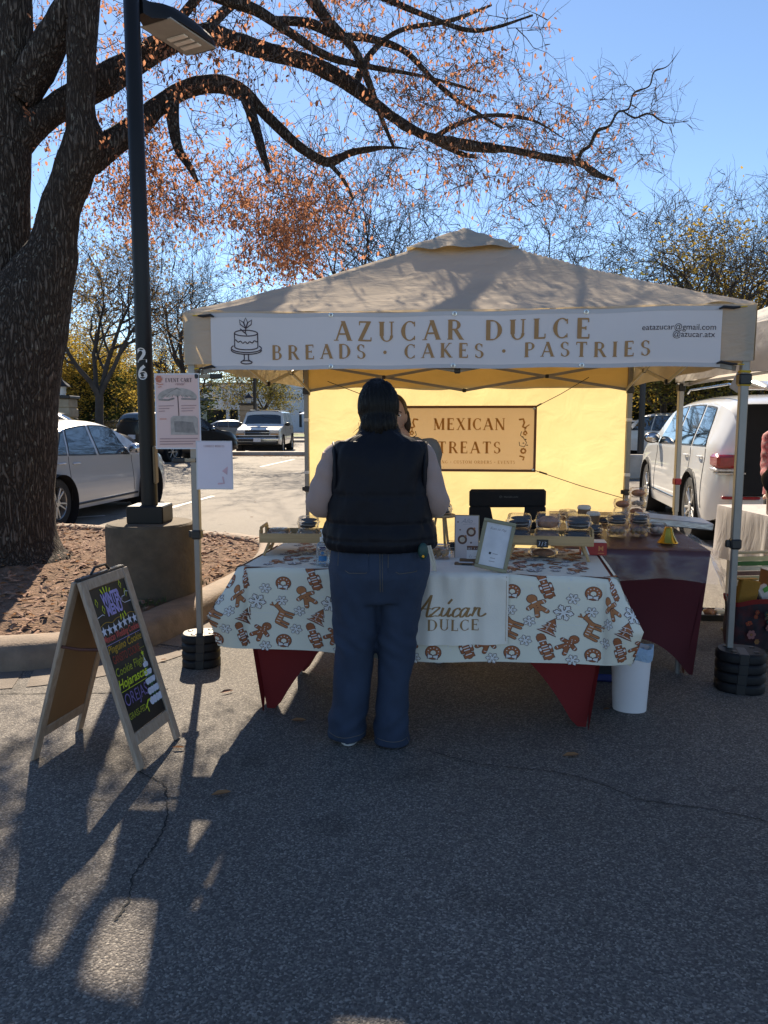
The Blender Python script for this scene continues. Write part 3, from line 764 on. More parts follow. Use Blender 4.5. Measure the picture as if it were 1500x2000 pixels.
def make_tree(seed, H, r0, fork, limbs=4, kids=(6, 6, 5, 4), L0=.42, leaf=None, nleaf=0, lsize=.07, spreadang=38, droop=0.0, thin=1.0):
    g = random.Random(seed); wood = MB(); lv = MB(); tips = []
    def branch(p, d, L, r, lvl, nseg):
        pts = [p.copy()]; rs = [r]; dd = d.copy(); step = L / nseg
        for i in range(nseg):
            dd = (dd + Vector((g.gauss(0, .2 + .05 * lvl), g.gauss(0, .2 + .05 * lvl), g.gauss(0, .14 + .04 * lvl) + .05 - droop * lvl))).normalized()
            p = p + dd * step; pts.append(p.copy()); rs.append(r * (1 - .62 * (i + 1) / nseg))
        wood.tube(pts, rs, 7 if lvl == 0 else (5 if lvl == 1 else (4 if lvl == 2 else 3)), cap=False)
        if lvl >= len(kids): tips.append((pts[-1], dd, L)); tips.append((pts[-2], dd, L)); return
        for k in range(kids[lvl]):
            t = g.uniform(.28, 1.0) if k else 1.0
            fi = t * nseg; i0 = min(int(fi), nseg - 1); q = pts[i0].lerp(pts[i0 + 1], fi - i0)
            base = (pts[i0 + 1] - pts[i0]).normalized()
            ax = base.orthogonal().normalized(); ax.rotate(Matrix.Rotation(g.uniform(0, 6.28), 3, base))
            ang = R(g.uniform(22, 62)) * (.5 if k == 0 else 1)
            nd = base.copy(); nd.rotate(Matrix.Rotation(ang, 3, ax))
            branch(q, nd, L * g.uniform(.5, .72) * (1.1 if k == 0 else 1), max(rs[i0 + 1] * g.uniform(.55, .8), .004 * thin), lvl + 1, max(3, nseg - 1))
    lean = Vector((g.uniform(-.15, .15), g.uniform(-.1, .1), 1)).normalized(); pts = []; rs = []
    for i in range(6):
        t = i / 5; pts.append(lean * fork * t + Vector((g.uniform(-.04, .04), g.uniform(-.04, .04), 0))); rs.append(r0 * (1.35 - .5 * min(1, t * 3)) if t < .34 else r0 * (.9 - .12 * t))
    wood.tube(pts, rs, 10, cap=False)
    for k in range(limbs):
        a = 6.28 * k / limbs + g.uniform(-.4, .4); sp = R(spreadang * g.uniform(.6, 1.3))
        d = Vector((math.cos(a) * math.sin(sp), math.sin(a) * math.sin(sp), math.cos(sp)))
        branch(pts[-1] - lean * .1, d, H * L0 * g.uniform(.85, 1.15), r0 * g.uniform(.5, .65), 0, 6)
    if leaf and tips:
        for i in range(nleaf):
            q, dd, L = g.choice(tips)
            c = q + Vector((max(-L, min(L, g.gauss(0, L * .4))), max(-L, min(L, g.gauss(0, L * .4))), max(-L, min(L, g.gauss(0, L * .35)))))
            rt = Matrix.Rotation(g.uniform(0, 6.28), 3, 'Z') @ Matrix.Rotation(g.uniform(-1.3, 1.3), 3, 'X') @ Matrix.Rotation(g.uniform(-1, 1), 3, 'Y')
            s = lsize * g.uniform(.6, 1.3)
            lv.add([c + rt @ Vector(v) for v in ((-s, -s * .45, 0), (s, -s * .5, 0), (s * .8, s * .5, s * .2), (-s * .9, s * .45, 0))], [(0, 1, 2, 3)])
    zmax = max(v[2] for v in wood.v); k = H / zmax
    for m_ in (wood, lv): m_.v = [(x * k, y * k, z * k) for x, y, z in m_.v]
    wm = wood.use(M_barkf).mesh('branches', 60); wm.materials.clear(); wm.materials.append(M_barkf)
    lm = None
    if lv.v: lv.mats = [leaf]; lm = lv.mesh('foliage', 0)
    return wm, lm, H
TPL = {
 'bare': make_tree(3, 9.5, .22, 2.6, 4, (6, 5, 4, 4), spreadang=42, thin=2.3),
 'bare2': make_tree(11, 9.5, .2, 2.2, 5, (5, 5, 4, 4), spreadang=50, thin=2.3),
 'yellow': make_tree(5, 9, .22, 2.4, 4, (6, 6, 5, 3), leaf=M_yel, nleaf=15000, lsize=.062, spreadang=42),
 'sparse': make_tree(23, 9.5, .24, 2.8, 4, (6, 6, 5, 4), thin=2.2, leaf=M_tan, nleaf=5000, lsize=.06, spreadang=40),
 'olive': make_tree(9, 8, .22, 1.9, 5, (6, 6, 5, 2), leaf=M_olive, nleaf=11000, lsize=.085, spreadang=50),
 'dark': make_tree(31, 6.5, .22, 1.6, 5, (6, 6, 4, 2), leaf=M_dark, nleaf=12000, lsize=.1, spreadang=58),
 'pine': make_tree(41, 8, .2, 3.0, 5, (7, 6, 4, 2), leaf=M_olive, nleaf=8000, lsize=.09, spreadang=65, droop=.03),
}
def far_tree(kind, px, Y, H, lab, rz=0.0, wide=1.0, grp='trees around the far parking lot'):
    wm, lm, h0 = TPL[kind]; k = H / h0
    t = thing('oak_tree' if kind != 'pine' else 'drooping_tree', lab, 'tree', (P(px, 800, Y).x, Y, 0), rz, grp)
    t.scale = (k * wide, k * wide, k)
    o = link('trunk_and_branches', wm, t)
    if lm: link('crown', lm, t)
    return t
far_tree('sparse', 190, 24, 10.2, 'tall forked oak with thin tan foliage between the big trunk and the lamp post', 1.0, .8)
far_tree('bare', 362, 30, 10.5, 'leaning bare forked oak above the pink event poster', 2.6, .85)
far_tree('sparse', 372, 46, 9.5, 'second thin oak behind the leaning bare one', 4.0, .8)
far_tree('yellow', 150, 36, 7.6, 'yellow leaved oak low behind the left stone pillar', .4)
far_tree('yellow', 235, 44, 7.2, 'golden oak directly behind the black lamp post', 2.2)
far_tree('dark', 225, 38, 4.9, 'dark green spreading tree in front of the low grey building', 1.2, 1.3)
far_tree('dark', 110, 42, 5.2, 'dark green tree mostly hidden by the big oak trunk', 3.4, 1.2)
far_tree('yellow', 40, 34, 8.5, 'yellow oak seen left of the big oak trunk', 5.0)
far_tree('pine', 516, 50, 7.0, 'feathery green tree with a dark trunk before the shop letters', .3, .7)
far_tree('olive', 505, 100, 19.0, 'olive and yellow oak rising over the left slope of the tent roof', 2.9, .8)
far_tree('bare2', 668, 27, 8.3, 'bare tree with rust tips behind the left half of the tent roof', .7)
far_tree('bare', 735, 30, 13.2, 'bare oak left of the tent peak', 1.9, 1.1)
far_tree('bare2', 870, 34, 14.4, 'widest bare oak directly behind the tent peak', 4.4, 1.25)
far_tree('bare', 1010, 36, 13.6, 'bare oak with arching limbs right of the tent peak', 3.3, 1.15)
far_tree('bare2', 1120, 44, 12.4, 'small bare tree above the right slope of the tent roof', 5.2, .8)
far_tree('olive', 1200, 52, 9.6, 'grey green oak low on the right slope of the tent roof', 1.1, 1.0)
far_tree('bare', 1345, 28, 11.8, 'dark bare oak against blue sky right of the tent', 5.5, 1.0)
far_tree('bare', 1445, 27, 11.2, 'forked bare oak in front of the yellow trees at the right edge', 2.4, .7)
far_tree('yellow', 1400, 29, 8.8, 'golden oak over the right corner of the tent roof', 3.0, 1.1)
far_tree('yellow', 1500, 28, 9.4, 'tall golden oak at the right edge of the view', .9, 1.0)
far_tree('yellow', 1320, 42, 9.0, 'golden brown oak behind the dark bare one', 4.2, 1.0)
far_tree('olive', 1300, 30, 7.5, 'green oak with a grey trunk seen under the tent roof at right', 1.7, .95)
far_tree('dark', 1275, 40, 6.5, 'dark evergreen behind the right tent leg', 2.7, 1.4)
far_tree('dark', 1400, 38, 6.8, 'dark evergreen above the white sport utility roof', .7, 1.4)
BELT = ['distant dark tree behind the black lamp post', 'distant olive tree behind the left end of the shop', 'distant dark tree behind the middle of the shop', 'distant olive tree hidden behind the left tent wall edge',
        'distant olive tree left of the big oak trunk', 'distant dark tree between the big oak and the lamp post', 'distant dark tree behind the customer', 'distant olive tree behind the treats sign', 'distant dark tree behind the right half of the tent wall',
        'distant dark tree just left of the right back tent leg', 'distant olive tree above the white sport utility bonnet', 'distant dark tree over the white sport utility tail', 'distant dark tree at the far right edge behind the white canopy']
for i, (px, Y, kd) in enumerate([(300, 70, 'dark'), (420, 110, 'olive'), (560, 112, 'dark'), (690, 105, 'olive'), (60, 66, 'olive'), (180, 72, 'dark'), (820, 105, 'dark'), (960, 100, 'olive'),
                                 (1100, 90, 'dark'), (1210, 62, 'dark'), (1330, 60, 'olive'), (1450, 58, 'dark'), (1540, 50, 'dark')]):
    far_tree(kd, px, Y, rng.uniform(6.5, 8.5), BELT[i], rng.uniform(0, 6), 1.5, 'belt of distant trees')

# ------------------------------------------------------------ the big oak
oak = thing('oak_tree', 'huge twin stemmed oak with rust leaves standing in the mulch bed at left', 'tree', (-3.15, 6.75, .1))
def limb(pix, n=14, rough=.05, sub=7):
    """pix: (px, py, width_px, Y)"""
    pts = []
    for (px, py, w, Y) in pix:
        q = P(px, py, Y); dep = Y * cP - (q.z - CAM_H) * sP
        pts.append((q.x, q.y, q.z, w / 1500 * dep / 2))
    return smoothpath(pts, sub)
LIMBS = []
def add_limb(mb, path, n, rough):
    pts = [Vector(p[:3]) for p in path]; rs = [p[3] for p in path]
    o0 = len(mb.v); mb.tube(pts, rs, n, cap=True)
    if rough:
        k = 0
        for i, c in enumerate(pts):
            for j in range(n):
                v = Vector(mb.v[o0 + k]); d = (v - c)
                if d.length > 1e-5:
                    q = Vector((v.x * 9, v.y * 9, v.z * 3.0))
                    a = noise.noise(q) * .55 + noise.noise(q * 2.7) * .3 + noise.noise(Vector((v.x * 2, v.y * 2, v.z * 1.2))) * .8
                    mb.v[o0 + k] = tuple(v + d.normalized() * a * rough)
                k += 1
    LIMBS.extend([(p, r) for p, r in zip(pts, rs)])
trunk = MB()
add_limb(trunk, limb([(20, 1150, 330, 6.75), (18, 1118, 262, 6.75), (12, 1085, 212, 6.75), (7, 1030, 190, 6.75), (4, 900, 196, 6.75), (12, 780, 190, 6.75), (28, 700, 178, 6.75), (44, 640, 168, 6.75), (68, 570, 138, 6.75), (98, 500, 100, 6.75), (107, 460, 82, 6.75),
                      (121, 400, 76, 6.75), (146, 333, 78, 6.75), (164, 275, 78, 6.75), (158, 215, 54, 6.72), (160, 100, 54, 6.7), (164, 0, 58, 6.7), (178, -200, 56, 6.7), (200, -500, 50, 6.6), (240, -900, 30, 6.4)], sub=9), 56, .022)
add_limb(trunk, limb([(-30, 1060, 170, 6.95), (-20, 900, 150, 6.95), (-10, 700, 130, 6.95), (5, 520, 100, 6.95), (14, 400, 84, 6.95), (18, 300, 84, 6.95), (12, 200, 82, 6.95), (26, 100, 72, 6.95), (32, 0, 60, 6.95), (30, -300, 50, 7.0), (-20, -800, 36, 7.1)]), 36, .02)
add_limb(trunk, limb([(40, 190, 70, 6.95), (85, 110, 66, 6.9), (125, 40, 64, 6.9), (150, -30, 60, 6.85), (200, -300, 50, 6.7), (330, -800, 30, 6.2)]), 28, .025)
add_limb(trunk, limb([(20, 290, 70, 6.95), (75, 238, 56, 7.0), (130, 200, 52, 7.1), (200, 158, 56, 7.2), (260, 125, 48, 7.3), (330, 88, 38, 7.35), (400, 64, 34, 7.35), (450, 78, 34, 7.35), (520, 100, 33, 7.3), (600, 122, 31, 7.25),
                      (660, 150, 29, 7.2), (700, 178, 26, 7.2), (745, 212, 24, 7.15), (790, 245, 21, 7.1), (840, 268, 20, 7.1), (920, 285, 19, 7.05), (1000, 293, 17, 7.0), (1070, 308, 15, 7.0), (1130, 318, 13, 7.0), (1165, 340, 9, 6.95), (1200, 352, 5, 6.9)]), 16, .016)
add_limb(trunk, limb([(175, 318, 52, 6.8), (222, 278, 50, 6.95), (270, 245, 44, 7.1), (305, 210, 36, 7.25), (345, 182, 32, 7.35), (395, 165, 33, 7.4), (440, 166, 34, 7.4), (480, 185, 30, 7.4), (510, 215, 24, 7.4), (545, 250, 22, 7.35), (590, 290, 19, 7.3), (640, 316, 17, 7.25), (690, 297, 13, 7.2), (760, 288, 9, 7.2), (810, 292, 4, 7.15)]), 16, .014)
for pix in [
    [(335, 195, 30, 7.3), (338, 240, 22, 7.2), (348, 290, 18, 7.1), (370, 325, 14, 7.0), (385, 355, 9, 6.95)],
    [(478, 182, 26, 7.4), (492, 225, 22, 7.3), (503, 262, 18, 7.2), (515, 305, 14, 7.1), (525, 335, 9, 7.05)],
    [(735, 205, 18, 7.15), (790, 240, 15, 7.2), (850, 275, 13, 7.2), (900, 300, 10, 7.2), (930, 306, 8, 7.2)],
    [(1128, 318, 8, 7.0), (1136, 296, 7, 7.0), (1152, 284, 6.5, 7.0), (1166, 256, 6, 7.0), (1190, 246, 5, 7.0), (1206, 220, 4.5, 7.05), (1228, 212, 4, 7.1), (1238, 182, 3.5, 7.1), (1268, 168, 3, 7.1), (1278, 140, 2.5, 7.1), (1305, 128, 2, 7.1), (1335, 88, 1.2, 7.1)],
    [(1215, 216, 3.5, 7.05), (1240, 230, 3, 7.0), (1268, 222, 2.5, 7.0), (1300, 240, 2, 7.0), (1345, 236, 1.2, 6.9)],
    [(530, 40, 16, 7.0), (600, 45, 18, 7.0), (660, 70, 16, 7.1), (720, 75, 14, 7.2), (790, 100, 12, 7.3), (850, 160, 9, 7.3), (900, 200, 7, 7.3), (980, 250, 4, 7.3)],
    [(590, -30, 26, 6.6), (640, 40, 20, 6.7), (690, 95, 16, 6.8), (720, 160, 13, 6.9), (745, 230, 10, 7.0), (770, 290, 6, 7.0)],
    [(330, -60, 30, 6.4), (420, -10, 26, 6.4), (500, 20, 22, 6.5), (560, 60, 18, 6.6), (640, 110, 14, 6.7), (720, 130, 10, 6.9), (830, 150, 7, 7.0), (940, 180, 3, 7.0)],
    [(400, 64, 22, 7.35), (440, 20, 18, 7.6), (500, -30, 16, 7.8), (600, -120, 12, 8.0)],
    [(640, -60, 16, 6.5), (740, -10, 13, 6.6), (830, 30, 10, 6.8), (930, 60, 7, 6.9), (1040, 30, 4, 7.0)],
    [(690, 178, 16, 7.2), (720, 110, 13, 7.5), (780, 60, 10, 7.8), (880, 40, 7, 8.0), (960, 10, 4, 8.1)],
    [(845, 270, 12, 7.1), (900, 240, 9, 7.3), (960, 225, 7, 7.4), (1040, 235, 5, 7.5), (1100, 270, 3, 7.5)],
    [(200, -500, 40, 6.6), (330, -620, 34, 6.2), (520, -700, 26, 5.8), (760, -760, 16, 5.4)],
    [(200, -300, 44, 6.7), (380, -380, 36, 6.6), (620, -420, 28, 6.5), (860, -380, 20, 6.5), (1060, -300, 12, 6.5)],
    [(260, 125, 34, 7.3), (290, 90, 26, 7.2), (330, 60, 20, 7.1), (400, -20, 16, 7.0), (520, -140, 12, 6.8)],
    [(640, 316, 10, 7.25), (670, 350, 7, 7.2), (690, 390, 4, 7.2)]]:
    add_limb(trunk, limb(pix), 10, .006)
trunk.use(M_bark); trunk.m = [0] * len(trunk.m)
trunk.obj('trunk', oak, True, 70)
# twigs grown towards target points, nearest first, then leaves
def region(kind, *a): return (kind, a)
tg = []
def ell(cx, cy, rx, ry, n, nl, y0=6.3, y1=8.0, big=1.0):
    for _ in range(n):
        a = rng.uniform(0, 6.28); r = math.sqrt(rng.random()); px = cx + rx * r * math.cos(a); py = cy + ry * r * math.sin(a)
        if px < -60: continue
        tg.append((P(px, py, rng.uniform(y0, y1)), nl, big))
ell(140, 60, 130, 260, 150, 5, 6.9, 8.4); ell(240, 330, 80, 110, 90, 6, 7.0, 8.0)
ell(360, 130, 130, 150, 130, 4); ell(370, 320, 150, 100, 170, 7, 6.6, 7.9); ell(330, 390, 110, 60, 90, 6, 6.8, 7.8)
ell(560, 390, 110, 120, 260, 7, 6.5, 8.2); ell(530, 480, 80, 60, 70, 6, 6.8, 7.9); ell(610, 420, 100, 110, 110, 5, 6.6, 8.0); ell(480, 330, 150, 130, 100, 5)
ell(550, 90, 180, 160, 210, 3); ell(760, 110, 210, 150, 230, 2.6); ell(900, 210, 200, 110, 150, 1.7); ell(980, 60, 110, 90, 40, 2)
ell(800, 330, 170, 60, 70, 1.5); ell(1030, 350, 150, 60, 60, 1.3); ell(1080, 250, 80, 70, 45, 1.5)
ell(1150, 300, 60, 50, 22, .6, 6.8, 7.4); ell(1230, 240, 90, 90, 48, .3, 6.8, 7.4); ell(1180, 370, 40, 70, 24, .8, 6.7, 7.3)
ell(650, 320, 130, 100, 90, 3); ell(650, -200, 420, 120, 40, 2, 6.2, 8.0)
# the crown is open where the sun reaches the ground and the left half of the tent roof
LIT = [[G(a, b).to_2d() for a, b in pl] for pl in ([(20, 2080), (60, 1900), (120, 1840), (305, 1815), (310, 1945), (640, 2010), (640, 2080)], [(175, 1640), (255, 1590), (250, 1740), (130, 1750)],
       [(345, 1590), (470, 1590), (380, 1750), (345, 1750)], [(300, 1290), (640, 1290), (640, 1400), (440, 1440), (420, 1520), (300, 1520)], [(150, 1340), (240, 1340), (250, 1480), (180, 1480)])]
def lands_lit(p):
    s_ = p - sdir * (p.z / sdir.z); q_ = s_.to_2d()
    if any(inside(q_, pl) for pl in LIT): return True
    r_ = p - sdir * ((p.z - 2.3) / sdir.z)
    return -1.2 < r_.x < .35 and 4.3 < r_.y < 5.5
tg = [t for t in tg if not (lands_lit(t[0]) and rng.random() < .72)]
NP = np.array([list(p) for p, r in LIMBS if r < .14]); NR = [r for p, r in LIMBS if r < .14]
order = sorted(range(len(tg)), key=lambda i: float(np.min(np.sum((NP - np.array(tg[i][0])) ** 2, axis=1))))
cap_n = len(NP) + len(tg) * 6; buf = np.zeros((cap_n, 3)); buf[:len(NP)] = NP; cnt = len(NP)
tw = MB().use(M_twig); lv = MB().use(M_rust)
g = random.Random(12)
def put_leaf(c, d):
    if lands_lit(c) and g.random() < .6: return
    s = g.uniform(.012, .027); yaw = Matrix.Rotation(g.uniform(0, 6.28), 3, 'Z')
    rt = yaw @ Matrix.Rotation(g.uniform(.3, 1.5), 3, 'Y') @ Matrix.Rotation(g.uniform(-1, 1), 3, 'X')
    leaf_quad(lv, c, rt, s, s * g.uniform(.38, .55))
def twiglet(q, d, L, nl, lvl):
    pts = [q.copy()]; dd = d.copy(); n = 3
    for i in range(n):
        dd = (dd + Vector((g.gauss(0, .22), g.gauss(0, .22), g.gauss(0, .18) - .04))).normalized(); pts.append(pts[-1] + dd * L / n)
    tw.tube(pts, [.0018 if lvl else .0028, .0018, .0014, .0009], 3, cap=False)
    if lvl < 1:
        for k in range(g.randint(3, 4)):
            b = pts[g.randint(1, 3)]; nd = (dd + Vector((g.gauss(0, .6), g.gauss(0, .6), g.gauss(0, .5)))).normalized(); twiglet(b, nd, L * g.uniform(.4, .7), nl * .3, lvl + 1)
    for k in range(int(nl * .95 + g.random())):
        c = pts[g.randint(1, 3)] + Vector((g.gauss(0, .03), g.gauss(0, .03), g.gauss(0, .03) - .012)); put_leaf(c, dd)
for i in order:
    q, nl, big = tg[i]; dv = buf[:cnt] - np.array(q); k = int(np.argmin(np.sum(dv * dv, axis=1))); a = Vector(buf[k]); L = (q - a).length
    if L < .03: continue
    n = max(2, min(6, int(L / .12))); pts = [a]; side = Vector((g.gauss(0, 1), g.gauss(0, 1), g.gauss(0, 1) + .4)).normalized() * L * .13
    for j in range(1, n + 1):
        t = j / n; pts.append(a.lerp(q, t) + side * math.sin(math.pi * t) + Vector((g.gauss(0, .016), g.gauss(0, .016), g.gauss(0, .016))))
    r = min(.011, .003 + .007 * L)
    tw.tube(pts, [r * (1 - .6 * j / n) for j in range(n + 1)], 4 if r > .007 else 3, cap=False)
    for p in pts[1:]:
        if cnt < cap_n: buf[cnt] = p; cnt += 1
    d = (pts[-1] - pts[-2]).normalized()
    twiglet(pts[-1], d, g.uniform(.14, .3), nl, 0)
    if nl < 2: twiglet(pts[-2], (d + Vector((g.gauss(0, .6), g.gauss(0, .4), g.gauss(0, .5)))).normalized(), g.uniform(.15, .32), nl * .5, 0)
o = tw.obj('twigs', oak, True, 0); o['kind'] = 'stuff'
o = lv.obj('crown', oak, True, 0); o['kind'] = 'stuff'

# ============================================================ LAMP POST IN THE BED
M_lampblk = pmat('lamp_post_black', (0.009, 0.009, 0.01), .42, .15, 5, spec=.3)
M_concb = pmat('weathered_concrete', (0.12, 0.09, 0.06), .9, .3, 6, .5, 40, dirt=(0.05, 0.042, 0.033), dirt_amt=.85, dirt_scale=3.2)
lamp = thing('street_lamp', 'tall black square lamp post numbered 26 on a round concrete base in the bed', 'lamp post', (-1.755, 5.72, .1))
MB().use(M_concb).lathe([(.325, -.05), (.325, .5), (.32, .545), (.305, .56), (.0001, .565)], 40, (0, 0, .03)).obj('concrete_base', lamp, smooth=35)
mb = MB().use(M_lampblk); mb.box((0, 0, .655), (.27, .27, .13), .008); mb.obj('base_cover', lamp)
mb = MB().use(M_lampblk); mb.rings([[Vector((r * math.cos(a) * 1.0, r * math.sin(a), z)) for a in [math.pi * 2 * (k + .5) / 24 for k in range(24)]] for r, z in ((.0605, .7), (.0585, 2.5), (.055, 4.32), (.04, 4.34))]); mb.obj('pole', lamp)
mb = MB().use(pmat('handhole_bronze', (0.2, 0.15, 0.09), .5, .1)); mb.box((.06, -.02, 1.02), (.02, .08, .28), .015); mb.obj('handhole_cover', lamp)
# head: flat arm then a shovel shaped luminaire reaching right and towards the viewer
hd = MB().use(M_lampblk); hx = Vector((.45, .89, 0)).normalized(); hy = Vector((-hx.y, hx.x, 0)); hz = Vector((0, 0, 1))
H0 = Vector((.03, .04, 4.22))
rg = []
for t, w, zt, zb in [(0, .05, .06, -.05), (.08, .055, .07, -.05), (.16, .11, .085, -.03), (.25, .155, .09, -.02), (.45, .165, .085, -.02), (.62, .155, .07, -.02), (.7, .12, .045, -.015), (.72, .1, .02, -.01)]:
    c = H0 + hx * t; rg.append([c + hy * w * a + hz * (zb if b < 0 else zt * b) for a, b in ((-1, -1), (1, -1), (1, .3), (.75, .9), (0, 1), (-.75, .9), (-1, .3))])
hd.rings(rg); hd.obj('lamp_head', lamp)
M_lens = pmat('lamp_underside_grey', (0.32, 0.32, 0.31), .6, .1)
mb = MB().use(M_lens); mb.box(H0 + hx * .42 + hz * -.026, (.5, .29, .012), .004, Matrix((hx, hy, hz)).transposed()); pl = mb.obj('underside_plate', lamp)
for k in range(3):
    mb = MB().use(M_white); mb.box(H0 + hx * (.4 + k * .075) + hz * -.038, (.045, .17, .012), .003, Matrix((hx, hy, hz)).transposed()); mb.obj('lens_strip', pl)
for k, (ch, py) in enumerate((('2', 693), ('6', 727))):
    f = lambda u, v, h: Vector((math.sin(u / .06) * (.0612 + h), -math.cos(u / .06) * (.0612 + h), v))
    z = P(279, py + 13, 5.64).z - .1
    pr = Print(f, .0015); pr.font(ch, .0, z, .1, M_white, weight=.03); pr.obj('numeral', lamp)

# ============================================================ THE CAKE STALL TENT
M_canv = cloth_mat('tan_canvas', (0.62, 0.54, 0.45), (0.5, 0.36, 0.17), .35, 3, .06, folds=.55, fscale=5, fstretch=(1, 1, 2.5))
M_wall = cloth_mat('back_wall_canvas', (0.5, 0.4, 0.24), (0.74, 0.58, 0.28), .5, 1.3, .1, folds=.9, fscale=3.5)
M_ban = cloth_mat('white_banner_vinyl', (0.84, 0.78, 0.78), (0.7, 0.66, 0.62), .15, 2, .03, folds=.35, fscale=2.2, fstretch=(1, 1, .3))
M_alu = pmat('grey_steel_leg', (0.27, 0.26, 0.25), .42, .08, 8, metal=.45)
M_plast = pmat('black_plastic', (0.016, 0.016, 0.018), .45, .15, 10)
M_rub = pmat('weight_plate_black', (0.006, 0.006, 0.008), .5, .2, 12, .15, 60, spec=.25)
M_gold = pmat('golden_brown_print', (0.42, 0.22, 0.09), .7, .05)
M_yelst = pmat('yellow_strap', (0.62, 0.4, 0.03), .7, .15, 20)
M_line = pmat('dark_cake_line', (0.05, 0.03, 0.04), .7)
M_metal = pmat('bright_metal', (0.6, 0.6, 0.58), .3, .1, metal=1.0)
TRZ = math.atan2(-.116, .993); W = 2.99; FL = Vector((-1.086, 4.42, 0))
tent = thing('canopy_tent', 'tan square pop up canopy tent with a glowing yellow back wall over the cake stall', 'tent', FL, TRZ)
TM = xf(tent); ZE, ZV = 2.045, 1.755
CORN = [(0, 0), (W, 0), (W, W), (0, W)]
for (x, y) in CORN:
    mb = MB().use(M_alu); mb.box((x, y, 1.38), (.042, .042, 1.24), .004)
    l = mb.obj('leg', tent)
    mb = MB().use(M_alu); mb.box((x, y, .4), (.032, .032, .8), .003); mb.obj('lower_tube', l)
    mb = MB().use(M_plast); mb.box((x, y, .79), (.056, .056, .055), .008); mb.box((x - .035, y, .79), (.03, .02, .04), .005); mb.obj('height_latch', l)
    mb = MB().use(M_plast); mb.box((x, y, 1.985), (.05, .05, .06), .008); mb.obj('top_bracket', l)
    mb = MB().use(M_plast); mb.box((x, y, 1.72 if y else 1.66), (.064, .064, .06), .008); mb.obj('slider', l)
    mb = MB().use(M_alu); mb.box((x, y, .006), (.09, .09, .012), .003); mb.obj('foot_plate', l)
for (a, b) in ((0, 1), (1, 2), (2, 3), (3, 0)):
    A = Vector((*CORN[a], 0)); B = Vector((*CORN[b], 0)); zb, zt = 1.72, 1.97
    inw = (Vector((W / 2, W / 2, 0)) - (A + B) / 2).normalized() * .03
    for (s0, z0, s1, z1, off) in ((0.01, zt, .5, zb, 0), (0.01, zb, .5, zt, .014), (.5, zt, .99, zb, .014), (.5, zb, .99, zt, 0)):
        mb = MB().use(M_alu); p = A.lerp(B, s0) + inw * (1 + off * 30) + Vector((0, 0, z0)); q = A.lerp(B, s1) + inw * (1 + off * 30) + Vector((0, 0, z1))
        mb.bar(p, q, .013, .026, .002); o = mb.obj('truss_bar', tent)
    for s_ in (.25, .75, .5):
        mb = MB().use(M_plast); p = A.lerp(B, s_) + inw * 1.2 + Vector((0, 0, (zb + zt) / 2 if s_ != .5 else zb)); mb.box(p, (.035, .035, .035), .006); mb.obj('truss_joint', tent)
for (x, y) in CORN:
    mb = MB().use(M_alu); mb.bar((x * .97 + .04, y * .97 + .04, 1.96), (W / 2, W / 2, 2.72), .016, .028, .002); mb.obj('roof_bar', tent)
mb = MB().use(M_alu); mb.tube([(W / 2, W / 2, 2.3), (W / 2, W / 2, 2.76)], .018, 10); mb.obj('centre_pole', tent)
# roof: four triangles of canvas with sag and puckers at the corners
PK = 2.80
def roof_pt(x, y):
    dx = abs(x - W / 2) / (W / 2 + .03); dy = abs(y - W / 2) / (W / 2 + .03); m = max(dx, dy); mn = min(dx, dy)
    z = PK + (ZE + .005 - PK) * m
    hip = mn / max(m, 1e-6)                      # 1 on the hip, 0 mid face
    z -= .055 * math.sin(math.pi * min(m, 1)) * (1 - hip ** 3) + .035 * math.sin(math.pi * min(m, 1))
    z -= .02 * (1 - hip) * m ** 6
    e = max(0, m - .35) * hip ** 3
    z += .02 * e * math.sin(38 * (dx - dy)) + .006 * noise.noise(Vector((x * 4, y * 4, 1))) + .0035 * noise.noise(Vector((x * 13, y * 13, 4)))
    return Vector((x, y, z))
N = 96; mb = MB().use(M_canv)
mb.grid(lambda u, v: roof_pt(-.03 + u * (W + .06), -.03 + v * (W + .06)), N, N)
o = mb.obj('roof_canvas', tent, smooth=180)
def cap_pt(u, v):
    x, y = (u - .5) * 2, (v - .5) * 2; m = max(abs(x), abs(y)); r = .38
    z = PK + .025 - m * .215 + .006 * math.sin(9 * (x - y) + 1) * m + .014 * noise.noise(Vector((x * 3, y * 3, 0)))
    return Vector((W / 2 + x * r, W / 2 + y * r, z))
mb = MB().use(M_canv); mb.grid(cap_pt, 36, 36); mb.obj('roof_vent_cap', tent, smooth=180)
def valance(a, b, nm, out):
    A = Vector((*CORN[a], 0)); B = Vector((*CORN[b], 0)); A = A + (A - B).normalized() * .03; B = B + (B - A).normalized() * .03
    n_ = Vector(out)
    def f(u, v):
        p = A.lerp(B, u) + n_ * (.038 + .006 * math.sin(u * 23) * v + .01 * noise.noise(Vector((u * 6, v * 2, a))) * v)
        droop = -.012 * math.sin(math.pi * u)
        return Vector((p.x, p.y, ZE + .002 - v * (ZE - ZV) + droop * (1 - v) + .004 * math.sin(u * 17)))
    mb = MB().use(M_canv); mb.grid(f, 60, 8); return mb.obj(nm, tent, smooth=180)
valance(0, 1, 'valance', (0, -1, 0)); valance(1, 2, 'valance', (1, 0, 0)); valance(2, 3, 'valance', (0, 1, 0)); valance(3, 0, 'valance', (-1, 0, 0))
def wallf(u, v):
    x = .0 + u * W; z = .06 + (1.97 - .06) * v
    y = W + .012 + .028 * math.sin(u * 7.5 + .7) * (1 - v) + .008 * math.sin(u * 31 + v * 4) * (1 - v * .6) + .016 * noise.noise(Vector((u * 5, v * 3, 2))) + .008 * noise.noise(Vector((u * 16, v * 7, 2))) + .012 * math.exp(-(((u - .28) * 12) ** 2)) * math.sin(v * 9)
    return Vector((x, y, z))
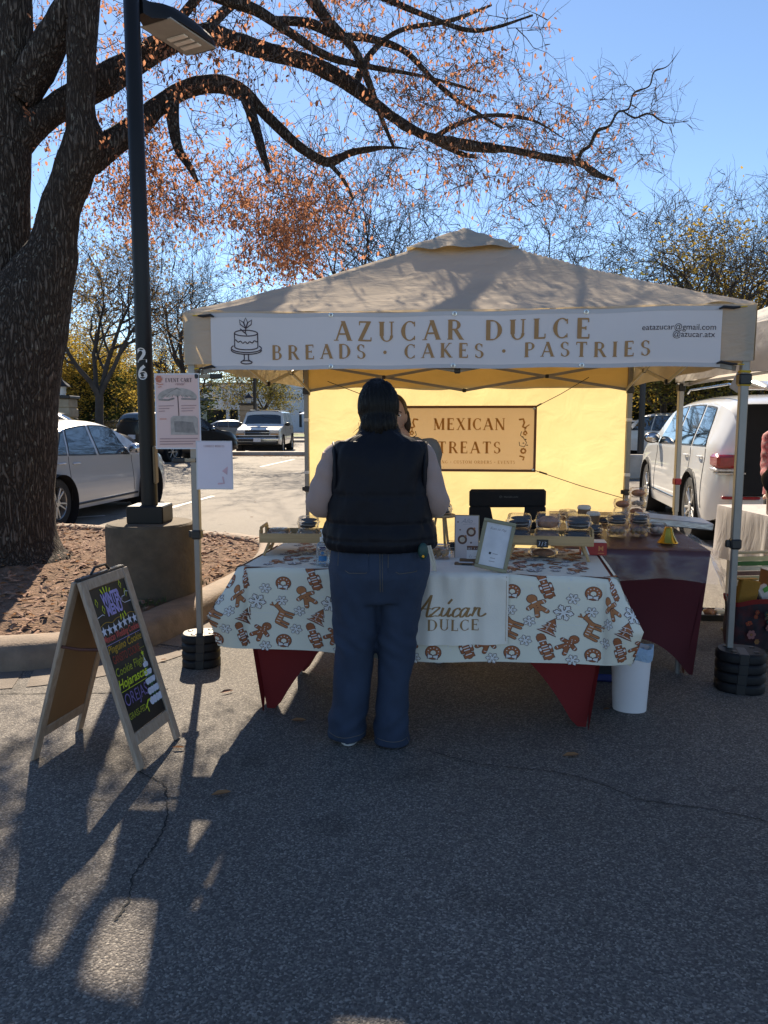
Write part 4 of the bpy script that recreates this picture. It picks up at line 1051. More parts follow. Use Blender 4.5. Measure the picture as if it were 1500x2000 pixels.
mb = MB().use(M_wall); mb.grid(wallf, 70, 44); mb.obj('back_wall', tent, smooth=180)
# dark binding down the right edge of the wall and ties
mb = MB().use(pmat('rust_binding', (0.3, 0.1, 0.03), .8)); mb.grid(lambda u, v: wallf(.992 + u * .012, v) + Vector((0, -.004, 0)), 1, 30); mb.obj('wall_binding', tent)
for x in (0, W):
    for z in (.95, 1.45): 
        mb = MB().use(M_white); mb.box((x, W - .003, z), (.05, .052, .03), .004); mb.obj('wall_tie', tent)
for x in (0, W):
    for k in range(5):
        mb = MB().use(M_yelst); mb.box((x, 0, 1.7 - k * .017), (.054, .054, .012), .004, Matrix.Rotation(.06 * (-1) ** k, 3, 'Y')); mb.obj('yellow_strap', tent)
# banner
S_ = lambda px: (1.086 + 4.336 * (px - 750) / 1500) / (.993 + .115 * (px - 750) / 1500)
bx0, bx1, bz0, bz1 = S_(418), S_(1403), 1.725, 2.035
banner = thing('banner', 'white banner reading AZUCAR DULCE breads cakes pastries across the tent front', 'banner', TM @ Vector((bx0, -.05, bz0)), TRZ)
Bw, Bh = bx1 - bx0, bz1 - bz0
def banf(u, v, h=0):
    s_ = u / Bw; w = .005 * math.sin(s_ * 21) * (1 - abs(2 * v / Bh - 1)) + .007 * noise.noise(Vector((s_ * 5, v * 4, 9)))
    return Vector((u, -h + w, v - .012 * math.sin(math.pi * s_) * (v / Bh) + .003 * math.sin(s_ * 30)))
mb = MB().use(M_ban); mb.grid(lambda u, v: banf(u * Bw, v * Bh), 90, 10); mb.obj('sheet', banner, smooth=180)
M_hem = cloth_mat('banner_hem', (0.62, 0.59, 0.6), (.4, .38, .36), .1, 2, .03)
hm = Print(banf, .0012)
for v0, v1 in ((.0, .022), (Bh - .022, Bh)):
    for k in range(44): hm.poly([(Bw * k / 44, v0), (Bw * (k + 1) / 44, v0), (Bw * (k + 1) / 44, v1), (Bw * k / 44, v1)], M_hem); hm.n = 0
hm.obj('hem', banner)['kind'] = 'stuff'
tz = lambda py, Y=4.25: P(750, py, Y).z - bz0
M_goldl = pmat('pale_gold_outline', (0.62, 0.5, 0.38), .7, .05)
for txt, px, py, h, wd, bold in (('AZUCAR DULCE', 1150, 664, .108, 657, 1.4), ('BREADS * CAKES * PASTRIES', 1266, 700, .08, 535, 1.35)):
    cx = (S_(px) + S_(wd)) / 2 - bx0; tw_ = S_(px) - S_(wd); nat = sum(SERIF[c][0] if c in SERIF else .4 for c in txt); sp = (tw_ / h - nat * 1.0) / (len(txt) - 1)
    if sp > .2: ws = 1.0
    pr = Print(banf, .0018)
    pr.text(txt, cx, tz(py), h, M_gold, sp=sp, bold=bold); pr.obj('lettering', banner)['kind'] = 'stuff'
pr = Print(banf, .0018)
pr.font('eatazucar@gmail.com', S_(1392) - bx0, tz(646, 4.12), .031, M_line, 'R', wscale=.98); pr.font('@azucar.atx', S_(1391) - bx0, tz(660, 4.12), .031, M_line, 'R', wscale=.98)
pr.obj('small_lettering', banner)['kind'] = 'stuff'
pr = Print(banf, .0018); c0 = S_(486) - bx0; zc = .15; lw = .006
def elli(cx, cy, rx, ry, a0, a1, n=20): return [(cx + rx * math.cos(R(a0 + (a1 - a0) * k / n)), cy + ry * math.sin(R(a0 + (a1 - a0) * k / n))) for k in range(n + 1)]
pr.line(elli(c0, .2, .066, .016, 0, 360), lw, M_line); pr.line(elli(c0, .125, .066, .016, 180, 360), lw, M_line)
pr.line([(c0 - .066, .2), (c0 - .066, .125)], lw, M_line); pr.line([(c0 + .066, .2), (c0 + .066, .125)], lw, M_line)
pr.line([(c0 - .066 + .132 * k / 24, .16 - .012 * math.sin(math.pi * k / 24) + .005 * math.sin(k * 1.3)) for k in range(25)], lw, M_line)
pr.line(elli(c0, .118, .086, .024, 150, 390), lw, M_line); pr.line(elli(c0, .108, .086, .024, 180, 360), lw, M_line)
pr.line([(c0 - .012, .084), (c0 - .012, .055), (c0 - .03, .042)], lw, M_line); pr.line([(c0 + .012, .084), (c0 + .012, .055), (c0 + .03, .042)], lw, M_line)
pr.line(elli(c0, .04, .032, .009, 0, 360), lw, M_line)
for a in (-35, 0, 35): pr.line([(c0 + .0, .225), (c0 + math.sin(R(a - 16)) * .04, .225 + math.cos(R(a - 16)) * .035), (c0 + math.sin(R(a)) * .062, .225 + math.cos(R(a)) * .058), (c0 + math.sin(R(a + 16)) * .04, .225 + math.cos(R(a + 16)) * .035), (c0, .225)], lw * .9, M_line)
pr.line([(c0, .225), (c0 - .004, .2), (c0 + .004, .19)], lw, M_line); pr.line([(c0 - .03, .222), (c0 - .012, .205), (c0, .198)], lw, M_line)
pr.obj('cake_logo', banner)
for px, py in ((650, 621), (888, 622), (1141, 614), (649, 711), (886, 712), (1135, 708)):
    z = bz1 - bz0 - .013 if py < 660 else .013
    MB().use(M_metal).lathe([(.009, 0), (.013, -.002), (.013, -.004), (.007, -.005), (.005, 0)], 12, banf(S_(px) - bx0, z), axis='Y').obj('grommet', banner)
for k, (px, py, lab) in enumerate(((1425, 604, 'upper right'), (1425, 706, 'lower right'), (405, 618, 'upper left'), (405, 706, 'lower left'))):
    z = bz1 - .02 if py < 660 else bz0 + .015; s0 = S_(1395 if px > 800 else 426); s1 = S_(1450 if px > 800 else 384)
    mb = MB().use(M_plast); a = TM @ Vector((s0, -.062, z)); b = TM @ Vector((s1, -.05, z + (.012 if py < 660 else -.006)))
    mb.tube([a, a.lerp(b, .15) + Vector((0, 0, .008)), a.lerp(b, .5), a.lerp(b, .75)], [.004, .008, .008, .005], 8); mb.use(M_yelst); mb.tube([a.lerp(b, .7), b], .003, 6)
    solo('bungee_clip', mb, 'black bungee clip with yellow cord at the %s corner of the front banner' % lab, 'clip', a, 'bungee clips of the front banner', world=True)
# weight plates
def weight(zc, lab, c, r, h, grp, rz):
    mb = MB().use(M_rub); n = 40; rg = []
    def outl(k, s): 
        a = 2 * math.pi * k / n; x = abs(math.cos(a)) ** .75 * math.copysign(1, math.cos(a)); y = abs(math.sin(a)) ** .85 * math.copysign(1, math.sin(a))
        return Vector((x * r * s, y * r * .86 * s, 0))
    for s, z in ((.93, 0), (1, .008), (1, h * .72), (.97, h * .86), (.9, h), (.001, h)): rg.append([outl(k, s) + Vector((0, 0, z)) for k in range(n)])
    mb.rings(rg)
    o = thing('weight_plate', lab, 'weight', (c[0], c[1], zc), rz, grp)
    mb.obj('plate', o, smooth=35)
    for (x, y) in ((-.55, .35), (.5, .42), (-.35, -.45), (.55, -.35)):
        MB().use(M_plast).lathe([(.016, h - .001), (.016, h + .003), (.012, h + .005), (.0001, h + .005)], 14, (x * r, y * r, 0)).obj('stud', o)
    mb = MB().use(M_plast); mb.box((.0, -r * .3, h * .5), (.05, r * 1.15, h + .004), .004); mb.obj('slot', o)
for (cx, nm, r, hh, grp, rz) in ((G(394, 1298), 'left', .112, .05, 'weight plates on the left front tent leg', .1), (G(1443, 1345), 'right', .127, .055, 'weight plates on the right front tent leg', -.35)):
    for k in range(4):
        weight(k * hh, '%s black weight plate of the stack on the %s front tent leg' % (['bottom', 'second lowest', 'third', 'topmost'][k], nm), cx, r, hh, grp, rz + .03 * k)

# ------------------------------------------------------------ treats sign hanging on the back wall
M_sign = cloth_mat('treats_sign_vinyl', (0.68, 0.55, 0.46), (.92, .76, .68), .48, 2, .04, folds=.15, fscale=2, fstretch=(.4, 1, 6))
M_signb = pmat('sign_border_brown', (0.2, 0.09, 0.05), .7, .08)
M_ochre = cloth_mat('ochre_print', (0.48, 0.25, 0.09), (.5, .27, .1), .42, 2, .04)
sc0 = P(914, 857, 6.95); sgn = thing('hanging_sign', 'brown bordered sign reading MEXICAN TREATS hung before the yellow wall', 'sign', sc0, TRZ)
hw, hh = .595, .285
mb = MB().use(M_sign); mb.grid(lambda u, v: Vector(((u - .5) * 2 * hw, 0, (v - .5) * 2 * hh)), 4, 2); mb.obj('panel', sgn)
for a, b in (((-hw, -hh), (hw, -hh)), ((-hw, hh), (hw, hh)), ((-hw, -hh), (-hw, hh)), ((hw, -hh), (hw, hh))):
    mb = MB().use(M_signb); mb.box(((a[0] + b[0]) / 2, 0, (a[1] + b[1]) / 2), (abs(b[0] - a[0]) + .022, .012, abs(b[1] - a[1]) + .022), .003); mb.obj('border', sgn)
sf = flat_on((0, -.0035, 0), (1, 0, 0), (0, 0, 1))
q = lambda px: (px - 914) / 215.0; qz = lambda py: (857 - py) / 215.0
pr = Print(sf); pr.text('MEXICAN', q(916), qz(840), .105, M_ochre, sp=.14, wscale=.98, bold=1.3); pr.text('TREATS', q(916), qz(885), .105, M_ochre, sp=.2, wscale=.98, bold=1.3)
pr.obj('lettering', sgn)['kind'] = 'stuff'
pr = Print(sf); pr.text('CATERING * CUSTOM ORDERS * EVENTS', q(918), qz(905), .028, M_ochre, sp=.2); pr.obj('small_lettering', sgn)['kind'] = 'stuff'
for sg in (1, -1):
    pr = Print(sf); X_ = lambda px: sg * q(px)
    pr.line([(X_(1012), qz(820)), (X_(1019), qz(819)), (X_(1021), qz(826)), (X_(1018), qz(834)), (X_(1024), qz(836))], .016, M_ochre)
    pr.line([(X_(1030), qz(830)), (X_(1022), qz(836)), (X_(1023), qz(842))], .01, M_ochre)
    for k in range(6): pr.disc(X_(1023) + .014 * math.cos(k), qz(846) + .014 * math.sin(k), .008, M_ochre, 8)
    pr.line([(X_(1016), qz(843)), (X_(1014), qz(850)), (X_(1020), qz(855)), (X_(1026), qz(864)), (X_(1022), qz(872)), (X_(1013), qz(870)), (X_(1012), qz(863))], .006, M_line)
    for a, b in ((1018, 853), (1024, 858), (1020, 865), (1027, 869)): pr.disc(X_(a), qz(b), .009, M_line, 8, .005)
    for k in range(8): pr.disc(X_(1020) + .02 * math.cos(k * .785), qz(880) + .02 * math.sin(k * .785), .009, M_ochre, 8)
    pr.line([(X_(1014), qz(890)), (X_(1022), qz(892)), (X_(1020), qz(897))], .014, M_ochre)
    pr.obj('flower_scroll', sgn)
for (px, py) in ((1039, 799), (1039, 916)):
    MB().use(M_metal).lathe([(.008, 0), (.012, -.004), (.006, -.006)], 10, (q(px), -.006, qz(py)), axis='Y').obj('grommet', sgn)
for a, b, lab in (((1042, 797), (1150, 737), 'thin dark cord from the upper right corner of the treats sign to the roof frame'), ((1042, 918), (1224, 975), 'thin dark cord from the lower right corner of the treats sign to the tent leg'), ((788, 797), (640, 745), 'thin cord from the upper left corner of the treats sign, hidden behind the customer')):
    p0 = P(*a, 6.93); p1 = P(*b, 7.05); mb = MB().use(M_plast); mb.tube([p0, p0.lerp(p1, .5) - Vector((0, 0, .01)), p1], .0035, 6); mb.tube([p0.lerp(p1, .06), p0.lerp(p1, .14)], .008, 6)
    solo('cord', mb, lab, 'cord', p0, 'cords holding the treats sign', world=True)

# ------------------------------------------------------------ laminated posters on the left leg
M_pink = pmat('pink_poster_paper', (0.78, 0.52, 0.48), .35, .06, 2)
M_lav = pmat('lavender_paper', (0.74, 0.66, 0.74), .35, .05, 3)
M_lam = pmat('laminate_edge', (0.62, 0.6, 0.66), .2, .03)
M_inkb = pmat('brown_ink', (0.1, 0.05, 0.05), .6); M_inkg = pmat('grey_photo_ink', (0.27, 0.23, 0.21), .6, .25, 30); M_inkl = pmat('pale_photo_ink', (0.45, 0.38, 0.34), .6, .2, 25)
M_inkr = pmat('coral_ink', (0.62, 0.2, 0.13), .6, .15, 20); M_inkf = pmat('faint_ink', (0.42, 0.24, 0.24), .6); M_cream = pmat('cream_ink', (0.62, 0.57, 0.42), .6)
def poster(nm, lab, corners, mat, Y, rz):
    (x0, y0, x1, y1) = corners; c = P((x0 + x1) / 2, y1, Y); s_ = P(x1, y1, Y).x - P(x0, y1, Y).x; hgt = P(x0, y0, Y).z - P(x0, y1, Y).z
    t = thing(nm, lab, 'poster', c, rz)
    f = lambda u, v, h: Vector((u, -h + .006 * math.sin(v / hgt * 3 + u * 6), v))
    mb = MB().use(M_lam); mb.grid(lambda u, v: f((u - .5) * s_, v * hgt, 0), 6, 12); o = mb.obj('laminate', t, smooth=180)
    pr = Print(f, .0006, .00005)
    for i in range(8):
        for k in range(6):
            m_ = .008; uu = lambda a: -s_ / 2 + m_ + (s_ - 2 * m_) * a; vv = lambda a: m_ + (hgt - 2 * m_) * a
            pr.n = 0; pr.poly([(uu(k / 6), vv(i / 8)), (uu((k + 1) / 6), vv(i / 8)), (uu((k + 1) / 6), vv((i + 1) / 8)), (uu(k / 6), vv((i + 1) / 8))], mat)
    o2 = pr.obj('paper', t); o2.data.name = 'paper'
    return t, f, s_, hgt
t, f, w, h = poster('event_poster', 'pink laminated EVENT CART poster with a parasol and cart picture on the left tent leg', (304, 729, 394, 877), M_pink, 4.37, -.08)
pr = Print(f, .0022, .00005)
pr.text('EVENT CART', .012, h * .885, .022, M_inkb, sp=.1, wscale=.82); pr.font('rental', .02, h * .845, .016, M_inkf, shear=.5)
for a in range(6): pr.disc(-w * .39 + .012 * math.cos(a), h * .925 + .012 * math.sin(a), .009, M_inkr, 8)
pr.line([(-w * .45, h * .87), (-w * .38, h * .85), (-w * .3, h * .86)], .004, M_inkr); pr.line([(-w * .42, h * .82), (-w * .34, h * .825)], .004, M_inkr)
um = [(w * .44 * math.cos(R(a)), h * .68 + h * .13 * math.sin(R(a))) for a in range(0, 181, 12)] + [(-w * .44 + w * .88 * k / 10, h * .68 - .004 - (.012 if k % 2 else 0) + .02 * math.sin(math.pi * k / 10)) for k in range(11)]
pr.poly(um, M_inkl)
for k in range(-3, 4): pr.line([(0, h * .81), (k * w * .12, h * .685)], .0035, M_inkg)
pr.line([(-w * .4, h * .655), (-w * .2, h * .65), (-w * .08, h * .67)], .01, M_inkg); pr.line([(w * .1, h * .665), (w * .4, h * .66)], .009, M_inkg)
pr.line([(.003, h * .7), (.006, h * .44)], .0045, M_inkb)
for k in range(3): pr.line([(-w * .42, h * (.57 - .035 * k)), (-w * (.08 + .1 * k), h * (.575 - .035 * k))], .004, M_inkf); pr.line([(w * .08, h * (.575 - .035 * k)), (w * (.42 - .04 * k), h * (.58 - .035 * k))], .004, M_inkf)
pr.poly([(-w * .16, h * .19), (w * .44, h * .19), (w * .44, h * .41), (w * .38, h * .44), (-w * .1, h * .44), (-w * .16, h * .41)], M_inkl)
pr.poly([(-w * .1, h * .215), (w * .39, h * .215), (w * .39, h * .37), (-w * .1, h * .37)], M_inkg); pr.poly([(-w * .06, h * .24), (w * .35, h * .24), (w * .35, h * .345), (-w * .06, h * .345)], M_cream)
pr.font('Azúcar', w * .14, h * .285, .018, M_inkf, shear=.4)
pr.line([(-w * .4, h * .4), (-w * .25, h * .4)], .004, M_inkr)
for k in range(3): pr.line([(-w * .4, h * (.135 - .035 * k)), (w * (.42 - .05 * k), h * (.14 - .035 * k))], .005, M_inkf)
pr.obj('print', t)['kind'] = 'stuff'
t, f, w, h = poster('contact_poster', 'white laminated CONNECT WITH US sheet clipped below the pink poster', (384, 861, 456, 956), M_lav, 4.35, -.05)
pr = Print(f, .0022, .00005); pr.text('CONNECT WITH US', .0, h * .87, .012, M_inkf, sp=.12, wscale=.75)
M_blush = pmat('blush_ink', (0.66, 0.42, 0.48), .6, .2, 20); pr.poly([(w * .2, h * .38), (w * .36, h * .48), (w * .34, h * .3)], M_blush); pr.line([(w * .1, h * .12), (w * .25, h * .13), (w * .22, h * .25)], .01, M_blush)
pr.obj('print', t)['kind'] = 'stuff'
for (x0, x1, py, lab) in ((380, 432, 735, 'black and beige clamp holding the pink poster top to the tent leg'), (338, 390, 899, 'beige and black clamp holding the lower sheet to the tent leg')):
    a = P(x0, py, 4.36); b = P(x1, py, 4.4); M_bg = pmat('beige_grip', (0.4, 0.32, 0.22), .5)
    t = thing('spring_clamp', lab, 'clamp', a, 0, 'clamps on the left tent leg')
    mb = MB().use(M_bg); mb.bar(a.lerp(b, .1), a.lerp(b, .95), .012, .02, .004); mb.obj('jaw', t, True)
    e0, e1 = ((0, .2), (.55, 1.05)) if x0 == 380 else ((-.05, .45), (.82, 1.08))
    for e in (e0, e1): mb = MB().use(M_plast); mb.bar(a.lerp(b, e[0]), a.lerp(b, e[1]), .018, .028, .006); mb.obj('grip', t, True)

# ============================================================ TABLES
def red_cover_table(nm, lab, loc, rz, L, D, H, mat, arch_f, arch_s):
    t = thing(nm, lab, 'table', loc, rz)
    mb = MB().use(mat)
    def side(A, B, nrm, A_arch, p=2.2):
        A = Vector(A); B = Vector(B); nrm = Vector(nrm)
        def f(u, v):
            t_ = abs(2 * u - 1); zb = .004 + A_arch * (1 - min(1, t_ / .93) ** p)
            z = zb + (H - zb) * v
            pin = .10 * (1 - z / H) * (1 if t_ > .93 else t_)      # legs run in a little towards the foot
            uu = .5 + (u - .5) * (1 - .11 * (1 - z / H))
            inn = .04 * math.sin(math.pi * min(1, z / H)) * (1 - t_ ** 4) + .09 * (1 - z / H)
            q_ = A.lerp(B, uu) - nrm * inn
            return Vector((q_.x, q_.y, z))
        mb.grid(f, 40, 16)
    side((0, 0, 0), (L, 0, 0), (0, -1, 0), arch_f); side((L, 0, 0), (L, D, 0), (1, 0, 0), arch_s); side((L, D, 0), (0, D, 0), (0, 1, 0), arch_f); side((0, D, 0), (0, 0, 0), (-1, 0, 0), arch_s)
    mb.grid(lambda u, v: Vector((u * L, v * D, H)), 8, 4)
    mb.obj('stretch_cover', t, smooth=50)
    for (x, y) in ((.12, .12), (L - .12, .12), (L - .12, D - .12), (.12, D - .12)):
        MB().use(M_alu).tube([(x, y, .0), (x, y, H - .02)], .014, 8).obj('leg', t)
    mb = MB().use(M_plast); mb.box((L / 2, D / 2, H - .025), (L - .04, D - .04, .035), .01); mb.obj('tabletop', t)
    return t
M_red = pmat('dark_red_stretch_cloth', (0.19, 0.005, 0.007), .7, .08, 3, .1, 300)
M_maroon = pmat('maroon_stretch_cloth', (0.1, 0.007, 0.014), .7, .08, 3, .1, 300)
FRZ = math.atan2(-.155, .988); TL, TD, TH_ = 1.76, .76, .74
TF = Vector((-.70, 3.665, 0))
red_cover_table('folding_table', 'front folding table in a dark red stretch cover under the gingerbread cloth', TF, FRZ, TL, TD, TH_, M_red, .52, .4)
SF = Vector((1.03, 4.27, 0)); SL, SD = .77, 1.78
red_cover_table('folding_table', 'side folding table in a maroon stretch cover under clear plastic at the right', SF, FRZ, SL, SD, .735, M_maroon, .2, .45)
FM = Matrix.Translation(TF) @ Matrix.Rotation(FRZ, 4, 'Z'); SM = Matrix.Translation(SF) @ Matrix.Rotation(FRZ, 4, 'Z')

# gingerbread tablecloth: u runs round the table edge from the back left corner over the front to the back right, v is the drop
M_gc = pmat('pale_mint_tablecloth', (0.78, 0.74, 0.62), .75, .03, 3, .06, 200)
tc_ = thing('tablecloth', 'pale blue Christmas tablecloth printed with gingerbread men and snowflakes', 'tablecloth', TF + Vector((0, 0, 0)), FRZ)
CR = .05; CZ = TH_ + .006; DROP = .415; CA = .34      # extra cloth gathered at each corner
def cl_edge(u):
    """u: 0 at front left corner, TL at front right corner; beyond = round the corners"""
    if u < -CA / 2: return Vector((0, -u - CA / 2)), Vector((-1, 0)), 0
    if u < CA / 2:
        k = (u + CA / 2) / CA; a = math.pi + k * math.pi / 2; return Vector((CR, CR)) + CR * Vector((math.cos(a), math.sin(a))), Vector((math.cos(a), math.sin(a))), (1 - abs(2 * k - 1)) ** .85
    if u < TL - CA / 2: return Vector((CR + (u - CA / 2) / (TL - CA) * (TL - 2 * CR), 0)), Vector((0, -1)), 0
    if u < TL + CA / 2:
        k = (u - TL + CA / 2) / CA; a = -math.pi / 2 + k * math.pi / 2; return Vector((TL - CR, CR)) + CR * Vector((math.cos(a), math.sin(a))), Vector((math.cos(a), math.sin(a))), (1 - abs(2 * k - 1)) ** .85
    return Vector((TL, u - TL - CA / 2)), Vector((1, 0)), 0
def clothf(u, v, h=0):
    if v < 0:                                   # top
        e, n_, c = cl_edge(min(max(u, 0), TL)); x = CR + (min(max(u, 0), TL)) / TL * (TL - 2 * CR)
        return Vector((x, -v + .0, CZ + h + .002 * noise.noise(Vector((x * 9, v * 9, 0)))))
    e, n_, c = cl_edge(u); s_ = v / DROP
    rnd = .018
    out = rnd * min(1, v / .03) ** .5
    flare = c * .17 * min(1, s_ / .6) ** 1.1 * (1 - .3 * max(0, (s_ - .6) / .4))
    wav = (.010 * math.sin(u * 9 + .6) + .004 * math.sin(u * 19 + 2) + .012 * noise.noise(Vector((u * 3, v * 2, 5)))) * s_
    side = (1 if (u < -CA / 2 or u > TL + CA / 2) else 0)
    o = out + flare + wav + .03 * s_ * (1 - c) + side * .04 * s_
    z = CZ - max(0, v - .012) - (0.0 if c == 0 else -.03 * c * s_) + .012 * math.sin(u * 5.2) * s_
    p = Vector((e.x, e.y, z)) + Vector((n_.x, n_.y, 0)) * (o + h)
    return p
mb = MB().use(M_gc)
U0, U1 = -CA / 2 - .7, TL + CA / 2 + .7
mb.grid(lambda a, b: clothf(U0 + (U1 - U0) * a, DROP * b), 260, 20)
mb.grid(lambda a, b: Vector((CR * .3 + a * (TL - CR * .6), .0 + b * .76, CZ + .002 * noise.noise(Vector((a * 12, b * 6, 0))))), 30, 14)
mb.obj('cloth', tc_, smooth=180)
Gb = pmat('gingerbread_print', (0.38, 0.12, 0.045), .75, .12, 30); Gl = pmat('light_gingerbread_print', (0.48, 0.18, 0.07), .75, .1, 30); Gd = pmat('dark_outline_print', (0.1, 0.035, 0.03), .75); Gw = pmat('icing_white_print', (0.74, 0.72, 0.7), .75, .02)
def icon(pr, kind, cx, cy, s, rot):
    pr.n = 0
    cr, sr = math.cos(rot), math.sin(rot)
    T = lambda x, y: (cx + (x * cr - y * sr) * s, cy + (x * sr + y * cr) * s)
    def L(pts, w, m):
        q_ = [T(*p) for p in pts]; o_ = []
        for a, b in zip(q_, q_[1:]):
            for k in range(5): o_.append((a[0] + (b[0] - a[0]) * k / 5, a[1] + (b[1] - a[1]) * k / 5))
        pr.line(o_ + [q_[-1]], w * s, m)
    def tri(pts, m):
        pr.n += 1; h = pr.base + pr.step * (pr.n % pr.cyc); pr.mb.use(m)
        for c_ in range(1, len(pts) - 1):
            A, B, Cc = Vector(pts[0]), Vector(pts[c_]), Vector(pts[c_ + 1]); n = 5; idx = {}; vs = []
            for i in range(n + 1):
                for j in range(n + 1 - i): idx[(i, j)] = len(vs); q_ = A + (B - A) * i / n + (Cc - A) * j / n; vs.append(pr.f(q_.x, q_.y, h))
            F = [(idx[(i, j)], idx[(i + 1, j)], idx[(i, j + 1)]) for i in range(n) for j in range(n - i)] + [(idx[(i + 1, j)], idx[(i + 1, j + 1)], idx[(i, j + 1)]) for i in range(n - 1) for j in range(n - 1 - i)]
            pr.mb.add(vs, F)
    def D(x, y, r, m, ry=None, n=12):
        if r < .1: pr.poly([T(x + r * math.cos(2 * math.pi * k / 6), y + r * math.sin(2 * math.pi * k / 6)) for k in range(6)], m); return
        pr.n += 1; h = pr.base + pr.step * (pr.n % pr.cyc); pr.mb.use(m); K = 4 if r > .3 else 2
        vs = [pr.f(*T(x, y), h)] + [pr.f(*T(x + r * q_ / K * math.cos(2 * math.pi * k / n), y + (ry or r) * q_ / K * math.sin(2 * math.pi * k / n)), h) for q_ in range(1, K + 1) for k in range(n)]
        F = [(0, k + 1, (k + 1) % n + 1) for k in range(n)] + [(1 + q_ * n + k, 1 + q_ * n + (k + 1) % n, 1 + (q_ + 1) * n + (k + 1) % n, 1 + (q_ + 1) * n + k) for q_ in range(K - 1) for k in range(n)]
        pr.mb.add(vs, F)
    if kind == 'donut':
        D(0, 0, .54, Gd, n=20); D(0, 0, .5, Gb, n=20); D(0, .02, .21, Gd, n=14); D(0, .02, .18, M_gc, n=14)
        for k in range(10): D(.35 * math.cos(k * .63 + .3), .35 * math.sin(k * .63 + .3), .045, Gw, n=6)
        for q_ in ([(0, .2), (-.38, .1), (-.36, .5), (0, .4)], [(0, .2), (.38, .1), (.36, .5), (0, .4)]): tri([T(*p) for p in q_], Gd)
        for q_ in ([(-.02, .24), (-.33, .16), (-.31, .45), (-.02, .36)], [(.02, .24), (.33, .16), (.31, .45), (.02, .36)]): tri([T(*p) for p in q_], Gw)
        L([(-.1, .12), (0, .3), (.1, .12)], .04, Gd)
    elif kind == 'man' or kind == 'man2':
        c = Gb if kind == 'man' else Gl
        for m_, e in ((Gd, .03), (c, 0)):
            D(0, -.42, .24 + e, m_); L([(0, -.2), (0, .2)], .34 + e * 2, m_); L([(-.05, -.1), (-.42, -.02)], .19 + e * 2, m_); L([(.05, -.1), (.42, -.02)], .19 + e * 2, m_); L([(-.08, .15), (-.26, .55)], .2 + e * 2, m_); L([(.08, .15), (.26, .55)], .2 + e * 2, m_)
        for sx in (-1, 1): L([(sx * .2, .52), (sx * .34, .46)], .04, Gw); L([(sx * .4, -.11), (sx * .42, .07)], .04, Gw)
        if kind == 'man':
            for k in range(8): D(.14 * math.cos(k * 2.4) * (.5 + .08 * k), -.42 + .09 * k + .0, .03, Gw, n=6)
        else: L([(-.1, -.2), (.1, -.2)], .07, Gw); D(0, .02, .03, Gd, n=6); D(0, .14, .03, Gd, n=6)
    elif kind in ('snow', 'bigsnow'):
        for m_, w in ((Gd, .2), (Gw, .12)):
            for k in range(6):
                a = k * math.pi / 3; c_, s_ = math.cos(a), math.sin(a); L([(0, 0), (.48 * c_, .48 * s_)], w, m_)
                for d in (-.6, .6): L([(.26 * c_, .26 * s_), (.26 * c_ + .17 * math.cos(a + d), .26 * s_ + .17 * math.sin(a + d))], w * .85, m_)
    elif kind == 'tree':
        for k, (y0, w_) in enumerate(((-.55, .24), (-.3, .36), (-.02, .48))):
            tri([T(0, y0 - .06), T(-w_ - .05, y0 + .42), T(w_ + .05, y0 + .42)], Gd)
        for k, (y0, w_) in enumerate(((-.55, .24), (-.3, .36), (-.02, .48))):
            tri([T(0, y0), T(-w_, y0 + .38), T(w_, y0 + .38)], Gb); L([(-w_ * .9, y0 + .35), (0, y0 + .3), (w_ * .9, y0 + .35)], .03, Gw)
        for k in range(7): D(.2 * math.cos(k * 2.1), -.3 + .1 * k, .035, Gw, n=6)
    elif kind == 'deer':
        for m_, e in ((Gd, .025), (Gl, 0)):
            L([(-.3, .05), (.22, .02)], .26 + e * 2, m_)
            for x in (-.38, -.22, .12, .28): L([(x, .1), (x * 1.1, .5)], .1 + e * 2, m_)
            L([(.25, 0), (.42, -.32)], .16 + e * 2, m_); L([(.4, -.34), (.6, -.3)], .15 + e * 2, m_); L([(.4, -.4), (.36, -.62)], .05 + e, m_); L([(.38, -.5), (.5, -.6)], .04 + e, m_)
        for k in range(4): L([(-.28 + k * .14, -.04), (-.28 + k * .14, .12)], .035, Gw)
    elif kind == 'nut':
        for m_, e in ((Gd, .025), (Gb, 0)):
            L([(0, -.55), (0, -.45)], .34 + e * 2, m_); L([(0, -.4), (0, .45)], .24 + e * 2, m_); L([(-.2, -.1), (-.2, .2)], .1 + e * 2, m_); L([(.2, -.1), (.2, .2)], .1 + e * 2, m_); tri([T(-.2 - e, .5 + e), T(.2 + e, .5 + e), T(.2 + e, .32 - e), T(-.2 - e, .32 - e)], m_)
        L([(-.13, -.36), (.13, -.36)], .05, Gw)
        for y in (-.1, .02, .14, .36): L([(-.11, y), (.11, y)], .045, Gw)
        L([(-.2, -.02), (-.2, .03)], .1, Gw); L([(.2, -.02), (.2, .03)], .1, Gw); D(0, -.25, .04, Gw, n=6)
k0 = .000692
TILE = [('donut', 0, 0, .068, .1), ('snow', 73, -85, .052, .2), ('nut', 185, -35, .11, -.35), ('man', 310, -65, .085, .75), ('man2', 135, 90, .09, -.55), ('snow', 335, 40, .052, .1), ('bigsnow', 285, 135, .078, .15), ('snow', -8, 125, .05, 0), ('snow', 98, 197, .05, .4), ('deer', 425, 235, .105, -1.15), ('tree', 212, 235, .088, .45)]
pr = Print(clothf, .0016, .00002, 120)
tu, tv = 445 * k0, 412 * k0
u_don = .0 + (540 - 20) * k0 * 1.0 - .04
gg = random.Random(5)
